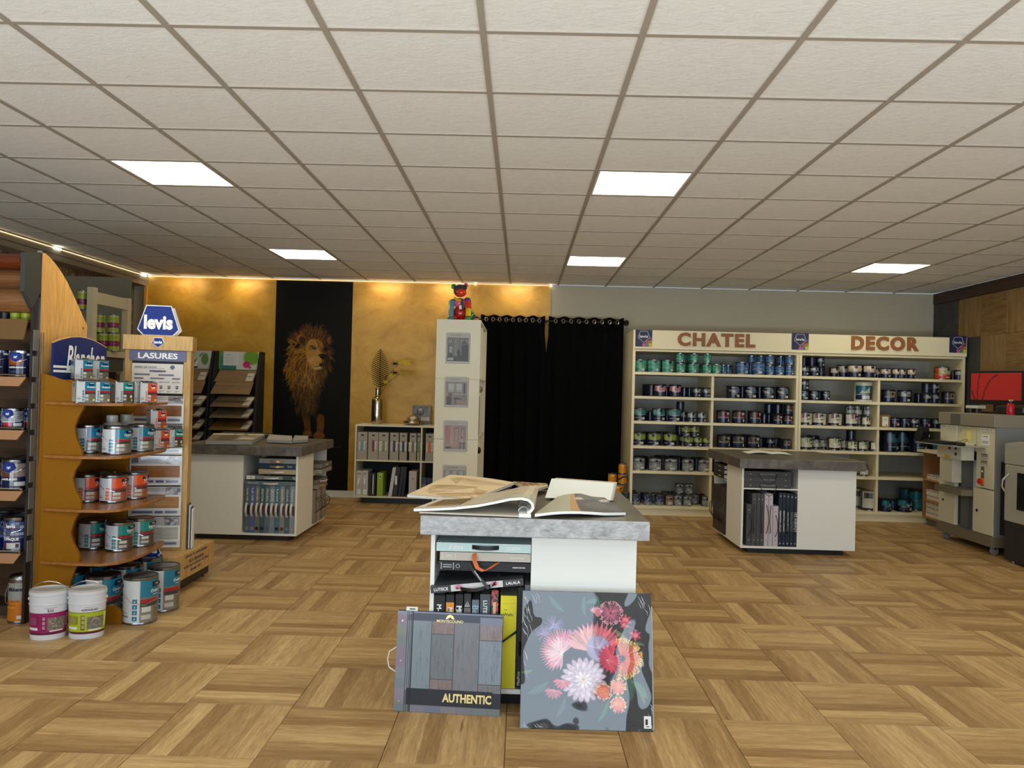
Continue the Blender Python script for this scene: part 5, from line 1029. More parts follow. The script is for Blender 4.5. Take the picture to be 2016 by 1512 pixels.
letters(t, 'SCANDINAVIAN', M_ltext, .040, 0, h*.62, w=.040, bold=.02); letters(t, 'DESIGNERS III', M_ltext, .040, 0, h*.38, w=.038, bold=.02); letters(t, 'BORÅSTAPETER', M_ltext, w_-.05, 0, h*.5, w=.055, bold=.02)
put('ring_mark', MB().tube([(.086+.008*math.cos(a), -.0012, h/2+.008*math.sin(a)) for a in [2*PI*k/14 for k in range(15)]], .0009, 4).mesh('rm', M_ltext), t)
put('ribbon', MB().band([(w_*.33, -.006, h*.9), (w_*.40, -.03, 0), (w_*.5, -.05, -h*.9), (w_*.56, -.056, -h*1.55), (w_*.6, -.05, -h*1.3), (w_*.66, -.02, -h*.2)], .013, .002, (.8, 0, .55)).mesh('rb', M_black, True), t)
o = put('lettering', textmb('SCANDINAVIAN DESIGN', w=.085, rot=-.98, bold=.02).mesh('rt', M_ltext), t, (w_*.46, -.048, -h*.55)); o.rotation_euler = (.1, 0, 0)
zl = zC(1168, 849, YC-.03)
t, w_, h = hbook('grey flowered book lying tilted on the upright books, LUTECE and LALALA', xC(849, 1160, YC-.03), xC(849, 1160, YC-.03)+.405, YC-.035, zl, zl+.030, cm('charcoal', (58, 60, 66)), g=GC, tilt=.118, d=.30)
P = Paint(70, 12, (206, 204, 206), 1)
for k in range(40): P.ell(R_.uniform(0, 70), R_.uniform(0, 12), 1.5, 1, (180, 186, 176), .5)
P.ell(11, 5, 5, 4, (206, 110, 140), .9); P.ell(58, 5, 5, 4, (206, 110, 140), .9); P.ell(58, 5, 2, 2, (230, 190, 196)); P.ell(9, 7, 1.6, 1.6, (30, 26, 30)); P.ell(59, 6, 1.6, 1.6, (30, 26, 30))
put('flower_strip', panel_print(P, 'fs', .088, .315, .001, h-.001, -.0006, printmat(.6)), t); letters(t, 'LUTECE', M_ltext, .045, 0, h/2, w=.062, bold=.02); letters(t, 'LALALA', M_ltext, .36, 0, h/2, w=.062, bold=.02)
straph(h*.35, 0, .13, .26, .024, .014, M_black, t, drop=.006)
# upright books
def vb(lab, p0, p1, py, m, z0=.088, **k): return vbook(lab, xC(p0, 1200), xC(p1, 1200), YC, z0, zC(py, (p0+p1)/2), m, g=GC, d=.30, **k)
M_bk = cm('black_linen', (34, 34, 38), .6)
t, w_, h = vb('wide black book, leftmost upright in middle island, reading M-C', 853, 876, 1172, M_bk); letters(t, 'M-COLLECTION', M_ltext, 0, 0, h-.14, w=.20, rot=-PI/2, bold=.03)
t, w_, h = vb('black book with orange block reading MA, second upright from left', 877.5, 894, 1171, M_bk); put('block', boxme('bl', mat('orange_label', (226, 146, 60), .5), -w_, w_, -.001, 0, h-.20, h-.033), t); letters(t, 'MANILA', M_ltext, 0, -.001, h-.11, w=.11, rot=-PI/2, bold=.03)
t, w_, h = vb('black book with white streaks reading MER, third upright from left', 896, 911.5, 1170, M_bk); letters(t, 'MERIDIAN', M_ltext, 0, -.0016, h-.12, w=.14, rot=-PI/2, bold=.04)
P = Paint(14, 60, (30, 30, 34), 1)
for k in range(26): x = R_.uniform(0, 14); y = R_.uniform(10, 60); P.stroke([(x, y), (x+R_.uniform(-4, 4), y+R_.uniform(3, 8))], 1.2, .6, (190, 192, 196), .7)
put('streaks', panel_print(P, 'st', -w_, w_, h-.16, h-.01, -.0007, printmat(.6)), t)
t, w_, h = vb('dark grey book with white triangle emblem, fourth upright from left', 913, 927, 1169, cm('slate_black', (48, 48, 52))); put('emblem', MB().tube([(-.011, -.0012, h-.055), (.011, -.0012, h-.055), (0, -.0012, h-.033), (-.011, -.0012, h-.055)], .0014, 4).tube([(-.004, -.0012, h-.052), (.006, -.0012, h-.052), (.001, -.0012, h-.042), (-.004, -.0012, h-.052)], .0012, 4).mesh('em', M_ltext), t); put('block', boxme('bl', mat('taupe_label', (120, 112, 106), .6), -w_, w_, -.001, 0, h-.16, h-.062), t)
t, w_, h = vb('blue-grey book reading Bella, fifth upright from left', 928.5, 943, 1181, cm('blue_grey', (104, 118, 128))); letters(t, 'Bella', mat('pale_blue_letters', (176, 196, 204), .6), 0, 0, h-.06, w=.07, rot=-PI/2)
t, w_, h = vb('slate book reading LUTECE, sixth upright from left', 944.5, 965.5, 1170, cm('slate_blue', (76, 84, 92))); letters(t, 'LUTECE', M_ltext, 0, 0, h-.07, w=.085, rot=-PI/2, bold=.02)
t, w_, h = vb('narrow dark book with red and green flowers, left of yellow book', 966.5, 981, 1162, cm('dark_green', (44, 60, 60)))
P = Paint(14, 90, (52, 70, 70), 1)
for k in range(50): P.ell(R_.uniform(0, 14), R_.uniform(0, 60), R_.uniform(1, 3), R_.uniform(1, 4), (206, 70, 76) if k % 2 else (230, 110, 110), .8, R_.uniform(0, 3))
P.rect(4, 22, 9, 44, (226, 190, 150)); put('flowers', panel_print(P, 'fl', -w_, w_, h-.22, h, -.0007, printmat(.6)), t)
t, w_, h = vb('bright yellow book reading New Walls, in the middle island', 985, 1017.5, 1173, cm('yellow', (226, 214, 40))); letters(t, 'New', M_dtext, -.012, 0, h-.062, w=.014); letters(t, 'Walls.', M_dtext, 0, 0, h-.082, w=.045, bold=.01)
put('strap', MB().band([(w_, -.01, h*.62), (0, -.02, h*.56), (-w_*1.1, -.012, h*.48)], .010, .003, (0, 0, 1)).mesh('sp', M_black, True), t); put('frame_line', MB().box(-.026, .026, -.0008, 0, h-.034, h-.0335).mesh('fl2', mat('olive_line', (150, 140, 30), .6)), t)
t, w_, h = vb('tall black book reading MissPrint, right of the yellow book', 1018.5, 1031, 1157, M_bk); letters(t, 'MissPrint', M_ltext, -.002, 0, .045, w=.06, rot=PI/2); straph(h*.4, 0, -.004, .004, .01, .06, M_black, t)
t, w_, h = vb('grey book against the island divider, half behind the canvas', 1032, 1045, 1152, cm('mid_grey', (110, 112, 118)))
# things peeping out of the right hand compartment
for k, (y, c, cn) in enumerate(((4.0, (60, 62, 70), 'charcoal'), (4.07, (190, 190, 188), 'pale grey'), (4.15, (90, 96, 110), 'slate'))): pass
for k, (yy, z0, z1, c, cn) in enumerate(((3.62, .30, .62, (52, 54, 62), 'charcoal'), (3.68, .09, .42, (170, 168, 160), 'pale grey'), (3.74, .09, .45, (40, 42, 50), 'black'))):
    t = thing('sample_book', '%s book in the middle island, right side compartment' % cn, 'sample book', (gC[1]-.30, yy, z0), group=GC); put('cover', boxme('c', cm('r_'+cn.replace(' ', '_'), c), 0, .312, 0, .045, 0, z1-z0), t); put('pages', boxme('p', M_pages, .004, .30, .004, .041, z1-z0, z1-z0+.002), t)
# ---------------------------------------------------------------- right island contents
YR = gR[2]+.004
def xR(px, py=1000): return U(px, py, YR).x
def zR(py, px=1510): return U(px, py, YR).z
GR = 'sample books in the right island'; xa, xb = gR[0]+.02, gR[4]-.012
put('shelf_board', boxme('sb', M_wb, xa-.001, xb+.002, gR[2]+.002, gR[5]-.02, zR(961.5)-.012, zR(961.5)), iR)
zst = zR(961.5)+.0005; M_ch = cm('charcoal_book', (66, 66, 68), .6); hh = (zR(928)-zst)/3
for k in range(3):
    t, w_, h = hbook('charcoal book lying %s of three in the right island' % ('lowest', 'in the middle', 'topmost')[k], xa+.004, xR(1557, 945), YR-.004, zst+k*hh, zst+(k+1)*hh-.001, M_ch, g=GR)
    letters(t, ('ATMOSPHERE', 'NATURAL LINENS', 'METALLIC MICA')[k], mat('pale_grey_letters', (150, 150, 150), .6), w_*.5, 0, h*.5, w=.13, bold=.01)
    put('dot', MB().box(.05, .056, -.001, 0, h/2-.003, h/2+.003).box(w_-.05, w_-.044, -.001, 0, h/2-.003, h/2+.003).mesh('d', M_ltext), t)
    if k != 1: put('cord', MB().tube([(w_*.33+(-.02 if k else .0), -.004, h/2), (w_*.38, -.03, -h*.6), (w_*.5, -.045, -h*1.3), (w_*.62, -.035, -h*.8), (w_*.7, -.004, h/2)], .0028, 6).mesh('cd', M_black, True), t)
vs_ = [(1470, 1480, 992, 'charcoal', 'short charcoal book, leftmost'), (1480.5, 1489.5, 971, 'charcoal', 'charcoal book, second from left'), (1490, 1497, 971, 'charcoal', 'charcoal book, third from left'), (1497.5, 1504.5, 972, 'charcoal', 'charcoal book, fourth from left'),
       (1505, 1513, 971, 'lilac', 'pale lilac book with dark cord, fifth from left'), (1513.5, 1521.5, 972, 'lilac', 'pale lilac book with red cord, sixth from left'), (1522, 1532.5, 996, 'lilac', 'short pale lilac book, seventh from left'),
       (1533, 1540, 970, 'navy', 'navy book reading CATHAY WALLPAPERS'), (1540.5, 1547, 970, 'navy', 'navy book reading CONTRACT WALLPAPERS'), (1547.5, 1555, 971, 'navy', 'navy book reading DESIGNER WALLPAPERS'), (1555.5, 1562.5, 972, 'navy', 'navy book with the faintest lettering'), (1563, 1570, 973, 'navy', 'navy book reading LINNEN, rightmost')]
cc = dict(charcoal=(72, 73, 75), lilac=(196, 190, 200), navy=(18, 32, 52)); tx = ['', '', '', '', '', '', '', 'CATHAY WALLPAPERS', 'CONTRACT WALLPAPERS', 'DESIGNER WALLPAPERS', 'COLLECTIONS', 'LINNEN 251']
for k, (p0, p1, py, cn, lab) in enumerate(vs_):
    t, w_, h = vbook(lab+' in the right island', xR(p0), min(xR(p1), xb), YR-.002, .0705, zR(py, p0), cm('bk_'+cn, cc[cn], .55), g=GR, d=.36)
    wt = mat('pale_grey_letters', (150, 150, 150), .6)
    if tx[k]: letters(t, tx[k], M_ltext if k != 10 else wt, 0, 0, h*.47, w=.17 if k > 8 else .19, rot=PI/2, bold=.015 if k != 10 else 0); letters(t, 'X', M_ltext, 0, 0, h-.03, w=.014); letters(t, 'X', M_ltext, 0, 0, .028, w=.014)
    else: put('dot', MB().box(-.003, .003, -.001, 0, h-.055, h-.049).box(-.003, .003, -.001, 0, .05, .056).mesh('d', M_ltext if cn != 'lilac' else M_dtext), t)
    if k in (0, 1, 3, 4, 5, 6, 9, 11): put('cord', MB().tube([(.0, -.004, h*.78), (.012*(-1)**k, -.02, h*.62), (.014*(-1)**k, -.026, h*.45), (.006*(-1)**k, -.018, h*.3), (-.004, -.004, h*.24)], .003, 6).mesh('cd', mat('red_brown_cord', (96, 26, 30), .6) if k in (5, 6, 4) else M_black, True), t)
# left side compartment of the right island (books seen on edge)
ys = gR[5]+.02
for k in range(3): t = thing('sample_book', '%s dark brown book lying, side compartment, right island' % ('lowest', 'middle', 'topmost')[k], 'sample book', (gR[0]-.02, ys+.03, .60+k*.045), group=GR); put('cover', boxme('c', cm('brown_black', (44, 38, 36)), 0, .36, 0, .40, 0, .042), t); put('pages', boxme('p', M_pages, .005, .355, -.001, .0, .006, .036), t); put('lettering', MB().box(-.001, 0, .12, .2, .018, .022).mesh('l', M_ltext), t)
put('shelf_board', boxme('sb', M_wb, gR[0]+.002, gR[4]-.01, ys-.01, gR[3]-.02, .585, .597), iR)
for k in range(6):
    t = thing('sample_book', '%s brown upright book from the front, side compartment, right island' % ORD[k], 'sample book', (gR[0]-.012, ys+.005+k*.075, .0705), group=GR); c = ((58, 46, 42), (66, 54, 48), (50, 42, 40))[k % 3]
    put('cover', boxme('c', cm('umber%d' % (k % 3), c), 0, .38, 0, .068, 0, .44), t); put('cord', MB().tube([(-.002, .03, .10), (-.04, .034, .16), (-.045, .034, .24), (-.002, .03, .30)], .004, 6).mesh('cd', M_black, True), t); put('lettering', MB().box(-.001, 0, .03, .036, .18, .3).mesh('l', mat('pale_grey_letters', (150, 150, 150), .6)), t)
t = thing('cord_loop', 'black cord loop hanging from right side of the right island', 'cord', (gR[1], ys-.22, .2)); put('cord', MB().tube([(.0, 0, .12), (.035, 0, .07), (.04, 0, 0), (.025, 0, -.06), (.0, 0, -.08)], .005, 6).mesh('cd', M_black, True), t)
def patch(name, c4, th, m, P=None, pm=None, bulge=None, lab=None, par=None, nu=16, nv=8, part='pages'):
    """a slightly curved sheet or block of pages between four corners: front-left, front-right, back-right, back-left (px, py, z)"""
    A, B, C, D = [UZ(*q) if len(q) == 3 else Vector(q[:3]) for q in c4]
    def f(u, v, off=0.): p = (A*(1-u)+B*u)*(1-v)+(D*(1-u)+C*u)*v; return (p.x, p.y, p.z+(bulge(u, v) if bulge else 0)+off)
    mb = MB(); n = nu+1
    top = [f(i/nu, j/nv) for j in range(nv+1) for i in range(nu+1)]; bot = [f(i/nu, j/nv, -th) for j in range(nv+1) for i in range(nu+1)]; N = len(top)
    fs = [(j*n+i, j*n+i+1, (j+1)*n+i+1, (j+1)*n+i) for j in range(nv) for i in range(nu)]; rim = [i for i in range(n)]+[j*n+nu for j in range(1, nv+1)]+[nv*n+i for i in range(nu-1, -1, -1)]+[j*n for j in range(nv-1, 0, -1)]
    mb.add(top+bot, fs+[tuple(q+N for q in g)[::-1] for g in fs]+[(rim[k], rim[k]+N, rim[(k+1) % len(rim)]+N, rim[(k+1) % len(rim)]) for k in range(len(rim))])
    put(part, mb.mesh(name, m), par)
    if P is not None: put('print', P.mesh(name+'_print', pm or printmat(.5), lambda u, v: f(u, 1-v, .0012)), par)
    return f
t = thing('leaflet', 'creased white leaflet lying open on the right island', 'leaflet', (0, 0, 0)); patch('leaflet', [(1474, 893, .852), (1520, 894, .852), (1517, 889, .852), (1461, 889, .852)], .001, M_paper, bulge=lambda u, v: .012*math.sin(u*PI), par=t, part='sheet'); patch('leaflet', [(1520, 894, .852), (1560, 896, .852), (1548, 891, .852), (1517, 889, .852)], .001, M_paper, bulge=lambda u, v: .006*math.sin(u*PI), par=t, part='sheet')
# ---------------------------------------------------------------- left island contents
YL = gL[2]+.004
def xL(px, py=980): return U(px, py, YL).x
def zL(py, px=540): return U(px, py, YL).z
GL = 'sample books in the left island'; xb2 = gL[1]-.02; k_ = 330/1919.
wh = mat('strap_white', (216, 206, 196), .5)
def ly(p, q, y0, y1, lab, c, cn, hd=wh, tx_='', pages=True):
    x0 = xL(350+p*k_); x1 = min(xL(350+q*k_), xb2-.001); t, w_, h = hbook(lab, x0, x1, YL-.004, zL(820+y1*k_), zL(820+y0*k_), cm(cn, c), g=GL, d=.38)
    straph(h*.45, 0, w_*.30 if q-p < 500 else w_*.36, w_*.68 if q-p < 500 else w_*.66, .03, .015, hd, t)
    if tx_: letters(t, tx_, M_ltext, w_*.16, 0, h*.5, w=.09)
    return t, w_, h
M_gs = mat('gold_strap', (190, 160, 110), .3, metal=.5)
t, w_, h = ly(768, 1340, 742, 789, 'long blue-grey book lying across the upright books, left island', (92, 112, 120), 'teal_grey', wh, 'SMITH & CO'); 
t, w_, h = ly(782, 1342, 682, 724, 'white-ended book with leaf pattern lying fourth from top, left island', (120, 134, 130), 'sage_dark', wh); put('label_sheet', boxme('ls', M_paper, .0, w_*.17, -.001, 0, 0, h), t); put('patterned_block', boxme('pb', cm('leafy', (62, 74, 64)), w_*.74, w_*.94, -.001, 0, .002, h-.002), t); letters(t, '72', M_dtext, w_*.09, -.001, h/2, w=.02, bold=.03)
t, w_, h = ly(918, 1350, 605, 660, 'cream book lying third from top, left island', (176, 160, 130), 'cream', wh)
t, w_, h = ly(918, 1350, 540, 600, 'deep blue book lying second from top with gold strap', (20, 50, 78), 'deep_blue', M_gs, ''); letters(t, 'focus', M_ltext, w_*.84, 0, h/2, w=.04)
t, w_, h = ly(922, 1350, 483, 536, 'pale pinkish grey book lying topmost, left island', (160, 152, 150), 'pinkish_grey', M_gs)
up = [((92, 106, 108), 'grey green'), ((82, 104, 158), 'cornflower blue'), ((120, 116, 106), 'taupe'), ((62, 92, 104), 'petrol'), ((100, 114, 122), 'steel grey'), ((124, 142, 148), 'light steel'), ((84, 112, 124), 'dusty blue'), ((130, 138, 136), 'silver sage'), ((78, 98, 104), 'dark teal grey'), ((134, 148, 152), 'pale blue grey')]
dots = [(110, 150, 160), (150, 140, 110), (20, 24, 34), (14, 16, 22), (84, 100, 100), (110, 136, 176), (14, 18, 26), (126, 30, 44), (90, 130, 140), (180, 140, 130)]
titles_ = ['Linen Life', 'LA VIE', 'Nordic', 'BRIGHTON', 'Masculine', 'GROOVE', 'Unis', 'Natural Effect', 'COLOURS', 'Texture']; u0, u1 = xL(350+770*k_), xb2-.002; uw = (u1-u0)/10; zt10 = zL(820+793*k_)
for k, (c, cn) in enumerate(up):
    t, w_, h = vbook('%s upright book with white strap in the left island' % cn, u0+k*uw, u0+(k+1)*uw, YL, .0705, zt10, cm('up%d' % k, c), g=GL, d=.37)
    strapv(0 if k % 3 else -.004, 0, h*.34, h*.63, .03, .018, wh, t); letters(t, titles_[k], M_ltext, 0, 0, h*.80, w=.11, rot=-PI/2, h=.016 if k != 5 else .03)
    put('dot', MB().lathe([(.016, 0), (.016, .001)], 16).mesh('dt', mat('dot%d' % k, dots[k], .5)), t, (0, 0, .04)).rotation_euler = (PI/2, 0, 0); put('photo_patch', boxme('pp', cm('pp%d' % (k % 4), ((40, 40, 44), (90, 66, 62), (60, 74, 80), (90, 56, 66))[k % 4]), .0, w_, -.0008, 0, h*.38, h*.58), t)
# side compartment of the left island
ys = gL[5]+.02
for k in range(4):
    z0 = (.40+.045*k) if k < 2 else (.55+.05*(k-2)); t = thing('sample_book', '%s pale book lying in the side compartment of the left island' % ('lowest', 'second', 'third', 'topmost')[k], 'sample book', (gL[1]-.33, ys+.03, z0), group=GL); put('cover', boxme('c', cm('side_grey%d' % (k % 2), ((150, 144, 134), (120, 112, 104))[k % 2]), 0, .355 if k < 2 else .40, 0, .40, 0, .04), t); put('handle', MB().band([(.355, .12, .02), (.40, .16, .022), (.40, .24, .022), (.355, .28, .02)], .012, .003, (0, 0, 1)).mesh('h', wh if k % 2 else M_gs, True), t)
put('shelf_board', boxme('sb', M_wb, gL[4]+.012, gL[1]-.002, ys-.01, gL[3]-.02, .535, .547), iL)
for k in range(7):
    t = thing('sample_book', '%s upright grey book from the front, side of the left island' % ORD[k], 'sample book', (gL[1]-.36, ys+.005+k*.066, .0705), group=GL); put('cover', boxme('c', cm('side_up%d' % (k % 3), ((146, 138, 128), (124, 116, 106), (164, 158, 148))[k % 3]), 0, .37, 0, .06, 0, .32), t)
    put('cord', MB().tube([(.372, .03, .10), (.41+.01*(k % 2), .04, .14), (.412+.012*(k % 3), .045, .2), (.372, .03, .24)], .003, 6).mesh('cd', mat('dark_cord', (60, 44, 36), .6), True), t)
# books on top of the left island
t = thing('sample_book', 'thick patterned sample book lying open-ended on the left island', 'sample book', (0, 0, 0), group='books on the left island top')
P = Paint(60, 24, (120, 112, 96), 1); P.rect(0, 0, 60, 5, (214, 208, 180)); P.rect(12, 8, 34, 24, (84, 78, 66)); P.rect(36, 8, 60, 20, (150, 140, 120)); P.rect(40, 15, 56, 19, (206, 200, 184))
patch('bk', [(405, 867, .888), (496, 868, .888), (522, 855, .888), (421, 853, .888)], .034, mat('grey_page_edge', (150, 148, 142), .7), P, par=t, nu=4, nv=2)
put('strap', MB().band([tuple(UZ(x, y, z)) for x, y, z in ((458, 857, .89), (468, 853.5, .905), (478, 853, .905), (490, 857, .89))], .05, .002, (0, 1, 0)).mesh('sp', mat('grey_strap', (130, 130, 118), .5), True), t)
t = thing('sample_book', 'pale grey boxed book lying on the left island, nearer the poster', 'sample book', (0, 0, 0), group='books on the left island top')
patch('bk2', [(525, 865, .885), (575, 867, .885), (575, 858, .885), (530, 855, .885)], .028, mat('pale_grey_box', (160, 156, 150), .6), par=t, nu=2, nv=2); patch('bk2b', [(576, 867, .883), (606, 865, .883), (607, 858, .883), (580, 857, .883)], .026, mat('grey_page_edge', (150, 148, 142), .7), par=t, nu=2, nv=2)
t = thing('sample_book', 'thin dark book lying behind the others on the left island', 'sample book', (0, 0, 0), group='books on the left island top'); patch('bk3', [(432, 853.5, .88), (527, 857, .88), (538, 852.5, .88), (440, 849.5, .88)], .02, cm('dark_cover', (60, 56, 50)), par=t, nu=2, nv=2)
# ================================================================ OPEN BOOKS ON THE MIDDLE ISLAND
t = thing('open_book', 'open wallpaper book showing beige leaf pattern, at the back left corner', 'book', (0, 0, 0), group='open books on the middle island')
P = Paint(150, 90, (230, 206, 166), 1)
for k in range(7):
    x, y = R_.uniform(0, 150), R_.uniform(0, 90); P.poly([(x, y), (x+R_.uniform(20, 60), y+R_.uniform(-12, 16)), (x+R_.uniform(10, 50), y+R_.uniform(10, 30))], (186, 154, 112), .6); P.poly([(x, y), (x+R_.uniform(-50, -10), y+R_.uniform(-12, 16)), (x+R_.uniform(-30, 20), y+R_.uniform(6, 20))], (224, 200, 160), .6)
for (x0, y0, x1, y1) in ((30, 10, 150, 16), (20, 46, 110, 40), (60, 78, 150, 60)):
    for k in range(26): f = k/26; x = x0+(x1-x0)*f; y = y0+(y1-y0)*f; P.stroke([(x, y), (x-5, y+16*math.sin(PI*f)+4)], 2.2, 1., (146, 108, 66), .75); P.stroke([(x+2, y), (x-2, y-8*math.sin(PI*f))], 1.2, .5, (226, 204, 166), .5)
patch('ob', [(802, 974, .882), (932, 982.5, .882), (1012, 950, .925), (886, 935, .935)], .012, M_pages, P, par=t, bulge=lambda u, v: .006*math.sin(u*PI)*v)
patch('ob2', [(803, 976, .868), (932, 985, .868), (1008, 957, .90), (890, 941, .915)], .006, mat('plum_cover', (90, 66, 74), .5), par=t, part='cover')
t = thing('open_book', 'thin floral wallpaper book lying at the back of the island', 'book', (0, 0, 0), group='open books on the middle island')
P = Paint(70, 30, (150, 104, 70), 1)
for k in range(60): P.ell(R_.uniform(0, 70), R_.uniform(0, 14), R_.uniform(1, 5), R_.uniform(1, 4), R_.choice([(190, 130, 90), (60, 44, 30), (120, 60, 40), (210, 180, 130)]), .7)
P.rect(0, 15, 70, 30, (200, 186, 160)); patch('ob3', [(1042, 968, .88), (1079, 957, .885), (1077, 952, .885), (1010, 948, .90)], .010, M_pages, P, par=t)
t = thing('open_book', 'book with blank white page standing half open at the back right', 'book', (0, 0, 0), group='open books on the middle island')
A, B = UZ(1073, 980, .862), UZ(1202, 985, .862); C_, D_ = U(1209, 951, B.y+.14), U(1086, 942, A.y+.14)
mb = MB()
def slab(c, dy, th): return [tuple(p+Vector((0, dy, 0))) for p in c]
pts = [A, B, C_, D_]; mb.add([tuple(p) for p in pts]+[tuple(p+Vector((.012, .03, -.004))) for p in pts], [(0, 1, 2, 3), (7, 6, 5, 4), (0, 4, 5, 1), (1, 5, 6, 2), (2, 6, 7, 3), (3, 7, 4, 0)]); put('pages', mb.mesh('wp', M_paper), t)
for k in range(3): q = [p+Vector((.016+.004*k, .034+.02*k, -.004)) for p in pts]; put('page', MB().add([tuple(p) for p in q]+[tuple(p+Vector((.002, .006, 0))) for p in q], [(0, 1, 2, 3), (7, 6, 5, 4), (0, 4, 5, 1), (1, 5, 6, 2), (2, 6, 7, 3), (3, 7, 4, 0)]).mesh('pg', mat('ivory_page', (196, 186, 166), .7)), t)
put('base_block', boxme('bsb', mat('ivory_page', (196, 186, 166), .7), A.x+.03, B.x, A.y+.05, 4.30, .8515, .8585), t)
t = thing('open_book', 'large open wallpaper book at the front, left page curled over its rings', 'book', (0, 0, 0), group='open books on the middle island')
# left half: pages that bend up and roll over at the binding
xl0 = UZ(822, 1000, .87).x; yfr, ybk = 3.355, 3.80
prof = [(-.455, .872), (-.38, .876), (-.28, .884), (-.18, .898), (-.10, .916), (-.04, .931), (.01, .936), (.042, .930), (.062, .912), (.066, .890), (.052, .872), (.038, .866)]
def pf(u):
    f = u*(len(prof)-1); i = min(int(f), len(prof)-2); g = f-i; return prof[i][0]*(1-g)+prof[i+1][0]*g, prof[i][1]*(1-g)+prof[i+1][1]*g
mb = MB(); nu, nv = 33, 6; vs = []
for th in (0., -.011):
    for j in range(nv+1):
        for i in range(nu+1):
            x, z = pf(i/nu); x2, z2 = pf(min(1, i/nu+.02)); x1, z1 = pf(max(0, i/nu-.02)); nx, nz = -(z2-z1), (x2-x1); L = math.hypot(nx, nz)+1e-9
            vs.append((x+nx/L*th*(1 if th else 0)+.10*(j/nv)*(1-i/nu), yfr+.03*(1-i/nu)*(1-j/nv)+(ybk-yfr)*j/nv, z+nz/L*th))
N = (nu+1)*(nv+1); n = nu+1; fs = [(j*n+i, j*n+i+1, (j+1)*n+i+1, (j+1)*n+i) for j in range(nv) for i in range(nu)]
rim = [i for i in range(n)]+[j*n+nu for j in range(1, nv+1)]+[nv*n+i for i in range(nu-1, -1, -1)]+[j*n for j in range(nv-1, 0, -1)]
mb.add(vs, fs+[tuple(q+N for q in g)[::-1] for g in fs]+[(rim[k], rim[k]+N, rim[(k+1) % len(rim)]+N, rim[(k+1) % len(rim)]) for k in range(len(rim))]); put('curled_pages', mb.mesh('cp', M_paper, True), t)
P = Paint(200, 70, (204, 194, 170), 1)
for k in range(46): x, y = R_.uniform(55, 195), R_.uniform(0, 70); P.stroke([(x, y), (x+R_.uniform(10, 34), y-R_.uniform(4, 16)), (x+R_.uniform(30, 56), y-R_.uniform(4, 10))], R_.uniform(4, 9), 2, R_.choice([(222, 184, 150), (184, 184, 166), (214, 200, 176), (176, 178, 164), (226, 196, 160)]), .55)
P.rect(0, 0, 52, 70, (216, 206, 192)); P.rect(10, 22, 46, 62, (112, 88, 50))
for k in range(140): P.ell(R_.uniform(11, 45), R_.uniform(23, 60), R_.uniform(1, 3), R_.uniform(.6, 2), R_.choice([(86, 92, 40), (150, 110, 60), (170, 130, 84), (70, 56, 32)]), .7)
P.rect(12, 54, 44, 60, (196, 170, 120), .6); P.rect(49, 20, 51, 64, (150, 110, 70), .6)
def cf(u, v):
    uu = u*.86; x, z = pf(uu); x2, z2 = pf(min(1, uu+.02)); x1, z1 = pf(max(0, uu-.02)); nx, nz = -(z2-z1), (x2-x1); L = math.hypot(nx, nz)+1e-9; w2 = 1-v
    return (x+nx/L*.0015+.10*w2*(1-uu), yfr+.002+.03*(1-uu)*(1-w2)+(ybk-yfr-.004)*w2, z+nz/L*.0015)
put('print', P.mesh('curl_print', printmat(.45), cf), t)
put('spine', boxme('sp', M_paper, .0, .052, yfr+.0, yfr+.42, .8515, .868), t); put('cover', MB().hexa([(-.43, yfr+.03, .853), (-.0, yfr+.0, .853), (.0, yfr+.40, .853), (-.33, yfr+.43, .853), (-.43, yfr+.03, .859), (0, yfr, .859), (0, yfr+.40, .859), (-.33, yfr+.43, .859)]).mesh('cv', mat('pale_cover', (200, 190, 176), .6)), t)
for k in range(3): put('ring', MB().tube([(.02+.022*math.cos(a), yfr+.06+.13*k, .868+.022*math.sin(a)) for a in [PI*q/8 for q in range(9)]], .003, 6).mesh('rg', M_chrome, True), t)
P = Paint(150, 70, (182, 178, 158), 1); P.poly([(46, 0), (58, 0), (74, 70), (58, 70)], (196, 146, 90)); P.poly([(58, 0), (150, 0), (150, 70), (74, 70)], (78, 74, 80))
for (x, y, r) in ((86, 16, 20), (122, 10, 18), (106, 46, 24), (140, 56, 18)): P.ell(x, y, r, r*.55, (104, 100, 104), .8)
for (x, y) in ((72, 22), (136, 28)):
    for a in range(12): an = a*.52; P.stroke([(x, y), (x+14*math.cos(an), y+7*math.sin(an))], 4, 1, (222, 216, 206), .9)
    P.ell(x, y, 3, 2, (206, 160, 90))
patch('rp', [(1053, 1012, .872), (1232, 1009, .866), (1180, 973, .872), (1098, 978, .88)], .012, M_paper, P, par=t, bulge=lambda u, v: .012*math.sin(PI*min(1, u*1.3))*(1-u*.4), part='right_pages')
# ================================================================ BOARDS LEANING ON THE MIDDLE ISLAND
def frame4(bl, br, tl, ytop):
    B0 = UZ(*bl, .001); B1 = UZ(*br, .001); B1.y = B0.y+(B1.y-B0.y); T0 = U(*tl, ytop)
    ex = (B1-B0).normalized(); ez = (T0-B0); hgt = ez.length; ez = (ez-ex*ez.dot(ex)); hgt = ez.length; ez.normalize(); ey = ez.cross(ex)
    return B0, (B1-B0).length, hgt, Matrix(((ex.x, ey.x, ez.x, B0.x), (ex.y, ey.y, ez.y, B0.y), (ex.z, ey.z, ez.z, B0.z), (0, 0, 0, 1)))
B0, bw, bh, Mx = frame4((774.5, 1399), (984, 1411), (790, 1202), 3.425)
t = thing('sample_binder', 'grey wood-pattern sample binder reading AUTHENTIC, leaning on the middle island', 'binder', (0, 0, 0)); t.matrix_world = Mx
M_bc = mat('binder_edge', (44, 46, 54), .4)
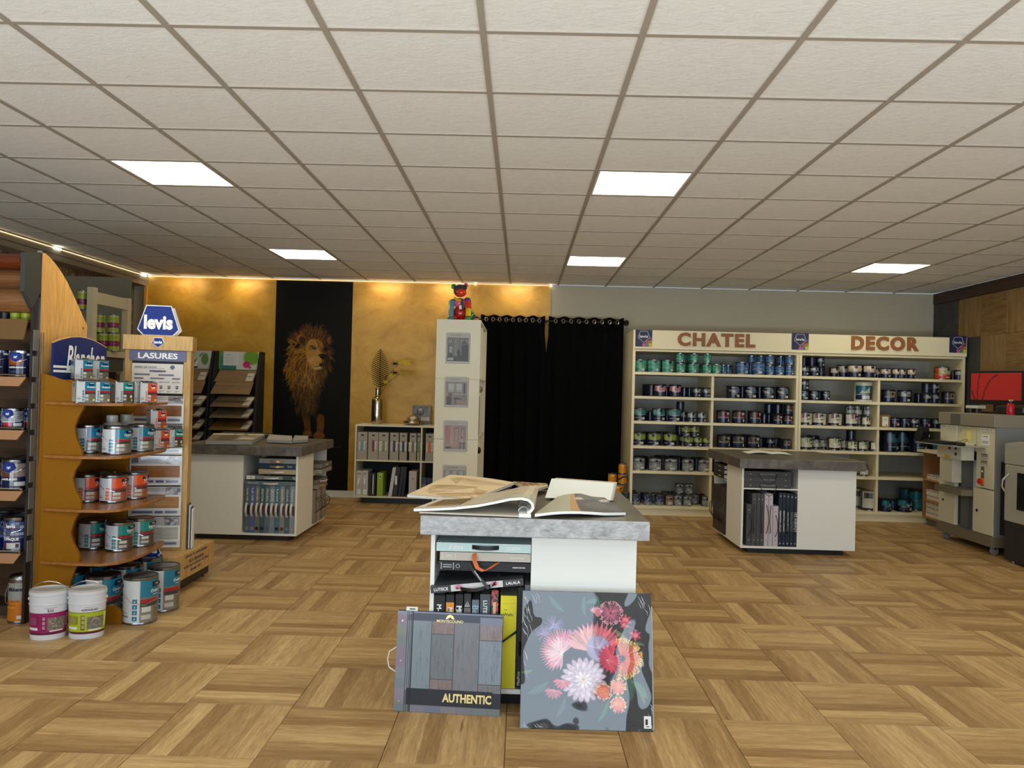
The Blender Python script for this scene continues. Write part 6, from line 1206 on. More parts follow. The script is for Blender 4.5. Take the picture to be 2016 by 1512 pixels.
put('cover', boxme('bcv', M_bc, 0, bw, 0, .004, 0, bh), t, bevel=.001); put('back_cover', boxme('bcv', M_bc, 0, bw, .018, .022, 0, bh), t); put('pages', boxme('pg', M_pages, .008, bw-.004, .0045, .0175, .003, bh-.003), t)
P = Paint(168, 166, (92, 96, 108), .4)     # 420 x 415 units
RB = random.Random(9)
for (x0, x1, segs) in ((40, 140, [(40, 330, (126, 138, 148))]), (140, 230, [(40, 92, (134, 118, 118)), (92, 278, (112, 118, 124)), (278, 330, (130, 116, 114))]), (230, 330, [(40, 330, (122, 124, 132))]), (330, 420, [(40, 110, (140, 128, 134)), (110, 290, (132, 144, 158)), (290, 330, (122, 120, 126))])):
    for (y0, y1, c) in segs:
        P.rect(x0, y0, x1, y1, c)
        for k in range(60): x = RB.uniform(x0+3, x1-3); y = RB.uniform(y0, y1-10); P.stroke([(x, y), (x+RB.uniform(-2, 2), min(y1, y+RB.uniform(10, 60)))], RB.uniform(1, 4), 1, S(c, RB.uniform(.65, 1.25)), .5)
        P.rect(x1-2, y0, x1, y1, (48, 50, 58)); P.rect(x0, y1-2, x1, y1, (48, 50, 58))
P.rect(0, 0, 420, 16, (128, 136, 156)); P.rect(60, 8, 420, 38, (66, 72, 90)); P.rect(330, 14, 420, 46, (124, 132, 154)); P.rect(0, 16, 40, 385, (128, 128, 136))
for k in range(9): P.rect(0, 16+k*44, 38, 16+k*44+40, (126+RB.randint(-12, 16), 124+RB.randint(-10, 12), 132+RB.randint(-8, 14)), .8)
P.rect(50, 322, 420, 385, (44, 48, 60)); P.rect(50, 318, 388, 398, (36, 40, 52)); P.rect(0, 385, 420, 415, (112, 110, 118))
for k in range(7): P.rect(k*62, 387, k*62+58, 415, (124+RB.randint(-14, 16), 120+RB.randint(-10, 14), 126+RB.randint(-8, 14)), .7)
for x in (40, 47, 54, 61): P.rect(x, 0, x+3, 415, (22, 24, 34))
put('print', panel_print(P, 'auth', 0, bw, 0, bh, -.0006, mat('glossy_binder_print', (128, 128, 128), rough=.28, coat=.25, attr='print', bump=.05, bscale=300)), t)
M_foil = mat('gold_foil', (250, 230, 160), .3, metal=.35)
letters(t, 'AUTHENTIC', M_foil, bw*.685, -.0007, bh*.155, w=bw*.46, h=.037, bold=.035); letters(t, 'MONTECOLINO', M_foil, bw*.50, -.0007, bh*.915, w=bw*.25, bold=.015)
put('emblem', MB().prism([(-.02, 0), (-.012, .014), (0, .019), (.012, .014), (.02, 0), (.010, 0), (0, .008), (-.010, 0)], -.0012, -.0004, 'y').mesh('em', M_foil), t, (bw*.50, 0, bh*.937))
for zz in (.10, .50, .90): put('rivet', MB().lathe([(.0055, -.002), (.0045, .001)], 12).mesh('rv', M_steel, True), t, (.022, -.0005, bh*zz)).rotation_euler = (PI/2, 0, 0)
put('handle', MB().band([(.0, .012, bh*.38), (-.03, .012, bh*.42), (-.038, .012, bh*.50), (-.032, .012, bh*.58), (-.0, .012, bh*.63)], .010, .003, (0, 1, 0)).mesh('hd', M_paper, True), t)
put('clip', boxme('cl', M_paper, .035, .085, .006, .016, bh, bh+.016), t); put('clip_print', boxme('clp', M_dtext, .05, .075, .0045, .006, bh+.006, bh+.010), t)
# second white canvas behind
B0, cw, ch, Mx2 = frame4((1023, 1434), (1286, 1441), (1023, 1162), 3.375)
t = thing('canvas_picture', 'shrink-wrapped canvas of bright flowers on black, leaning on the middle island', 'picture', (0, 0, 0)); t.matrix_world = Mx2
put('canvas', boxme('cv', mat('canvas_side', (26, 26, 30), .5), 0, cw, 0, .022, 0, ch), t, bevel=.001)
P = Paint(270, 288, (34, 36, 42), .4)       # 675 x 720 units (photograph crop minus 737, 685)
RC = random.Random(4)
P.a[:] = np.array((36, 38, 44)) ; 
for k in range(60): P.ell(RC.uniform(0, 675), RC.uniform(0, 720), RC.uniform(30, 90), RC.uniform(20, 80), (44, 46, 54), .3, 0, .8)
def leaf(x, y, L, W, a, c):
    n = 8; pts = []; q = []
    for k in range(n+1): f = k/n; w2 = W*math.sin(PI*f)**.8; cx = x+L*f*math.cos(a+.3*f); cy = y+L*f*math.sin(a+.3*f); nx, ny = -math.sin(a+.3*f), math.cos(a+.3*f); pts.append((cx+nx*w2, cy+ny*w2)); q.append((cx-nx*w2, cy-ny*w2))
    P.poly(pts+q[::-1], c, .9); P.stroke([(x, y), (x+L*.5*math.cos(a+.15), y+L*.5*math.sin(a+.15)), (x+L*math.cos(a+.3), y+L*math.sin(a+.3))], 3, 1, tuple(min(255, v*1.5) for v in c), .6)
for (x, y, L, W, a) in ((330, 130, 110, 14, -1.9), (330, 60, 90, 14, -.4), (390, 20, 90, 12, 1.2), (480, 200, 130, 16, .6), (560, 270, 80, 8, -.2), (540, 420, 150, 20, 1.1), (560, 460, 130, 18, .5), (500, 480, 160, 18, 1.4), (140, 480, 120, 20, 2.3), (230, 560, 110, 14, 1.7), (60, 420, 60, 10, 2.6), (600, 500, 90, 12, .9), (450, 560, 130, 12, 1.7), (220, 110, 120, 14, -2.6)):
    leaf(x, y, L, W, a, RC.choice([(54, 92, 76), (74, 104, 72), (60, 84, 90), (84, 116, 80)]))
def burst(x, y, r0, r1, n, c0, c1, w0=5, w1=1, a0=0, a1=2*PI, tip=None):
    for k in range(n):
        a = a0+(a1-a0)*RC.random(); rr = r1*RC.uniform(.8, 1.05); f = RC.random(); c = tuple(c0[i]*(1-f)+c1[i]*f for i in range(3)); P.stroke([(x+r0*math.cos(a), y+r0*math.sin(a)), (x+rr*math.cos(a), y+rr*math.sin(a))], w0, w1, c, .85)
        if tip: P.ell(x+rr*math.cos(a), y+rr*math.sin(a), 3, 3, tip, .9)
def petals(x, y, r, n, c, c2, W, a0=0., a1=2*PI, L=1.):
    for k in range(n):
        a = a0+(a1-a0)*(k+.5)/n; f = RC.uniform(.8, 1.15); pts = [(x, y)]
        for s_ in (-1, 0, 1): pts.append((x+r*(.65 if s_ else L)*math.cos(a+s_*W/r*1.2), y+r*(.65 if s_ else L)*math.sin(a+s_*W/r*1.2)))
        P.poly([pts[0], pts[1], pts[2], pts[3]], tuple(min(255, v*f) for v in c), .95); P.stroke([(x, y), pts[2]], 4, 1, c2, .7)
burst(463, 110, 8, 62, 150, (150, 60, 90), (214, 130, 160), 3, 1, tip=(226, 160, 176)); petals(388, 118, 44, 8, (214, 140, 160), (236, 200, 210), 10, -2.6, -.4)
P.ell(395, 112, 14, 20, (206, 110, 130)); 
for (x, y, r) in ((540, 145, 26), (533, 172, 20), (590, 225, 26)): petals(x, y, r*1.3, 6, (190, 60, 90), (226, 130, 150), 12); P.ell(x, y, r*.6, r*.5, (226, 120, 140))
P.stroke([(540, 170), (600, 200), (560, 250)], 3, 3, (170, 120, 120)); P.stroke([(500, 230), (580, 190)], 3, 2, (150, 100, 90))
burst(166, 190, 4, 60, 60, (110, 90, 150), (170, 150, 200), 3, 1); burst(120, 230, 4, 50, 50, (110, 90, 150), (180, 140, 190), 3, 1); burst(262, 225, 2, 28, 40, (130, 90, 150), (180, 150, 200), 5, 2)
petals(215, 320, 120, 26, (196, 96, 120), (236, 190, 200), 14, 2.0, 5.4); petals(215, 330, 90, 18, (214, 150, 164), (244, 220, 224), 12, 1.6, 5.6); burst(200, 320, 10, 80, 60, (220, 170, 180), (240, 220, 220), 4, 1, 2.2, 5.2)
petals(385, 330, 175, 14, (206, 90, 110), (240, 196, 196), 22, -2.7, -.5); petals(370, 320, 150, 10, (222, 150, 150), (244, 214, 210), 18, -2.9, -1.4)
P.ell(398, 298, 62, 66, (150, 140, 178), .95, 0, .1); 
for k in range(60): a = RC.uniform(-PI, 0); P.stroke([(398, 300), (398+58*math.cos(a), 300+62*math.sin(a))], 2, 1, (206, 200, 226), .5)
burst(520, 350, 30, 104, 260, (214, 96, 40), (236, 170, 90), 3.5, 1.2, -1.9, 1.9, tip=(246, 200, 110)); burst(520, 350, 20, 95, 60, (190, 50, 60), (230, 120, 80), 5, 2, -1.9, 1.9); petals(470, 350, 84, 12, (204, 50, 84), (232, 120, 140), 14, 1.2, 5.0); petals(440, 360, 80, 8, (206, 60, 90), (240, 150, 160), 12, -.5, 1.2)

for (rad, n_, rx_, ry_, c_) in ((84, 20, 34, 15, (198, 170, 192)), (66, 16, 30, 14, (222, 200, 214)), (46, 13, 26, 12, (206, 182, 202)), (30, 10, 20, 10, (232, 216, 226))):
    for k in range(n_):
        a = 2*PI*k/n_+rad; q = S(c_, RC.uniform(.93, 1.06)); cx_, cy_ = 322+rad*math.cos(a), 465+rad*math.sin(a); P.ell(cx_, cy_, rx_, ry_, tuple(v*.8 for v in q), 1, a); P.ell(cx_, cy_, rx_-4, ry_-3, q, 1, a)
P.ell(322, 462, 18, 16, (226, 206, 190)); P.ell(322, 462, 7, 6, (190, 150, 140))
for (x, y) in ((500, 495), (425, 525), (500, 588)): petals(x, y, 46, 10, (206, 86, 100), (236, 160, 140), 16); P.ell(x, y, 30, 27, (222, 120, 110), .9); burst(x, y, 4, 42, 50, (226, 110, 80), (244, 190, 130), 2, 1, tip=(246, 206, 150))
for (x, y) in ((170, 520), (215, 470)): petals(x, y, 50, 7, (196, 90, 110), (230, 160, 170), 16, .2, 3.2)
for k in range(60): P.ell(RC.uniform(515, 640), RC.uniform(670, 695), 2.2, 2.2, (16, 16, 20), .8)
mm = bpy.data.materials.new('canvas_under_film'); mm.use_nodes = True; nt = mm.node_tree; b = nt.nodes['Principled BSDF']; at = nt.nodes.new('ShaderNodeAttribute'); at.attribute_name = 'print'; nt.links.new(at.outputs['Color'], b.inputs['Base Color'])
b.inputs['Roughness'].default_value = .6; b.inputs['Coat Weight'].default_value = 1.; b.inputs['Coat Roughness'].default_value = .03; b.inputs['Coat IOR'].default_value = 1.7
tc = nt.nodes.new('ShaderNodeTexCoord'); nz = nt.nodes.new('ShaderNodeTexNoise'); nz.inputs['Scale'].default_value = 3.4; nz.inputs['Detail'].default_value = 1; nz.inputs['Distortion'].default_value = .8; nt.links.new(tc.outputs['Object'], nz.inputs['Vector']); bp = nt.nodes.new('ShaderNodeBump'); bp.inputs['Strength'].default_value = .6; bp.inputs['Distance'].default_value = .022; nt.links.new(nz.outputs['Fac'], bp.inputs['Height']); nt.links.new(bp.outputs[0], b.inputs['Coat Normal'])
put('print', panel_print(P, 'flower_print', .001, cw-.001, .001, ch-.001, -.0007, mm), t)['label'] = 'printed bouquet of pink, white and orange flowers under glossy film'
M_film = mat('film_crease', (225, 232, 240), .08, spec=1., coat=1.)
mb = MB()
for (cx, cz, n, sx_, sz_) in ((.02, ch-.05, 12, .05, .10), (.012, ch*.62, 10, .015, .16), (cw-.03, ch-.03, 8, .035, .035), (cw-.01, .08, 7, .012, .05), (.04, .015, 6, .06, .01)):
    for k in range(n): x = min(cw-.006, max(.004, cx+RC.uniform(-sx_, sx_))); z = min(ch-.012, max(.01, cz+RC.uniform(-sz_, sz_))); mb.tube([(x, -.001, z), (min(cw-.004, x+RC.uniform(.004, .014)), -.0035, max(.008, z-RC.uniform(.01, .03))), (min(cw-.003, x+RC.uniform(.008, .022)), -.001, max(.006, z-RC.uniform(.02, .045)))], [.0003, .0009, .0003], 4)
o = put('film_crease', mb.mesh('cr', M_film, True), t); o['kind'] = 'stuff'
o = put('price_label', boxme('plb', M_paper, cw-.038, cw-.008, -.0022, -.0012, .012, .060), t, bevel=.0005); put('print', MB().box(cw-.032, cw-.022, -.0028, -.0022, .026, .048).box(cw-.030, cw-.016, -.0028, -.0022, .018, .021).mesh('plp', M_dtext), o)
t = thing('white_panel', 'white panel standing behind the flower canvas, showing at its right edge', 'panel', (0, 0, 0)); t.matrix_world = Mx2 @ Matrix.Translation((.012, .0235, .0)); put('board', boxme('wp', mat('off_white_board', (206, 204, 198), .6), 0, cw-.004, 0, .012, 0.002, ch-.055), t)
# ================================================================ BLANCHON DISPLAY STAND (faces +x)
DX, DY0, DY1 = -2.735, 4.455, 5.10
t = thing('paint_stand', 'ochre wooden paint stand with wavy sides and dark blue Blanchon headboard', 'display stand', (0, 0, 0))
edge = [(95.8, 736), (155.6, 759.6), (165, 773), (166.7, 793), (164, 804), (153, 823), (147, 840), (147.5, 851), (151, 866), (160, 885), (162.5, 897), (158.6, 910), (147, 927), (143, 942), (148.5, 965), (159, 985), (160, 1000), (146, 1026), (138.5, 1049), (144, 1070), (155, 1090), (156, 1103), (146, 1125), (137, 1151), (139, 1180)]
poly = [(DX, .0)]+[(DX, U(edge[0][0], edge[0][1], DY0).z)]+[(U(x, y, DY0).x, U(x, y, DY0).z) for x, y in edge[1:]]
poly += [(-2.47, .11), (-2.30, .105), (-2.262, .085), (-2.252, .05), (-2.252, .0)]
put('side_panel', MB().prism(poly, DY0, DY0+.02, 'y').mesh('sp', M_mdf), t, bevel=.0015); put('side_panel', MB().prism(poly, DY1-.045, DY1-.025, 'y').mesh('sp', M_mdf), t, bevel=.0015)
put('back_panel', boxme('bp', mat('ochre_back', (140, 92, 26), .5), DX, DX+.012, DY0+.02, DY1-.045, 0, 1.40), t)
put('back_post', boxme('bp', M_mdf, DX-.03, DX-.001, DY0+.02, DY0+.06, .0, 1.42), t)
out = [(DX+.012, DY0-.012), (-2.50, 4.415), (-2.36, 4.425), (-2.29, 4.48), (-2.262, 4.58), (-2.255, 4.72), (-2.27, 4.92), (-2.285, 5.03), (-2.32, DY1+.02), (DX+.012, DY1+.02)]
zsh = [.352, .655, .958, 1.262]
for z in zsh: put('shelf_board', MB().prism(out, z-.016, z, 'z').mesh('sb', wood('stand_shelf', (176, 116, 56), (160, 100, 44), (140, 86, 38), .25, axis='Y', rnd=False)), t, bevel=.002)
put('step_shelf', boxme('st', M_mdf, DX+.012, DX+.155, DY0+.02, DY1-.045, 1.375, 1.39), t)
hb = []; 
for k in range(13):
    f = k/12; hb.append((DY0+.02+f*(DY1-.07-DY0), 1.600+.05*math.sin(PI*f)**.9))
o = put('headboard', MB().prism([(DY0+.02, 1.39)]+hb+[(DY1-.05, 1.39)], DX+.022, DX+.036, 'x').mesh('hb', mat('blanchon_blue', (14, 32, 100), .4, spec=.3)), t)
put('headboard_edge', MB().tube([(DX+.028, y, z+.002) for y, z in hb], .006, 6).mesh('he', M_oakp), t)
o = put('lettering', textmb('Blanchon', w=.42, h=.15, shear=.25, bold=.02, off=.0).mesh('bl', M_ltext), t, (DX+.0385, (DY0+DY1)/2+.035, 1.520)); o.rotation_euler = (0, 0, PI/2)
for z in (1.432, 1.458): put('stripe', boxme('stp', M_ltext, DX+.036, DX+.038, DY0+.022, DY0+.22, z, z+.014), t)
# tins of the stand
TCOL = dict(O=((18, 116, 146), 'Océanic', 'teal-blue Océanic', (120, 112, 98)), V=((22, 136, 128), 'Vernis', 'green Vernis', (84, 66, 52)), R=((226, 82, 34), 'VP', 'orange VP', (176, 88, 62)))
def big_label(k, W=108, H=76):
    c, tx_, _, c2 = TCOL[k]; P = Paint(W, H, (206, 208, 210), 1); xw = 48
    P.rect(xw, 0, W, int(H*.42), c); P.rect(xw, int(H*.42), W, H, c2); P.rect(xw, int(H*.46), W-2, int(H*.53), (168, 30, 44)); P.rect(xw, int(H*.53), W, int(H*.62), (60, 58, 62))
    P.rect(70, 4, 98, 14, (20, 28, 66)); P.rect(xw, int(H*.62), xw+24, H, tuple(v*.85+30 for v in c2)); P.rect(xw+3, int(H*.64), xw+20, int(H*.76), (206, 204, 196)); P.rect(xw+2, int(H*.82), xw+20, int(H*.93), (190, 188, 182))
    for q in range(30): P.stroke([(R_.uniform(xw+24, W), R_.uniform(H*.55, H*.9)), (R_.uniform(xw+24, W), R_.uniform(H*.55, H*.9))], 2, 1, tuple(v*R_.uniform(.4, 1.4) for v in c2), .5)
    P.rect(W-16, int(H*.86), W-4, int(H*.95), (228, 206, 120) if k != 'R' else (240, 180, 40))
    if k == 'V': P.ell(W-12, H*.72, 5, 6, (226, 222, 206)); P.ell(xw+40, H*.9, 10, 7, (60, 84, 44), .8)
    for q in range(4): y = int(H*(.44+.135*q)); P.rect(34, y, 43, y+int(H*.11), c); P.rect(37, y+3, 40, y+6, (200, 220, 225), .7)
    P.rect(4, int(H*.75), 24, int(H*.79), (120, 124, 128), .5); P.rect(4, int(H*.84), 26, int(H*.88), (60, 64, 70), .6)
    P.rect(xw-1, 0, xw, H, (90, 94, 98), .5); return P
_bt = {}
M_l2 = mat('glossy_label', (128, 128, 128), rough=.18, attr='print', coat=.3)
M_brownlid = mat('brown_black_lid', (42, 36, 32), .3, metal=.4)
def roundtin(k, r, h, handle=True):
    key = ('c', k, r, h)
    if key not in _bt:
        c, tx_, _, c2 = TCOL[k]; seg = 36; arc = 3.5; P = big_label(k); rr = r*.99
        body = MB().lathe([(r*.96, 0), (r, .004), (r, .010), (r*.98, .014), (r*.98, h-.016), (r*.985, h-.014), (r*1.0, h-.008), (r, h-.002), (r*.93, h)], seg).mesh('b', M_tin, True)
        lid = MB().lathe([(r*.94, h-.001), (r*.94, h+.002), (r*.86, h+.001), (r*.84, h-.006), (r*.45, h-.006), (r*.43, h-.004), (.001, h-.004)], seg, closed=False).mesh('l', M_brownlid, True)
        lab = P.mesh('lb', M_l2, lambda u, v: (rr*math.cos(-PI/2+arc*(u-.5)), rr*math.sin(-PI/2+arc*(u-.5)), h-.017-(h-.030)*v))
        xt = r*arc*(80/108-.5)
        mb = textmb(tx_, w=min(r*.85, h*.42) if k != 'R' else r*.42, bend=rr, ox=xt-.0*r, oz=h*.70, bold=.02); textmb('Blanchon', w=r*.38, bend=rr, ox=r*arc*(84/108-.5), oz=h*.88-.01, bold=.03, mb=mb); textmb('Vitrificateur', w=r*.55, bend=rr, ox=xt, oz=h*.625, mb=mb)
        tm = mb.mesh('tx', M_ltext)
        hm = MB().tube([(-r*1.01, 0, h*.80), (-r*1.02, -r*.35, h*.66), (-r*.72, -r*.8, h*.5), (0, -r*1.06, h*.42), (r*.72, -r*.8, h*.5), (r*1.02, -r*.35, h*.66), (r*1.01, 0, h*.80)], .0016, 5).mesh('h', M_chrome, True)
        lug = MB().lathe([(.010, -.002), (.012, .004), (.006, .008)], 10).mesh('lg', M_tindark)
        _bt[key] = (body, lid, lab, tm, hm, lug)
    return _bt[key]
def recttin(k, w_=.105, d=.068, h=.125):
    key = ('r', k)
    if key not in _bt:
        c = .012; pts = []
        for (cx, cy, a0) in ((w_/2-c, -d/2+c, -PI/2), (w_/2-c, d/2-c, 0), (-w_/2+c, d/2-c, PI/2), (-w_/2+c, -d/2+c, PI)):
            for q in range(4): a = a0+q*PI/6; pts.append((cx+c*math.cos(a), cy+c*math.sin(a)))
        body = MB().prism(pts, .003, h-.003, 'z').mesh('b', mat('tin_silver_side', (160, 164, 160), .3, metal=.6), False); P = big_label(k)
        lab = P.mesh('lb', M_l2, lambda u, v: (-w_/2+c*.3+(w_-c*.6)*u, -d/2-.0007, h-.007-(h-.014)*v)); P2 = Paint(20, 30, (176, 180, 172), 1)
        for q in range(7): P2.rect(3, 3+q*3, 17, 4+q*3, (110, 116, 112), .5)
        P2.rect(3, 2, 17, 8, TCOL[k][0], .7); lab2 = P2.mesh('lb2', M_l2, lambda u, v: (-w_/2-.0007, d/2-c*.5-(d-c)*u, h-.008-(h-.016)*v))
        mb = textmb(TCOL[k][1], w=.045 if k != 'R' else .024, ox=.026, oz=h*.72, off=.0012, bold=.02); textmb('Blanchon', w=.022, ox=.03, oz=h*.88, off=.0012, bold=.03, mb=mb)
        tm = mb.mesh('tx', M_ltext, False); 
        for v in tm.vertices: v.co.y -= d/2
        rim = MB().prism([(x*1.02, y*1.02) for x, y in pts], 0, .004, 'z').prism([(x*1.02, y*1.02) for x, y in pts], h-.004, h, 'z').mesh('rm', M_tin); cap = MB().lathe([(.018, h), (.02, h+.004), (.018, h+.008)], 16, (.015, 0, 0)).mesh('cp', M_tin, True)
        _bt[key] = (body, rim, lab, lab2, tm, cap)
    return _bt[key]
def place(px, py, z, r): p = UZ(px, py, z); q = Vector((p.x, p.y, 0)); q += q.normalized()*r; return q.x, q.y
def bigtin(k, x, y, z, rz, r, h, lab, grp, handle=True):
    b_, l_, lb, tm, hm, lug = roundtin(k, r, h); o = put('paint_tin', b_, None, (x, y, z+.0005), rz); put('lid', l_, o); q = put('label', lb, o); put('lettering', tm, q)
    if handle:
        put('handle', hm, o)
        for s_ in (-1, 1): put('lug', lug, o, (s_*r*.985, 0, h*.80)).rotation_euler = (0, s_*PI/2, 0)
    tag(o, lab, 'paint tin', grp)
def smalltin(k, x, y, z, rz, lab, grp):
    b_, rm, l1, l2, tm, cp = recttin(k); o = put('paint_can', b_, None, (x, y, z+.0005), rz); put('rim', rm, o); q = put('label', l1, o); put('lettering', tm, q); put('side_label', l2, o); put('cap', cp, o); tag(o, lab, 'paint can', grp)
GS = 'paint tins on the Blanchon stand'
def sname(i): return 'on the %s shelf of the blue-headed stand' % i
for n, (x, y, k, lab) in enumerate(((-2.635, 4.66, 'O', 'small square Océanic can, left one of the top pair before the headboard'), (-2.63, 4.83, 'O', 'small square Océanic can, right one of the top pair before the headboard'))): smalltin(k, x, y, 1.39, .80, lab, GS)
for (px, k, dy, lab) in ((166, 'O', .03, 'first teal Océanic square can, partly behind the wavy side'), (201, 'O', 0, 'second teal Océanic square can'), (238, 'V', .05, 'green Vernis square can beside teal can'), (262, 'R', .13, 'orange VP square can behind others'), (285, 'R', .06, 'orange VP square can, rightmost')):
    x, y = place(px, 794, 1.262, .045); smalltin(k, x-.02, y+dy, 1.262, .80, lab+', upper shelf of the stand', GS)
RZ = .58
for (px, py, k, ex, lab) in ((174, 893, 'O', 0, 'leftmost teal Océanic tin'), (229, 896, 'O', 0, 'middle teal Océanic tin with handle across'), (268, 891, 'O', .05, 'rightmost teal Océanic tin')):
    x, y = place(px, py, .958, .080); bigtin(k, x, y+ex, .958, RZ, .079, .165, lab+' '+sname('second'), GS)
x, y = place(285, 890, .958, .04); smalltin('R', x-.02, y+.24, .958, .8, 'orange VP square can standing low behind teal tins, second stand shelf', GS); smalltin('R', x-.035, y+.22, .958+.127, .8, 'orange VP square can stacked above teal tins, second stand shelf', GS); smalltin('V', x+.015, y+.36, .958, .8, 'green Vernis square can at the right end, second stand shelf', GS)
M_jug = mat('translucent_jug', (196, 196, 188), .3)
for n, (x, y) in enumerate(((-2.535, 4.83), (-2.525, 4.975))): 
    o = thing('jug', 'white plastic jug behind the teal tins, %s one' % ('left', 'right')[n], 'jug', (x, y, .959), group='white jugs on the Blanchon stand'); put('body', MB().lathe([(.06, 0), (.065, .01), (.065, .13), (.05, .165), (.03, .18)], 18).mesh('jb', M_jug, True), o); put('cap', MB().lathe([(.03, .175), (.034, .18), (.034, .215), (.030, .22)], 18).mesh('jc', M_jug, True), o)
for (px, py, k, ex, lab) in ((170, 990, 'R', 0, 'leftmost orange VP tin'), (222, 991, 'R', 0, 'middle orange VP tin'), (258, 977, 'R', .02, 'rightmost orange VP tin')):
    x, y = place(px, py, .655, .079) if px < 250 else (-2.43, 4.925); bigtin(k, x, y, .655, RZ, .077, .165, lab+' '+sname('third'), GS)
bigtin('R', -2.635, 4.93, .655, RZ, .077, .165, 'orange VP tin standing behind the others on the third stand shelf', GS, False)
for (px, py, k, ex, lab) in ((181, 1083, 'V', 0, 'leftmost green Vernis tin'), (234, 1087, 'V', 0, 'middle green Vernis tin'), (265, 1072, 'V', .02, 'rightmost green Vernis tin')):
    x, y = place(px, py, .352, .080) if px < 250 else (-2.40, 4.968); bigtin(k, x, y, .352, RZ, .079, .175, lab+' '+sname('fourth'), GS)
GF = 'large Océanic tins on the floor'
fl = [(-2.185, 4.54, .094, .268, 'large Océanic tin at the front right on the floor'), (-2.415, 4.56, .094, .262, 'large Océanic tin behind the ACRYLPLAST bucket'), (-2.17, 4.80, .094, .268, 'large Océanic tin second from front, right side of stand foot'), (-2.40, 4.80, .094, .268, 'large Océanic tin in the middle of the floor group'), (-2.62, 4.60, .090, .268, 'large Océanic tin against the wavy side at floor'), (-2.62, 4.82, .090, .268, 'large Océanic tin farthest back left at floor'), (-2.38, 5.02, .094, .268, 'large Océanic tin farthest back right at floor')]
for (x, y, r, h, lab) in fl: bigtin('O', x, y, .0, RZ+.05, r, h, lab, GF, handle=(r > .091 and y < 4.7))
# two white buckets
def bucket(px, py, txt, c, c2, lab, tilt=0):
    x, y = place(px, py, 0, .075); r = .094; h = .262; sy = .80
    t = thing('paint_bucket', lab, 'bucket', (x, y, 0), .28); prof = [(r*.90, 0), (r*.92, .006), (r*.985, h*.70), (r*1.02, h*.705), (r*1.02, h*.72), (r*.99, h*.725), (r*1.0, h-.03), (r*1.03, h-.028), (r*1.03, h-.012), (r*.98, h-.010)]
    put('body', MB().lathe(prof, 36, sy=sy).mesh('bk', mat('white_enamel', (214, 214, 220), .22), True), t); put('lid', MB().lathe([(r*.99, h-.011), (r*1.0, h-.002), (r*.95, h), (r*.93, h-.008), (.001, h-.008)], 36, sy=sy, closed=False).mesh('bl', mat('grey_white_lid', (186, 184, 180), .3), True), t)
    P = Paint(110, 54, c, 1); P.rect(0, 48, 110, 54, (90, 20, 50)); P.rect(0, 0, 110, 2, c2)
    P.rect(8, 10, 34, 30, c2, .6); 
    for q in range(6): P.rect(10, 12+q*3, 30, 13+q*3, (220, 200, 210), .5)
    P.rect(6, 36, 32, 42, (226, 224, 220)); P.rect(40, 8, 48, 44, c2); 
    for q in range(3): P.rect(42, 10+q*11, 47, 18+q*11, (220, 214, 210), .6)
    P.rect(52, 12, 90, 42, (120, 112, 100)); 
    for q in range(40): P.stroke([(R_.uniform(53, 89), R_.uniform(13, 41)), (R_.uniform(53, 89), R_.uniform(13, 41))], 2, 1, R_.choice([(190, 180, 160), (70, 60, 56), (150, 120, 90), (90, 110, 120)]), .6)
    P.rect(56, 43, 86, 46, (226, 224, 214)); P.rect(93, 6, 104, 40, tuple(min(255, v*1.15+20) for v in c)); 
    for q in range(5): P.rect(95, 8+q*6, 102, 12+q*6, (230, 226, 220), .7)
    arc = 3.0; rr = lambda z: r*(.918+(.067)*(z/(h*.7)))+.0006
    def fn(u, v): z = h*.55-(h*.55-.028)*v; a = -PI/2+arc*(u-.5)+.25; return (rr(z)*math.cos(a), rr(z)*sy*math.sin(a), z)
    l_ = put('label', P.mesh('bkl', M_l2, fn), t)
    mb = textmb(txt, w=.085 if len(txt) > 5 else .032, bend=r*.985, ox=.03, oz=h*.60, bold=.03); textmb('VITRIFICATEUR INCOLORE', w=.06, bend=r*.985, ox=.03, oz=h*.65, mb=mb)
    me = mb.mesh('bt', mat('maroon_lettering', (70, 24, 44), .5)); 
    for v in me.vertices: v.co.y *= sy
    put('lettering', me, l_)
    a0 = .0; put('handle', MB().tube([(-r*1.02, 0, h*.80), (-r*.85, .0, h+.01), (-r*.4, -.02, h+.035), (0, -.022, h+.042), (r*.4, -.02, h+.035), (r*.85, 0, h+.01), (r*1.02, 0, h*.80)], .002, 5).mesh('bh', M_chrome, True), t)
    for s_ in (-1, 1): put('lug', MB().lathe([(.008, -.002), (.009, .004), (.004, .007)], 10).mesh('lg', M_wp, True), t, (s_*r*1.0, 0, h*.80)).rotation_euler = (0, s_*PI/2, 0)
bucket(94, 1261, 'S.U.', (150, 22, 92), (110, 16, 70), 'white paint bucket with magenta label reading S.U. on the floor')
bucket(170, 1259, 'ACRYLPLAST', (166, 184, 40), (110, 90, 30), 'white paint bucket with lime label reading ACRYLPLAST on the floor')
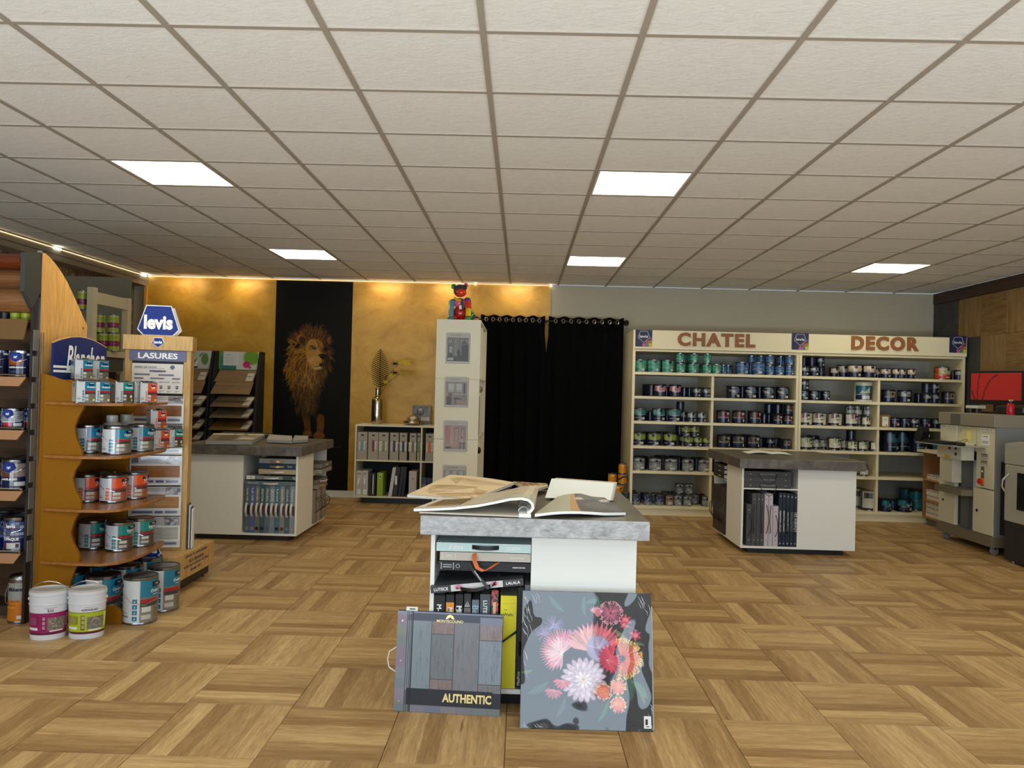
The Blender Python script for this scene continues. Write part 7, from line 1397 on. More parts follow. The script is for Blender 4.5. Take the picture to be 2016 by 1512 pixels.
# ================================================================ LEVIS LASURES DISPLAY
t = thing('plinth_box', 'oak veneer box under the LASURES display with dark blue slogan', 'plinth', (0, 0, 0))
bx0, bx1, by0, by1 = -2.615, -2.215, 5.08, 5.70
put('box', boxme('pb', M_oakp, bx0, bx1, by0, by1, .085, .25), t, bevel=.002); put('base', boxme('pbb', M_black, bx0+.03, bx1-.03, by0+.03, by1-.02, .02, .085), t)
for (x, y) in ((bx0+.06, by0+.06), (bx1-.06, by0+.06), (bx1-.06, by1-.06), (bx0+.06, by1-.06)): put('castor', MB().lathe([(.014, 0), (.016, .01), (.012, .02)], 12).mesh('c', M_black, True), t, (x, y, 0))
for k, s in enumerate(('Levis, le spécialiste', 'de la décoration', 'et de la protection du bois', 'depuis 1821.')):
    o = put('lettering', textmb(s, w=(.40, .28, .46, .22)[k]*.88, h=.028, bold=.01).mesh('sl', M_navy), t, (bx1+.0006, (by0+by1)/2, .225-.034*k)); o.rotation_euler = (0, 0, PI/2)
put('lettering', textmb('levis.com', w=.15, h=.026, bold=.02).mesh('lc', M_navy), t, (bx1-.16, by0-.0006, .125))
ang = math.radians(13); t = thing('wood_stain_display', 'oak LASURES display board with choice chart and wood sample cards', 'display board', (-2.672, 5.235, .2505), ang)
Wd, Hd = .415, 1.45; zz0 = .2505
def zB(py): return U(305, py, 5.30).z-zz0
for a, b_ in ((0, .045), (Wd-.045, Wd)): put('upright', boxme('up', M_oakp, a, b_, 0, .12, 0, zB(690)), t)
put('bottom_rail', boxme('br', M_oakp, .045, Wd-.045, .0, .12, 0, .025), t); put('backing', boxme('bk', mat('dark_backing', (70, 66, 60), .7), .045, Wd-.045, .03, .11, .025, zB(690)), t)
o = put('header', boxme('hd', M_oakp, -.012, Wd+.012, -.02, .13, zB(689.5), zB(661)), t)
def badge2(par, x, z, y, w_, h_, clip=False, border=.008):
    P_ = pent(w_, h_) if not clip else [(-w_*.30, h_*.5), (w_*.30, h_*.5), (w_*.5, -h_*.30), (w_*.36, -h_*.5), (-w_*.36, -h_*.5), (-w_*.5, -h_*.30)]
    out_ = [(a*(1+border*2/w_), b_*(1+border*2/h_)) for a, b_ in P_]
    q = put('logo_border', MB().prism([(x+a, z+b_) for a, b_ in out_], y, y+.003, 'y').mesh('lb', M_ltext), par); put('logo_face', MB().prism([(x+a, z+b_) for a, b_ in P_], y-.0015, y, 'y').mesh('lf', mat('levis_blue', (10, 42, 128), .45, spec=.25)), par); put('lettering', textmb('levis', w=w_*.72, h=h_*.5 if clip else h_*.34, bold=.045, ox=x, oz=z-(.06*h_ if clip else -.05*h_)).mesh('lt', M_ltext), par, (0, y-.0018, 0))
badge2(t, Wd/2, (zB(661)+zB(689.5))/2+.001, -.0235, .075, .062, border=.004)
o = put('sign_panel', boxme('sg', mat('slate_violet', (96, 98, 134), .5), .03, Wd-.03, -.012, 0, zB(711), zB(690.5)), t); put('lettering', textmb('LASURES', w=.25, h=.040, bold=.03).mesh('ls', M_ltext), t, (Wd/2, -.0125, zB(700.7)))
P = Paint(190, 114, (222, 218, 214), 1); g1 = (112, 112, 134)
P.rect(7, 18, 120, 19, (90, 90, 100)); P.rect(64, 25, 126, 33, g1); P.rect(8, 39, 66, 46, g1); P.rect(98, 40, 156, 47, g1); P.rect(8, 54, 42, 61, g1); P.rect(68, 54, 120, 60, g1); P.rect(150, 54, 180, 60, g1)
for (x, y, w_) in ((46, 68, 42), (100, 69, 40), (150, 69, 30), (6, 68, 34)): P.rect(x, y, x+w_, y+4, (160, 160, 170))
for (x, y) in ((24, 84), (70, 84), (104, 84), (134, 84), (164, 84)): P.rect(x, y, x+10, y+13, (90, 90, 98)); P.rect(x+2, y+2, x+6, y+6, (180, 180, 180)); P.rect(x-3, y+20, x+14, y+22, (150, 150, 156)); P.stroke([(x+5, 61), (x+5, 68)], 1, 1, (150, 150, 156)); P.ell(x+2, y+25, 2.4, 2, (100, 120, 130), .7)
P.poly(list((150+a, 14-b_) for a, b_ in pent(20, 18)), (92, 96, 120))
cx0, cx1 = .047, Wd-.047+.0; put('chart_sheet', boxme('ch', M_paper, cx0, cx1, -.008, -.002, zB(774), zB(716)), t); put('chart_print', panel_print(P, 'chp', cx0+.001, cx1-.001, zB(774)+.001, zB(716)-.001, -.0086, printmat(.5)), t)
mb = textmb('ARBRE DE CHOIX', w=.14, ox=cx0+.085, oz=zB(723), bold=.01); textmb('EXTERIEUR', w=.05, ox=Wd/2, oz=zB(731.3), bold=.02, mb=mb); put('lettering', mb.mesh('adc', M_dtext), t, (0, -.0087, 0))
cards = [(779, 833, ['honey', 'honey2', 'honey3'], 'three orange-brown'), (835, 894, ['mid', 'pinkish'], 'two pale brown'), (896, 954, ['amberw', 'knotty', 'mid'], 'three knotty brown'), (957, 1014, ['goldw', 'goldw2'], 'two golden'), (1016, 1076, ['goldw', 'greyw_', 'whitew'], 'golden, grey and white')]
WC = dict(honey=(166, 104, 50), honey2=(158, 98, 52), honey3=(150, 92, 50), mid=(176, 116, 66), pinkish=(182, 124, 88), amberw=(158, 100, 48), knotty=(176, 112, 62), goldw=(186, 126, 54), goldw2=(196, 134, 62), greyw_=(196, 198, 196), whitew=(214, 214, 206))
for k, (y0, y1, ws_, nm) in enumerate(cards):
    z1, z0 = zB(y0), zB(y1); xa_, xb_ = .052, Wd-.045+.012; hh = z1-z0
    c = put('sample_card', boxme('sc', M_paper, xa_, xb_, -.02, -.014, z0, z1), t); c['label'] = 'sample card with %s wood pieces' % nm
    n = len(ws_)
    for q, wn in enumerate(ws_):
        a = xa_+.012+(xb_-xa_-.024)*q/n; b_ = xa_+.012+(xb_-xa_-.024)*(q+1)/n-.001; cc_ = WC[wn]; dk = tuple(v*.85 for v in cc_)
        put('wood_piece', boxme('wp', wood('w_'+wn, cc_, dk, tuple(v*.5 for v in cc_), .35, axis='X', scale=2.), a, b_, -.024, -.0201, z0+hh*.27, z0+hh*.66), c)
    P = Paint(100, 20, (196, 196, 204), 1); P.rect(70, 0, 100, 20, (150, 150, 156)); 
    for q in range(14): x = R_.uniform(70, 98); y = R_.uniform(2, 18); P.ell(x, y, 4, 3, R_.choice([(90, 90, 100), (210, 214, 224), (120, 100, 96)]), .7)
    for q in range(5): P.rect(22, 3+3*q, 60-5*(q % 2), 4+3*q, (120, 120, 134), .7)
    P.rect(3, 5, 16, 17, (90, 94, 104), .8); put('card_print', panel_print(P, 'cpt', xa_+.004, xb_-.004, z0+hh*.72, z1-.002, -.0208, M_l2), c)
    P = Paint(100, 8, (214, 214, 218), 1); P.rect(6, 2, 46, 6, (96, 102, 140)); P.rect(50, 2, 66, 6, (96, 102, 140)); P.rect(70, 2, 94, 6, (120, 126, 150)); put('card_print', panel_print(P, 'cpt', xa_+.004, xb_-.004, z0+hh*.06, z0+hh*.20, -.0208, M_l2), c)
o = thing('leaflet_rack', 'clear leaflet rack with dark leaflets at the right side of the oak display', 'leaflet rack', (0, 0, 0)); o.matrix_world = Matrix.Translation((-2.672, 5.235, .2505)) @ Matrix.Rotation(ang, 4, 'Z')
put('holder', MB().box(Wd+.001, Wd+.004, .02, .11, .0, .30).box(Wd+.04, Wd+.043, .02, .11, .0, .26).box(Wd+.004, Wd+.04, .02, .11, 0, .003).mesh('lh', M_acr), o); 
q = thing('leaflet', 'bundle of dark leaflets in the rack beside the oak display', 'leaflet', (0, 0, 0)); q.matrix_world = o.matrix_world.copy(); 
for k in range(4): put('sheet', boxme('lf', (mat('slate_print', (74, 78, 90), .5), M_paper)[k % 2], Wd+.006+.008*k, Wd+.012+.008*k, .025, .105, .004, .31-.012*k), q)
t = thing('levis_sign', 'blue pentagon levis sign standing on the oak LASURES display', 'sign', (-2.672, 5.235, .2505), ang)
zt0 = zB(661)+.0; sw, sh = .255, .195
badge2(t, Wd/2-.01, zt0+sh/2+.006, .02, sw, sh, True, .006); P_ = [(-sw*.30, sh*.5), (sw*.30, sh*.5), (sw*.5, -sh*.30), (sw*.36, -sh*.5), (-sw*.36, -sh*.5), (-sw*.5, -sh*.30)]
put('back_plate', MB().prism([(Wd/2+.008+a, zt0+sh/2+b_) for a, b_ in P_], .05, .053, 'y').mesh('bp', mat('pale_plate', (206, 204, 200), .4)), t); put('prop', boxme('pp', M_acr, Wd/2+.10, Wd/2+.104, .02, .11, zt0+.0005, zt0+.20), t)
t = thing('levis_sign', 'small blue levis sign on the floor behind the large tins', 'sign', (-2.40, 5.02, .0), .1); t.location = (-2.36, 5.14, .27) ; t.location = (-2.33, 5.055, 0.0)
badge2(t, -.05, .31, .0, .13, .09, True, .004); put('foot', boxme('ft', M_ltext, -.08, -.02, .002, .005, 0, .27), t)
# ================================================================ LEFT GONDOLA
t = thing('gondola_rack', 'dark shop rack with wooden shelf lips and log-shaped canopy at the left edge', 'rack', (0, 0, 0))
Gx0, Gx1, Gy0, Gy1 = -3.75, -2.805, 4.36, 4.78
M_gb = wood('dark_gondola_back', (96, 66, 40), (80, 54, 32), (50, 34, 20), .6, axis='X', rnd=False); M_lip = mat('tan_lip', (168, 122, 84), .6); M_gd = mat('charcoal_metal', (52, 54, 50), .5)
put('back_panel', boxme('gb', M_gb, Gx0, Gx1, Gy1-.02, Gy1, 0, 1.95), t); put('base', boxme('gb', mat('dark_brown_base', (60, 42, 28), .6), Gx0, Gx1, Gy0+.2, Gy1-.02, 0, .06), t)
GL_ = [(1090, .0), (967, 0), (847, 0), (742, 0), (672, 0)]; gz = [U(30, y, Gy0).z for y, _ in GL_]; Lx = [U(x, y, Gy0).x for x, y in ((41, 1092), (45, 968), (48, 847), (52, 743), (57, 640))]
for k, z in enumerate(gz[:4]):
    put('shelf_board', boxme('gs', M_gd, Gx0, Gx1, Gy0+.005, Gy1-.02, z-.014, z-.002), t)
    put('shelf_lip', MB().hexa([(Gx0, Gy0-.02, z-.052), (Lx[k]-.03, Gy0-.02, z-.052), (Lx[k]-.03, Gy0-.008, z-.052), (Gx0, Gy0-.008, z-.052), (Gx0, Gy0-.004, z), (Lx[k], Gy0-.004, z), (Lx[k], Gy0+.004, z), (Gx0, Gy0+.004, z)]).mesh('gl', M_lip), t)
    put('rail', MB().tube([(Gx0, Gy0+.0, z+.012), (Lx[k]-.005, Gy0+.0, z+.012)], .004, 6).tube([(Lx[k]-.01, Gy0, z+.012), (Lx[k]-.01, Gy0, z-.002)], .003, 5).mesh('rl', M_chrome, True), t)
zt5 = U(30, 668, Gy0).z
put('shelf_board', boxme('gs', M_gb, Gx0, Gx1, Gy0+.04, Gy1-.02, U(30, 627, Gy0).z-.016, U(30, 627, Gy0).z), t); put('fascia', MB().hexa([(Gx0, Gy0, zt5), (Gx1, Gy0, zt5), (Gx1, Gy0+.01, zt5), (Gx0, Gy0+.01, zt5), (Gx0, Gy0+.035, U(30, 627, Gy0).z), (Gx1, Gy0+.035, U(30, 627, Gy0).z), (Gx1, Gy0+.045, U(30, 627, Gy0).z), (Gx0, Gy0+.045, U(30, 627, Gy0).z)]).mesh('fs', mat('olive_brown_board', (110, 80, 40), .5)), t)
# log canopy
zc = [U(25, y, Gy0).z for y in (612, 566, 530, 500)]
for k, c in enumerate(((140, 96, 56), (128, 84, 50), (110, 46, 18))):
    z0, z1 = zc[k], zc[k+1]; y_ = Gy0+.05-.03*k; n = 8; pl = [(y_+.10, z0), (y_+.10, z1)]+[(y_-.045*math.sin(PI*q/n)+.0, z1-(z1-z0)*q/n) for q in range(n+1)]
    put('log_board', MB().prism(pl, Gx0, U(50, 560, Gy0).x, 'x').mesh('lgb', wood('log_%d' % k, c, tuple(v*.85 for v in c), tuple(v*.6 for v in c), .4, axis='X')), t)
cx0_, cx1_ = U(50, 540, Gy0).x, -2.775
CE = [UX(x, y, -2.775) for x, y in ((50, 497), (81, 497), (81, 574), (64, 606), (48, 573))]
put('canopy_end', MB().prism([(q.y, q.z) for q in CE], -2.80, -2.775, 'x').mesh('ce', M_gd), t)
uy0, uy1 = UX(57, 850, -2.79).y, UX(78, 850, -2.79).y
put('upright', boxme('gu', mat('black_brown_upright', (34, 26, 22), .5), -2.80, -2.785, uy0, uy1, .0, 1.86), t)
for k in range(9): z = .35+k*.15; put('price_rail', boxme('pr', mat('grey_rail', (116, 112, 106), .4), -2.785, -2.780, uy0+.004, uy0+.05, z, z+.12), t)
for dy in (.065, .09): put('rod', MB().tube([(-2.778, uy0+dy, .9 if dy < .07 else .0), (-2.778, uy0+dy, 1.66)], .003, 6).mesh('rd', M_chrome, True), t)
t = thing('gondola_end_panel', 'tall curved beech end panel rising behind the blue headboard', 'end panel', (0, 0, 0))
pe = []; X_ = -2.782
for (px, py) in ((83, 497), (90, 499), (98, 506), (108, 517), (120, 534), (132, 554), (144, 579), (156, 606), (166, 628), (172, 641)):
    q = UX(px, py, X_); pe.append((q.y, q.z))
y0_ = pe[0][0]; put('panel', MB().prism([(y0_, 0)]+pe+[(pe[-1][0], 0)], X_-.02, X_, 'x').mesh('ep', M_beech), t, bevel=.001); put('edge_strip', MB().box(X_-.024, X_+.003, y0_-.006, y0_, .0, pe[0][1]+.01).mesh('es', M_steel), t); q = UX(163.5, 646, X_); put('screw', MB().lathe([(.005, 0), (.005, .003)], 8).mesh('sc', M_dark), t, (X_, q.y, q.z)).rotation_euler = (0, PI/2, 0)
# tins on the gondola
def lev(kind):
    P = Paint(90, 60, (20, 26, 60), 1)
    if kind == 'opaque':
        for k in range(7):
            for j in range(5): P.rect(10+k*11, 4+j*7, 20+k*11, 10+j*7, R_.choice([(70, 84, 140), (120, 130, 176), (160, 168, 196), (90, 92, 120)]))
        P.rect(40, 0, 52, 6, (40, 110, 170)); P.rect(0, 38, 90, 60, (24, 34, 92)); P.rect(34, 46, 66, 58, (214, 212, 206)); P.rect(56, 48, 64, 56, (60, 60, 60)); P.rect(30, 46, 33, 58, (190, 30, 40))
    elif kind == 'acryl': P.rect(0, 4, 90, 34, (110, 60, 44)); P.rect(60, 2, 84, 34, (150, 150, 152), .7); P.rect(0, 34, 90, 60, (18, 28, 70)); P.rect(20, 40, 60, 42, (210, 214, 224)); P.rect(56, 46, 82, 56, (206, 204, 200))
    elif kind == 'silver': P.rect(0, 0, 90, 36, (150, 152, 158)); P.rect(70, 2, 88, 30, (110, 114, 124)); P.rect(0, 36, 90, 60, (22, 32, 80)); P.rect(30, 40, 56, 56, (186, 30, 46)); P.rect(12, 37, 80, 39, (206, 210, 220)); P.rect(60, 44, 84, 56, (204, 204, 202))
    elif kind == 'alkyd': P.rect(0, 4, 60, 34, (70, 34, 24)); P.ell(38, 20, 22, 14, (176, 84, 32), .9, 0, .5); P.rect(72, 0, 90, 6, (200, 202, 206)); P.rect(0, 34, 90, 60, (14, 18, 44)); P.rect(20, 38, 70, 40, (206, 208, 216), .8); P.rect(30, 50, 50, 52, (60, 90, 160))
    P.a *= .95; return P
_lv = {}
def levtin(kind, px, py, z, w_, hpx, lab, bh=0., logo=True):
    Y = Gy0+.04+w_/2/FPX*Gy0+bh; r = w_/2/FPX*Y; h = hpx/FPX*Y; x = U(px, py, Y).x
    key = (kind, round(r, 3))
    if key not in _lv:
        arc = 2.9; P = lev(kind); rr = r*.99; mb = MB()
        if logo:
            pts = pent(r*.95, r*.85)
        lm = P.mesh('ll', M_l2, lambda u, v: (rr*math.cos(-PI/2+arc*(u-.5)), rr*math.sin(-PI/2+arc*(u-.5)), h-.016-(h-.028)*v))
        bodym = MB().lathe([(r*.97, 0), (r, .004), (r, .010), (r*.98, .014), (r*.98, h-.014), (r, h-.008), (r, h-.002), (r*.93, h)], 30).mesh('lb', M_tin, True); lid = MB().lathe([(r*.94, h-.001), (r*.94, h+.002), (r*.86, h+.001), (r*.84, h-.005), (.001, h-.005)], 30, closed=False).mesh('ld', M_lid, True)
        lg = MB(); lg.prism([(a, b_+h*.74) for a, b_ in pent(r*1.0, r*.85)], -rr-.006, -rr+.004, 'y'); lgm = lg.mesh('lg', mat('levis_blue', (10, 42, 128), .45, spec=.25)); tm = MB(); textmb('levis', w=r*.72, bend=rr+.006, oz=h*.76, bold=.03, mb=tm); textmb({'opaque': 'OPAQUE', 'acryl': 'LASUR ACRYL', 'silver': 'LASUR ACRYL EX', 'alkyd': 'LASUR ALKYD'}[kind], w=r*1.2, bend=rr, oz=h*.36, bold=.03, mb=tm)
        hm = MB().tube([(-r*1.01, 0, h*.86), (-r*1.02, -r*.4, h*.74), (-r*.6, -r*.9, h*.62), (.0, -r*1.05, h*.56), (r*.6, -r*.9, h*.62), (r*1.02, -r*.4, h*.74), (r*1.01, 0, h*.86)], .0016, 5).mesh('h', M_chrome, True)
        _lv[key] = (bodym, lid, lm, lgm, tm.mesh('t', M_ltext), hm)
    b_, l_, lm, lgm, tm, hm = _lv[key]; o = put('paint_tin', b_, None, (x, Y, z+.0005), .12); put('lid', l_, o); q = put('label', lm, o); put('lettering', tm, q); put('handle', hm, o)
    if kind != 'opaque': put('emblem', lgm, q)
    tag(o, lab, 'paint tin', 'paint tins on the left rack')
levtin('opaque', 33, 1060, gz[0], 47, 66, 'blue chequered OPAQUE tin on the lowest rack shelf, right one'); levtin('opaque', -14, 1060, gz[0], 47, 66, 'blue chequered OPAQUE tin on the lowest rack shelf, cut by the picture edge'); levtin('opaque', 52, 1060, gz[0], 47, 66, 'blue chequered OPAQUE tin behind, right on the lowest rack shelf', .16); levtin('opaque', 8, 1060, gz[0], 47, 66, 'blue chequered OPAQUE tin behind, left on the lowest rack shelf', .16)
levtin('acryl', 30, 940, gz[1], 49, 58, 'brown and navy LASUR ACRYL tin on the second rack shelf, right one'); levtin('acryl', -20, 940, gz[1], 49, 58, 'brown and navy LASUR ACRYL tin on the second rack shelf, cut by picture edge'); levtin('acryl', 55, 940, gz[1], 49, 56, 'brown and navy LASUR ACRYL tin behind on the second rack shelf', .16)
levtin('silver', 26, 820, gz[2], 41, 41, 'silver levis tin with red patch on the third rack shelf, middle one'); levtin('silver', -17, 820, gz[2], 41, 41, 'silver levis tin with red patch on the third rack shelf, cut by edge'); levtin('silver', 60, 820, gz[2], 38, 40, 'silver levis tin behind at the right end of the third rack shelf', .10)
levtin('alkyd', 42, 715, gz[3], 44, 52, 'navy LASUR ALKYD tin with orange wood picture, fourth rack shelf, right'); levtin('alkyd', -4, 715, gz[3], 44, 52, 'navy LASUR ALKYD tin with orange wood picture, fourth rack shelf, left')
z6 = U(30, 627, Gy0).z
for n, (px, m_) in enumerate(((10, M_tindark), (31, None), (52, None))):
    Y = Gy0+.16; x = U(px, 620, Y).x; r = .028; o = put('paint_tin', MB().lathe([(r, 0), (r, .085)], 20).mesh('lt', mat('lime_tin', (168, 176, 40), .35), True) if m_ is None else MB().lathe([(r, 0), (r, .085)], 20).mesh('lt', m_, True), None, (x, Y, z6+.0005)); put('lid', MB().lathe([(r*1.04, .080), (r*1.04, .087), (r*.8, .087)], 20).mesh('ll', M_tin, True), o)
    tag(o, ('black small tin under the log canopy', 'lime green small tin under the log canopy, left one', 'lime green small tin under the log canopy, right one')[n], 'paint tin', 'small tins on the top rack shelf')
# sikkens can on the floor
y = 4.475; x = U(40, 1190, y).x; t = thing('metal_can', 'orange and grey sikkens can on the floor under the left rack', 'can', (x, y, 0), .1); r, h = .062, .27
put('body', MB().lathe([(r, 0), (r*1.02, .005), (r, .01), (r, h-.03), (r*1.02, h-.022), (r, h-.015), (r*.8, h)], 28).mesh('sk', M_tin, True), t)
P = Paint(60, 80, (196, 112, 30), 1); P.rect(0, 0, 60, 36, (150, 150, 148)); P.rect(0, 36, 60, 44, (206, 120, 40)); P.rect(34, 68, 42, 75, (214, 210, 200)); P.rect(12, 50, 30, 53, (226, 160, 80), .6)
l_ = put('label', P.mesh('skl', M_l2, lambda u, v: (r*1.004*math.cos(-PI/2+2.8*(u-.5)), r*1.004*math.sin(-PI/2+2.8*(u-.5)), h-.04-(h-.055)*v)), t); mb = textmb('sikkens', w=.085, bend=r*1.006, oz=h*.72, bold=.05); textmb('Cetol TGL', w=.05, bend=r*1.006, oz=h*.47, bold=.02, mb=mb); put('lettering', mb.mesh('skt', M_dtext), l_)
put('handle', MB().tube([(-r*1.02, 0, h*.82), (-r*1.1, -.03, h*.6), (-r*.9, -.05, h*.45), (-r*.3, -.07, h*.40)], .002, 5).mesh('skh', M_chrome, True), t)
# ================================================================ METAL SHELF, GREY BOARD BEHIND
t = thing('metal_shelf', 'cream metal shelf frame holding lime and magenta tins', 'shelf', (0, 0, 0)); fx_ = -3.43; M_cm = mat('cream_metal', (186, 176, 148), .4)
p0, p1 = UX(187, 566, fx_), UX(255, 583, fx_); ya, yb_ = p0.y, p1.y
put('post', boxme('ps', M_cm, fx_-.045, fx_+.005, ya-.03, ya+.035, 0, p0.z), t); put('post', boxme('ps', M_cm, fx_-.045, fx_+.005, yb_-.035, yb_+.03, 0, p1.z-.02), t)
zr = UX(188, 574, fx_).z; put('top_rail', boxme('tr', M_cm, fx_-.02, fx_+.0, ya+.035, yb_-.035, zr-.095, zr), t); zs_ = U(205, 691, ya+.3).z; zu = U(165, 608, 6.2).z
put('shelf_board', boxme('sb', M_cm, fx_-.5, fx_-.021, ya-.03, yb_+.03, zs_-.03, zs_), t); put('shelf_board', boxme('sb', M_cm, fx_-.75, fx_-.25, ya-.03, ya+.30, zu-.012, zu), t); put('front_rail', boxme('fr', M_cm, fx_-.02, fx_+.0, ya+.035, yb_-.035, zs_-.05, zs_+.0), t)
put('lower_cabinet', boxme('lc', mat('dark_grey_cabinet', (54, 54, 50), .6), fx_-.5, fx_-.02, ya+.0, yb_+.02, zs_-.16, zs_-.051), t); put('back_shelf', boxme('lc', mat('dark_wood_slab', (84, 62, 42), .6), fx_-.5, fx_-.1, yb_+.0, yb_+.02, .2, zs_-.17), t)
put('post', boxme('ps', M_cm, fx_-.55, fx_-.50, ya-.03, ya+.02, 0, p0.z-.1), t)
P = Paint(40, 50, (150, 168, 50), 1); P.rect(0, 0, 40, 3, (180, 186, 110)); P.rect(14, 8, 30, 9, (60, 60, 40), .6); P.rect(14, 12, 26, 13, (60, 60, 40), .6); P.rect(0, 22, 40, 38, (122, 24, 76)); P.rect(12, 28, 30, 29, (200, 150, 180), .6)
r, h = .042, .150; bm_ = MB().lathe([(r, 0), (r*1.02, .003), (r, .006), (r, h-.006), (r*1.02, h-.003), (r*.9, h)], 24).mesh('lm', M_tin, True); lm_ = P.mesh('lml', M_l2, lambda u, v: (r*1.005*math.cos(-PI/2+3.*(u-.5)), r*1.005*math.sin(-PI/2+3.*(u-.5)), h-.008-(h-.016)*v)); ld_ = MB().lathe([(r*.9, h-.001), (r*.9, h+.002), (r*.8, h-.002), (.001, h-.002)], 24, closed=False).mesh('lmd', M_tin, True)
def lime(x, y, z, lab): o = put('paint_tin', bm_, None, (x, y, z+.0005), .45); put('label', lm_, o); put('lid', ld_, o); tag(o, lab, 'paint tin', 'lime and magenta tins on the cream metal shelf')
yy = ya+.30
for n, px in enumerate((185, 204.5, 224)): q = U(px, 680, yy); lime(q.x, yy, zs_, 'lime and magenta tin, %s of the lower layer in the cream frame' % ('left', 'middle', 'right')[n])
for n, px in enumerate((196, 223)): q = U(px, 640, yy); lime(q.x, yy, zs_+.153, 'lime and magenta tin, %s of the upper layer in the cream frame' % ('left', 'right')[n])
q = U(163, 600, ya+.06); lime(q.x, ya+.06, zu, 'lime and magenta tin alone on the upper board behind the beech panel')
t = thing('grey_board', 'large grey board standing against the crumpled silver wallpaper', 'board', (0, 0, 0)); Yg = 7.9
a, b_ = U(100, 543, Yg), U(257, 546, Yg); put('board', boxme('gb', mat('warm_grey_board', (122, 116, 98), .6), a.x-.25, b_.x, Yg, Yg+.03, .0, (a.z+b_.z)/2), t)
for n, (px, c) in enumerate(((205, (110, 86, 62)), (232, (170, 150, 120)))):
    q = U(px, 760, 7.0); t = thing('wood_sample', '%s wood sample plank standing behind the paint stand' % ('dark', 'pale')[n], 'wood sample', (q.x, 7.0, 0)); put('plank', boxme('wp', wood('plank_%d' % n, c, tuple(v*.8 for v in c), tuple(v*.5 for v in c), .6, axis='Z'), -.06, .06, 0, .02, 0, 1.45), t)
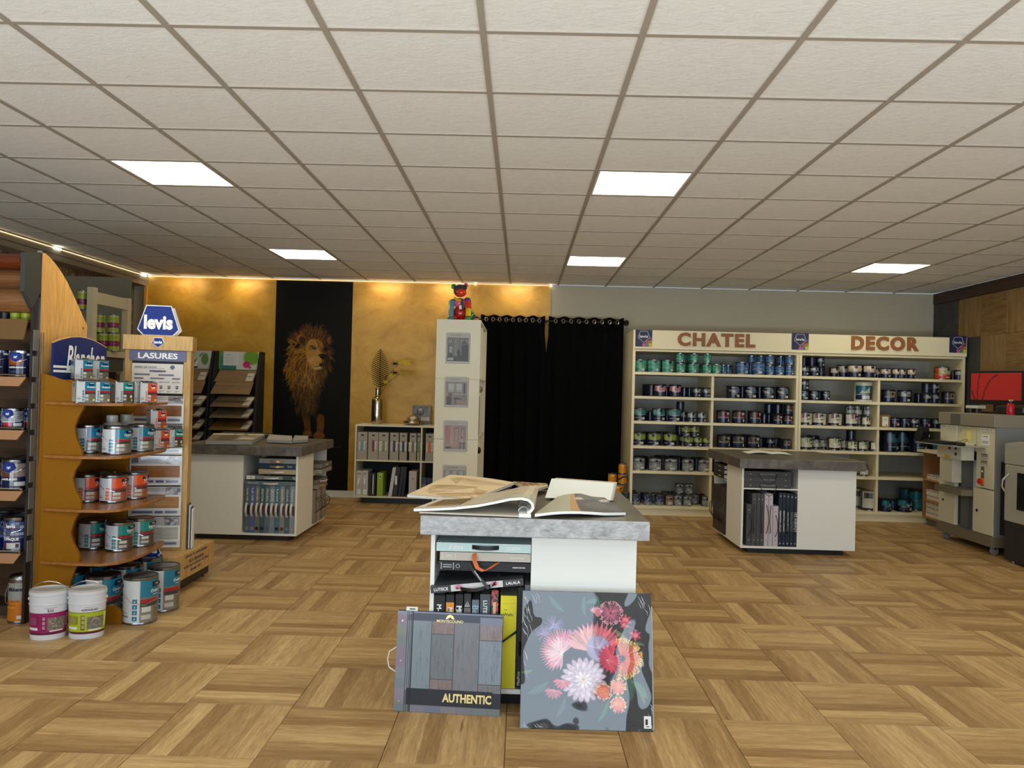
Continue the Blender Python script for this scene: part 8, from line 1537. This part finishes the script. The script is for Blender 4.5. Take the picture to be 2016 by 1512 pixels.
# ================================================================ FLOOR SAMPLE RACKS
def srack(xa_, xb_, Y, lab, first):
    t = thing('floor_sample_rack', lab, 'sample rack', (0, 0, 0)); zt_ = U(450, 689, Y).z; w_ = xb_-xa_
    M_rk = mat('rack_black', (30, 28, 26), .5)
    for (a, b_) in ((xa_, xa_+.05), (xb_-.03, xb_)): put('side_panel', MB().prism([(Y, 0), (Y+.42, 0), (Y+.42, zt_), (Y+.30, zt_), (Y+.22, zt_-.25), (Y+.10, .6)], a, b_, 'x').mesh('sp', M_rk), t)
    put('back_panel', boxme('bp', mat('rack_back_dark', (24, 20, 16), .7), xa_+.05, xb_-.03, Y+.40, Y+.42, 0, zt_-.02), t)
    x0, x1 = xa_+.052, xb_-.032
    P = Paint(90, 44, (196, 196, 186), 1)
    if first: P.ell(15, 14, 30, 26, (96, 140, 40)); P.ell(60, 40, 10, 8, (190, 190, 190)); P.stroke([(50, 30), (70, 6)], 2, 2, (50, 60, 50)); P.stroke([(55, 38), (62, 14)], 5, 2, (230, 230, 226)); P.rect(40, 38, 60, 42, (40, 40, 40)); P.ell(76, 20, 8, 14, (70, 120, 40), .8)
    else: P.rect(0, 0, 10, 44, (96, 140, 50)); P.rect(4, 12, 40, 44, (50, 110, 110)); P.rect(10, 0, 46, 34, (206, 206, 206)); P.ell(74, 14, 18, 18, (100, 146, 40)); P.ell(63, 31, 8, 8, (186, 30, 110)); P.ell(71, 38, 3, 3, (186, 30, 110)); P.rect(18, 8, 26, 9, (130, 130, 130)); 
    for k in range(5): P.rect(14, 14+k*3, 34, 15+k*3, (150, 150, 150), .4)
    z1 = zt_-.005; z0 = U(450, 727, Y+.2).z
    put('header', boxme('hd', M_paper, x0, x1, Y+.28, Y+.29, z0, z1), t); put('header_print', panel_print(P, 'hp', x0, x1, z0, z1, Y+.279, printmat(.4)), t)
    ys_ = [(728, 776), (779, 801), (802, 823), (825, 847), (849, 870), (872, 893), (896, 917), (920, 941), (944, 965)]
    cw_ = [(152, 122, 88), (140, 112, 80), (128, 110, 86), (132, 98, 52), (120, 86, 46), (150, 124, 90), (142, 110, 70), (130, 100, 66), (138, 112, 80)]
    for k, (a, b_) in enumerate(ys_):
        z1 = U(450, a, Y+.20).z; z0 = U(450, b_, Y+.02).z; yt, yb2 = Y+.24, Y+.04-.012*min(k, 3)
        c = cw_[k]; m_ = wood('laminate_%d' % k, c, tuple(v*.85 for v in c), tuple(v*.6 for v in c), .4, axis='X')
        n = 2 if k == 0 else 1
        for q in range(n):
            f0, f1 = q/n, (q+1)/n-.01; A = (yt+(yb2-yt)*f0, z1+(z0-z1)*f0); B_ = (yt+(yb2-yt)*f1, z1+(z0-z1)*f1)
            put('sample_board', MB().hexa([(x0-.0, B_[0], B_[1]), (x1-.012, B_[0], B_[1]), (x1-.012, B_[0]+.008, B_[1]-.004), (x0, B_[0]+.008, B_[1]-.004), (x0+.03, A[0], A[1]), (x1, A[0], A[1]), (x1, A[0]+.008, A[1]), (x0+.03, A[0]+.008, A[1])]).mesh('sbd', m_), t)
        f0, f1 = (.1, .85) if k else (.12, .45); A = (yt+(yb2-yt)*f0-.006, z1+(z0-z1)*f0); B_ = (yt+(yb2-yt)*f1-.006, z1+(z0-z1)*f1)
        o = put('price_card', MB().hexa([(x1-.10, B_[0], B_[1]), (x1-.02, B_[0], B_[1]), (x1-.02, B_[0]+.001, B_[1]), (x1-.10, B_[0]+.001, B_[1]), (x1-.088, A[0], A[1]), (x1-.012, A[0], A[1]), (x1-.012, A[0]+.001, A[1]), (x1-.088, A[0]+.001, A[1])]).mesh('pc', mat('price_card', (196, 190, 178), .25)), t)
        md = ((A[0]+B_[0])/2-.002, (A[1]+B_[1])/2); put('print', MB().box(x1-.085, x1-.03, md[0], md[0]+.001, md[1]+.004, md[1]+.009).box(x1-.08, x1-.04, md[0]-.004, md[0]-.003, md[1]-.012, md[1]-.007).mesh('pp', M_dtext), o)
Yk = 8.9; X_a, X_b, X_c = U(404, 700, Yk).x, U(498, 700, Yk).x, U(409, 700, Yk).x
srack(X_a, X_b, Yk, 'black rack of sloping laminate floor samples with green-circled header, nearer the lion', False)
srack(X_a-(X_b-X_a)-.02, X_a-.012, Yk, 'black rack of floor samples, half hidden by the oak LASURES display', True)
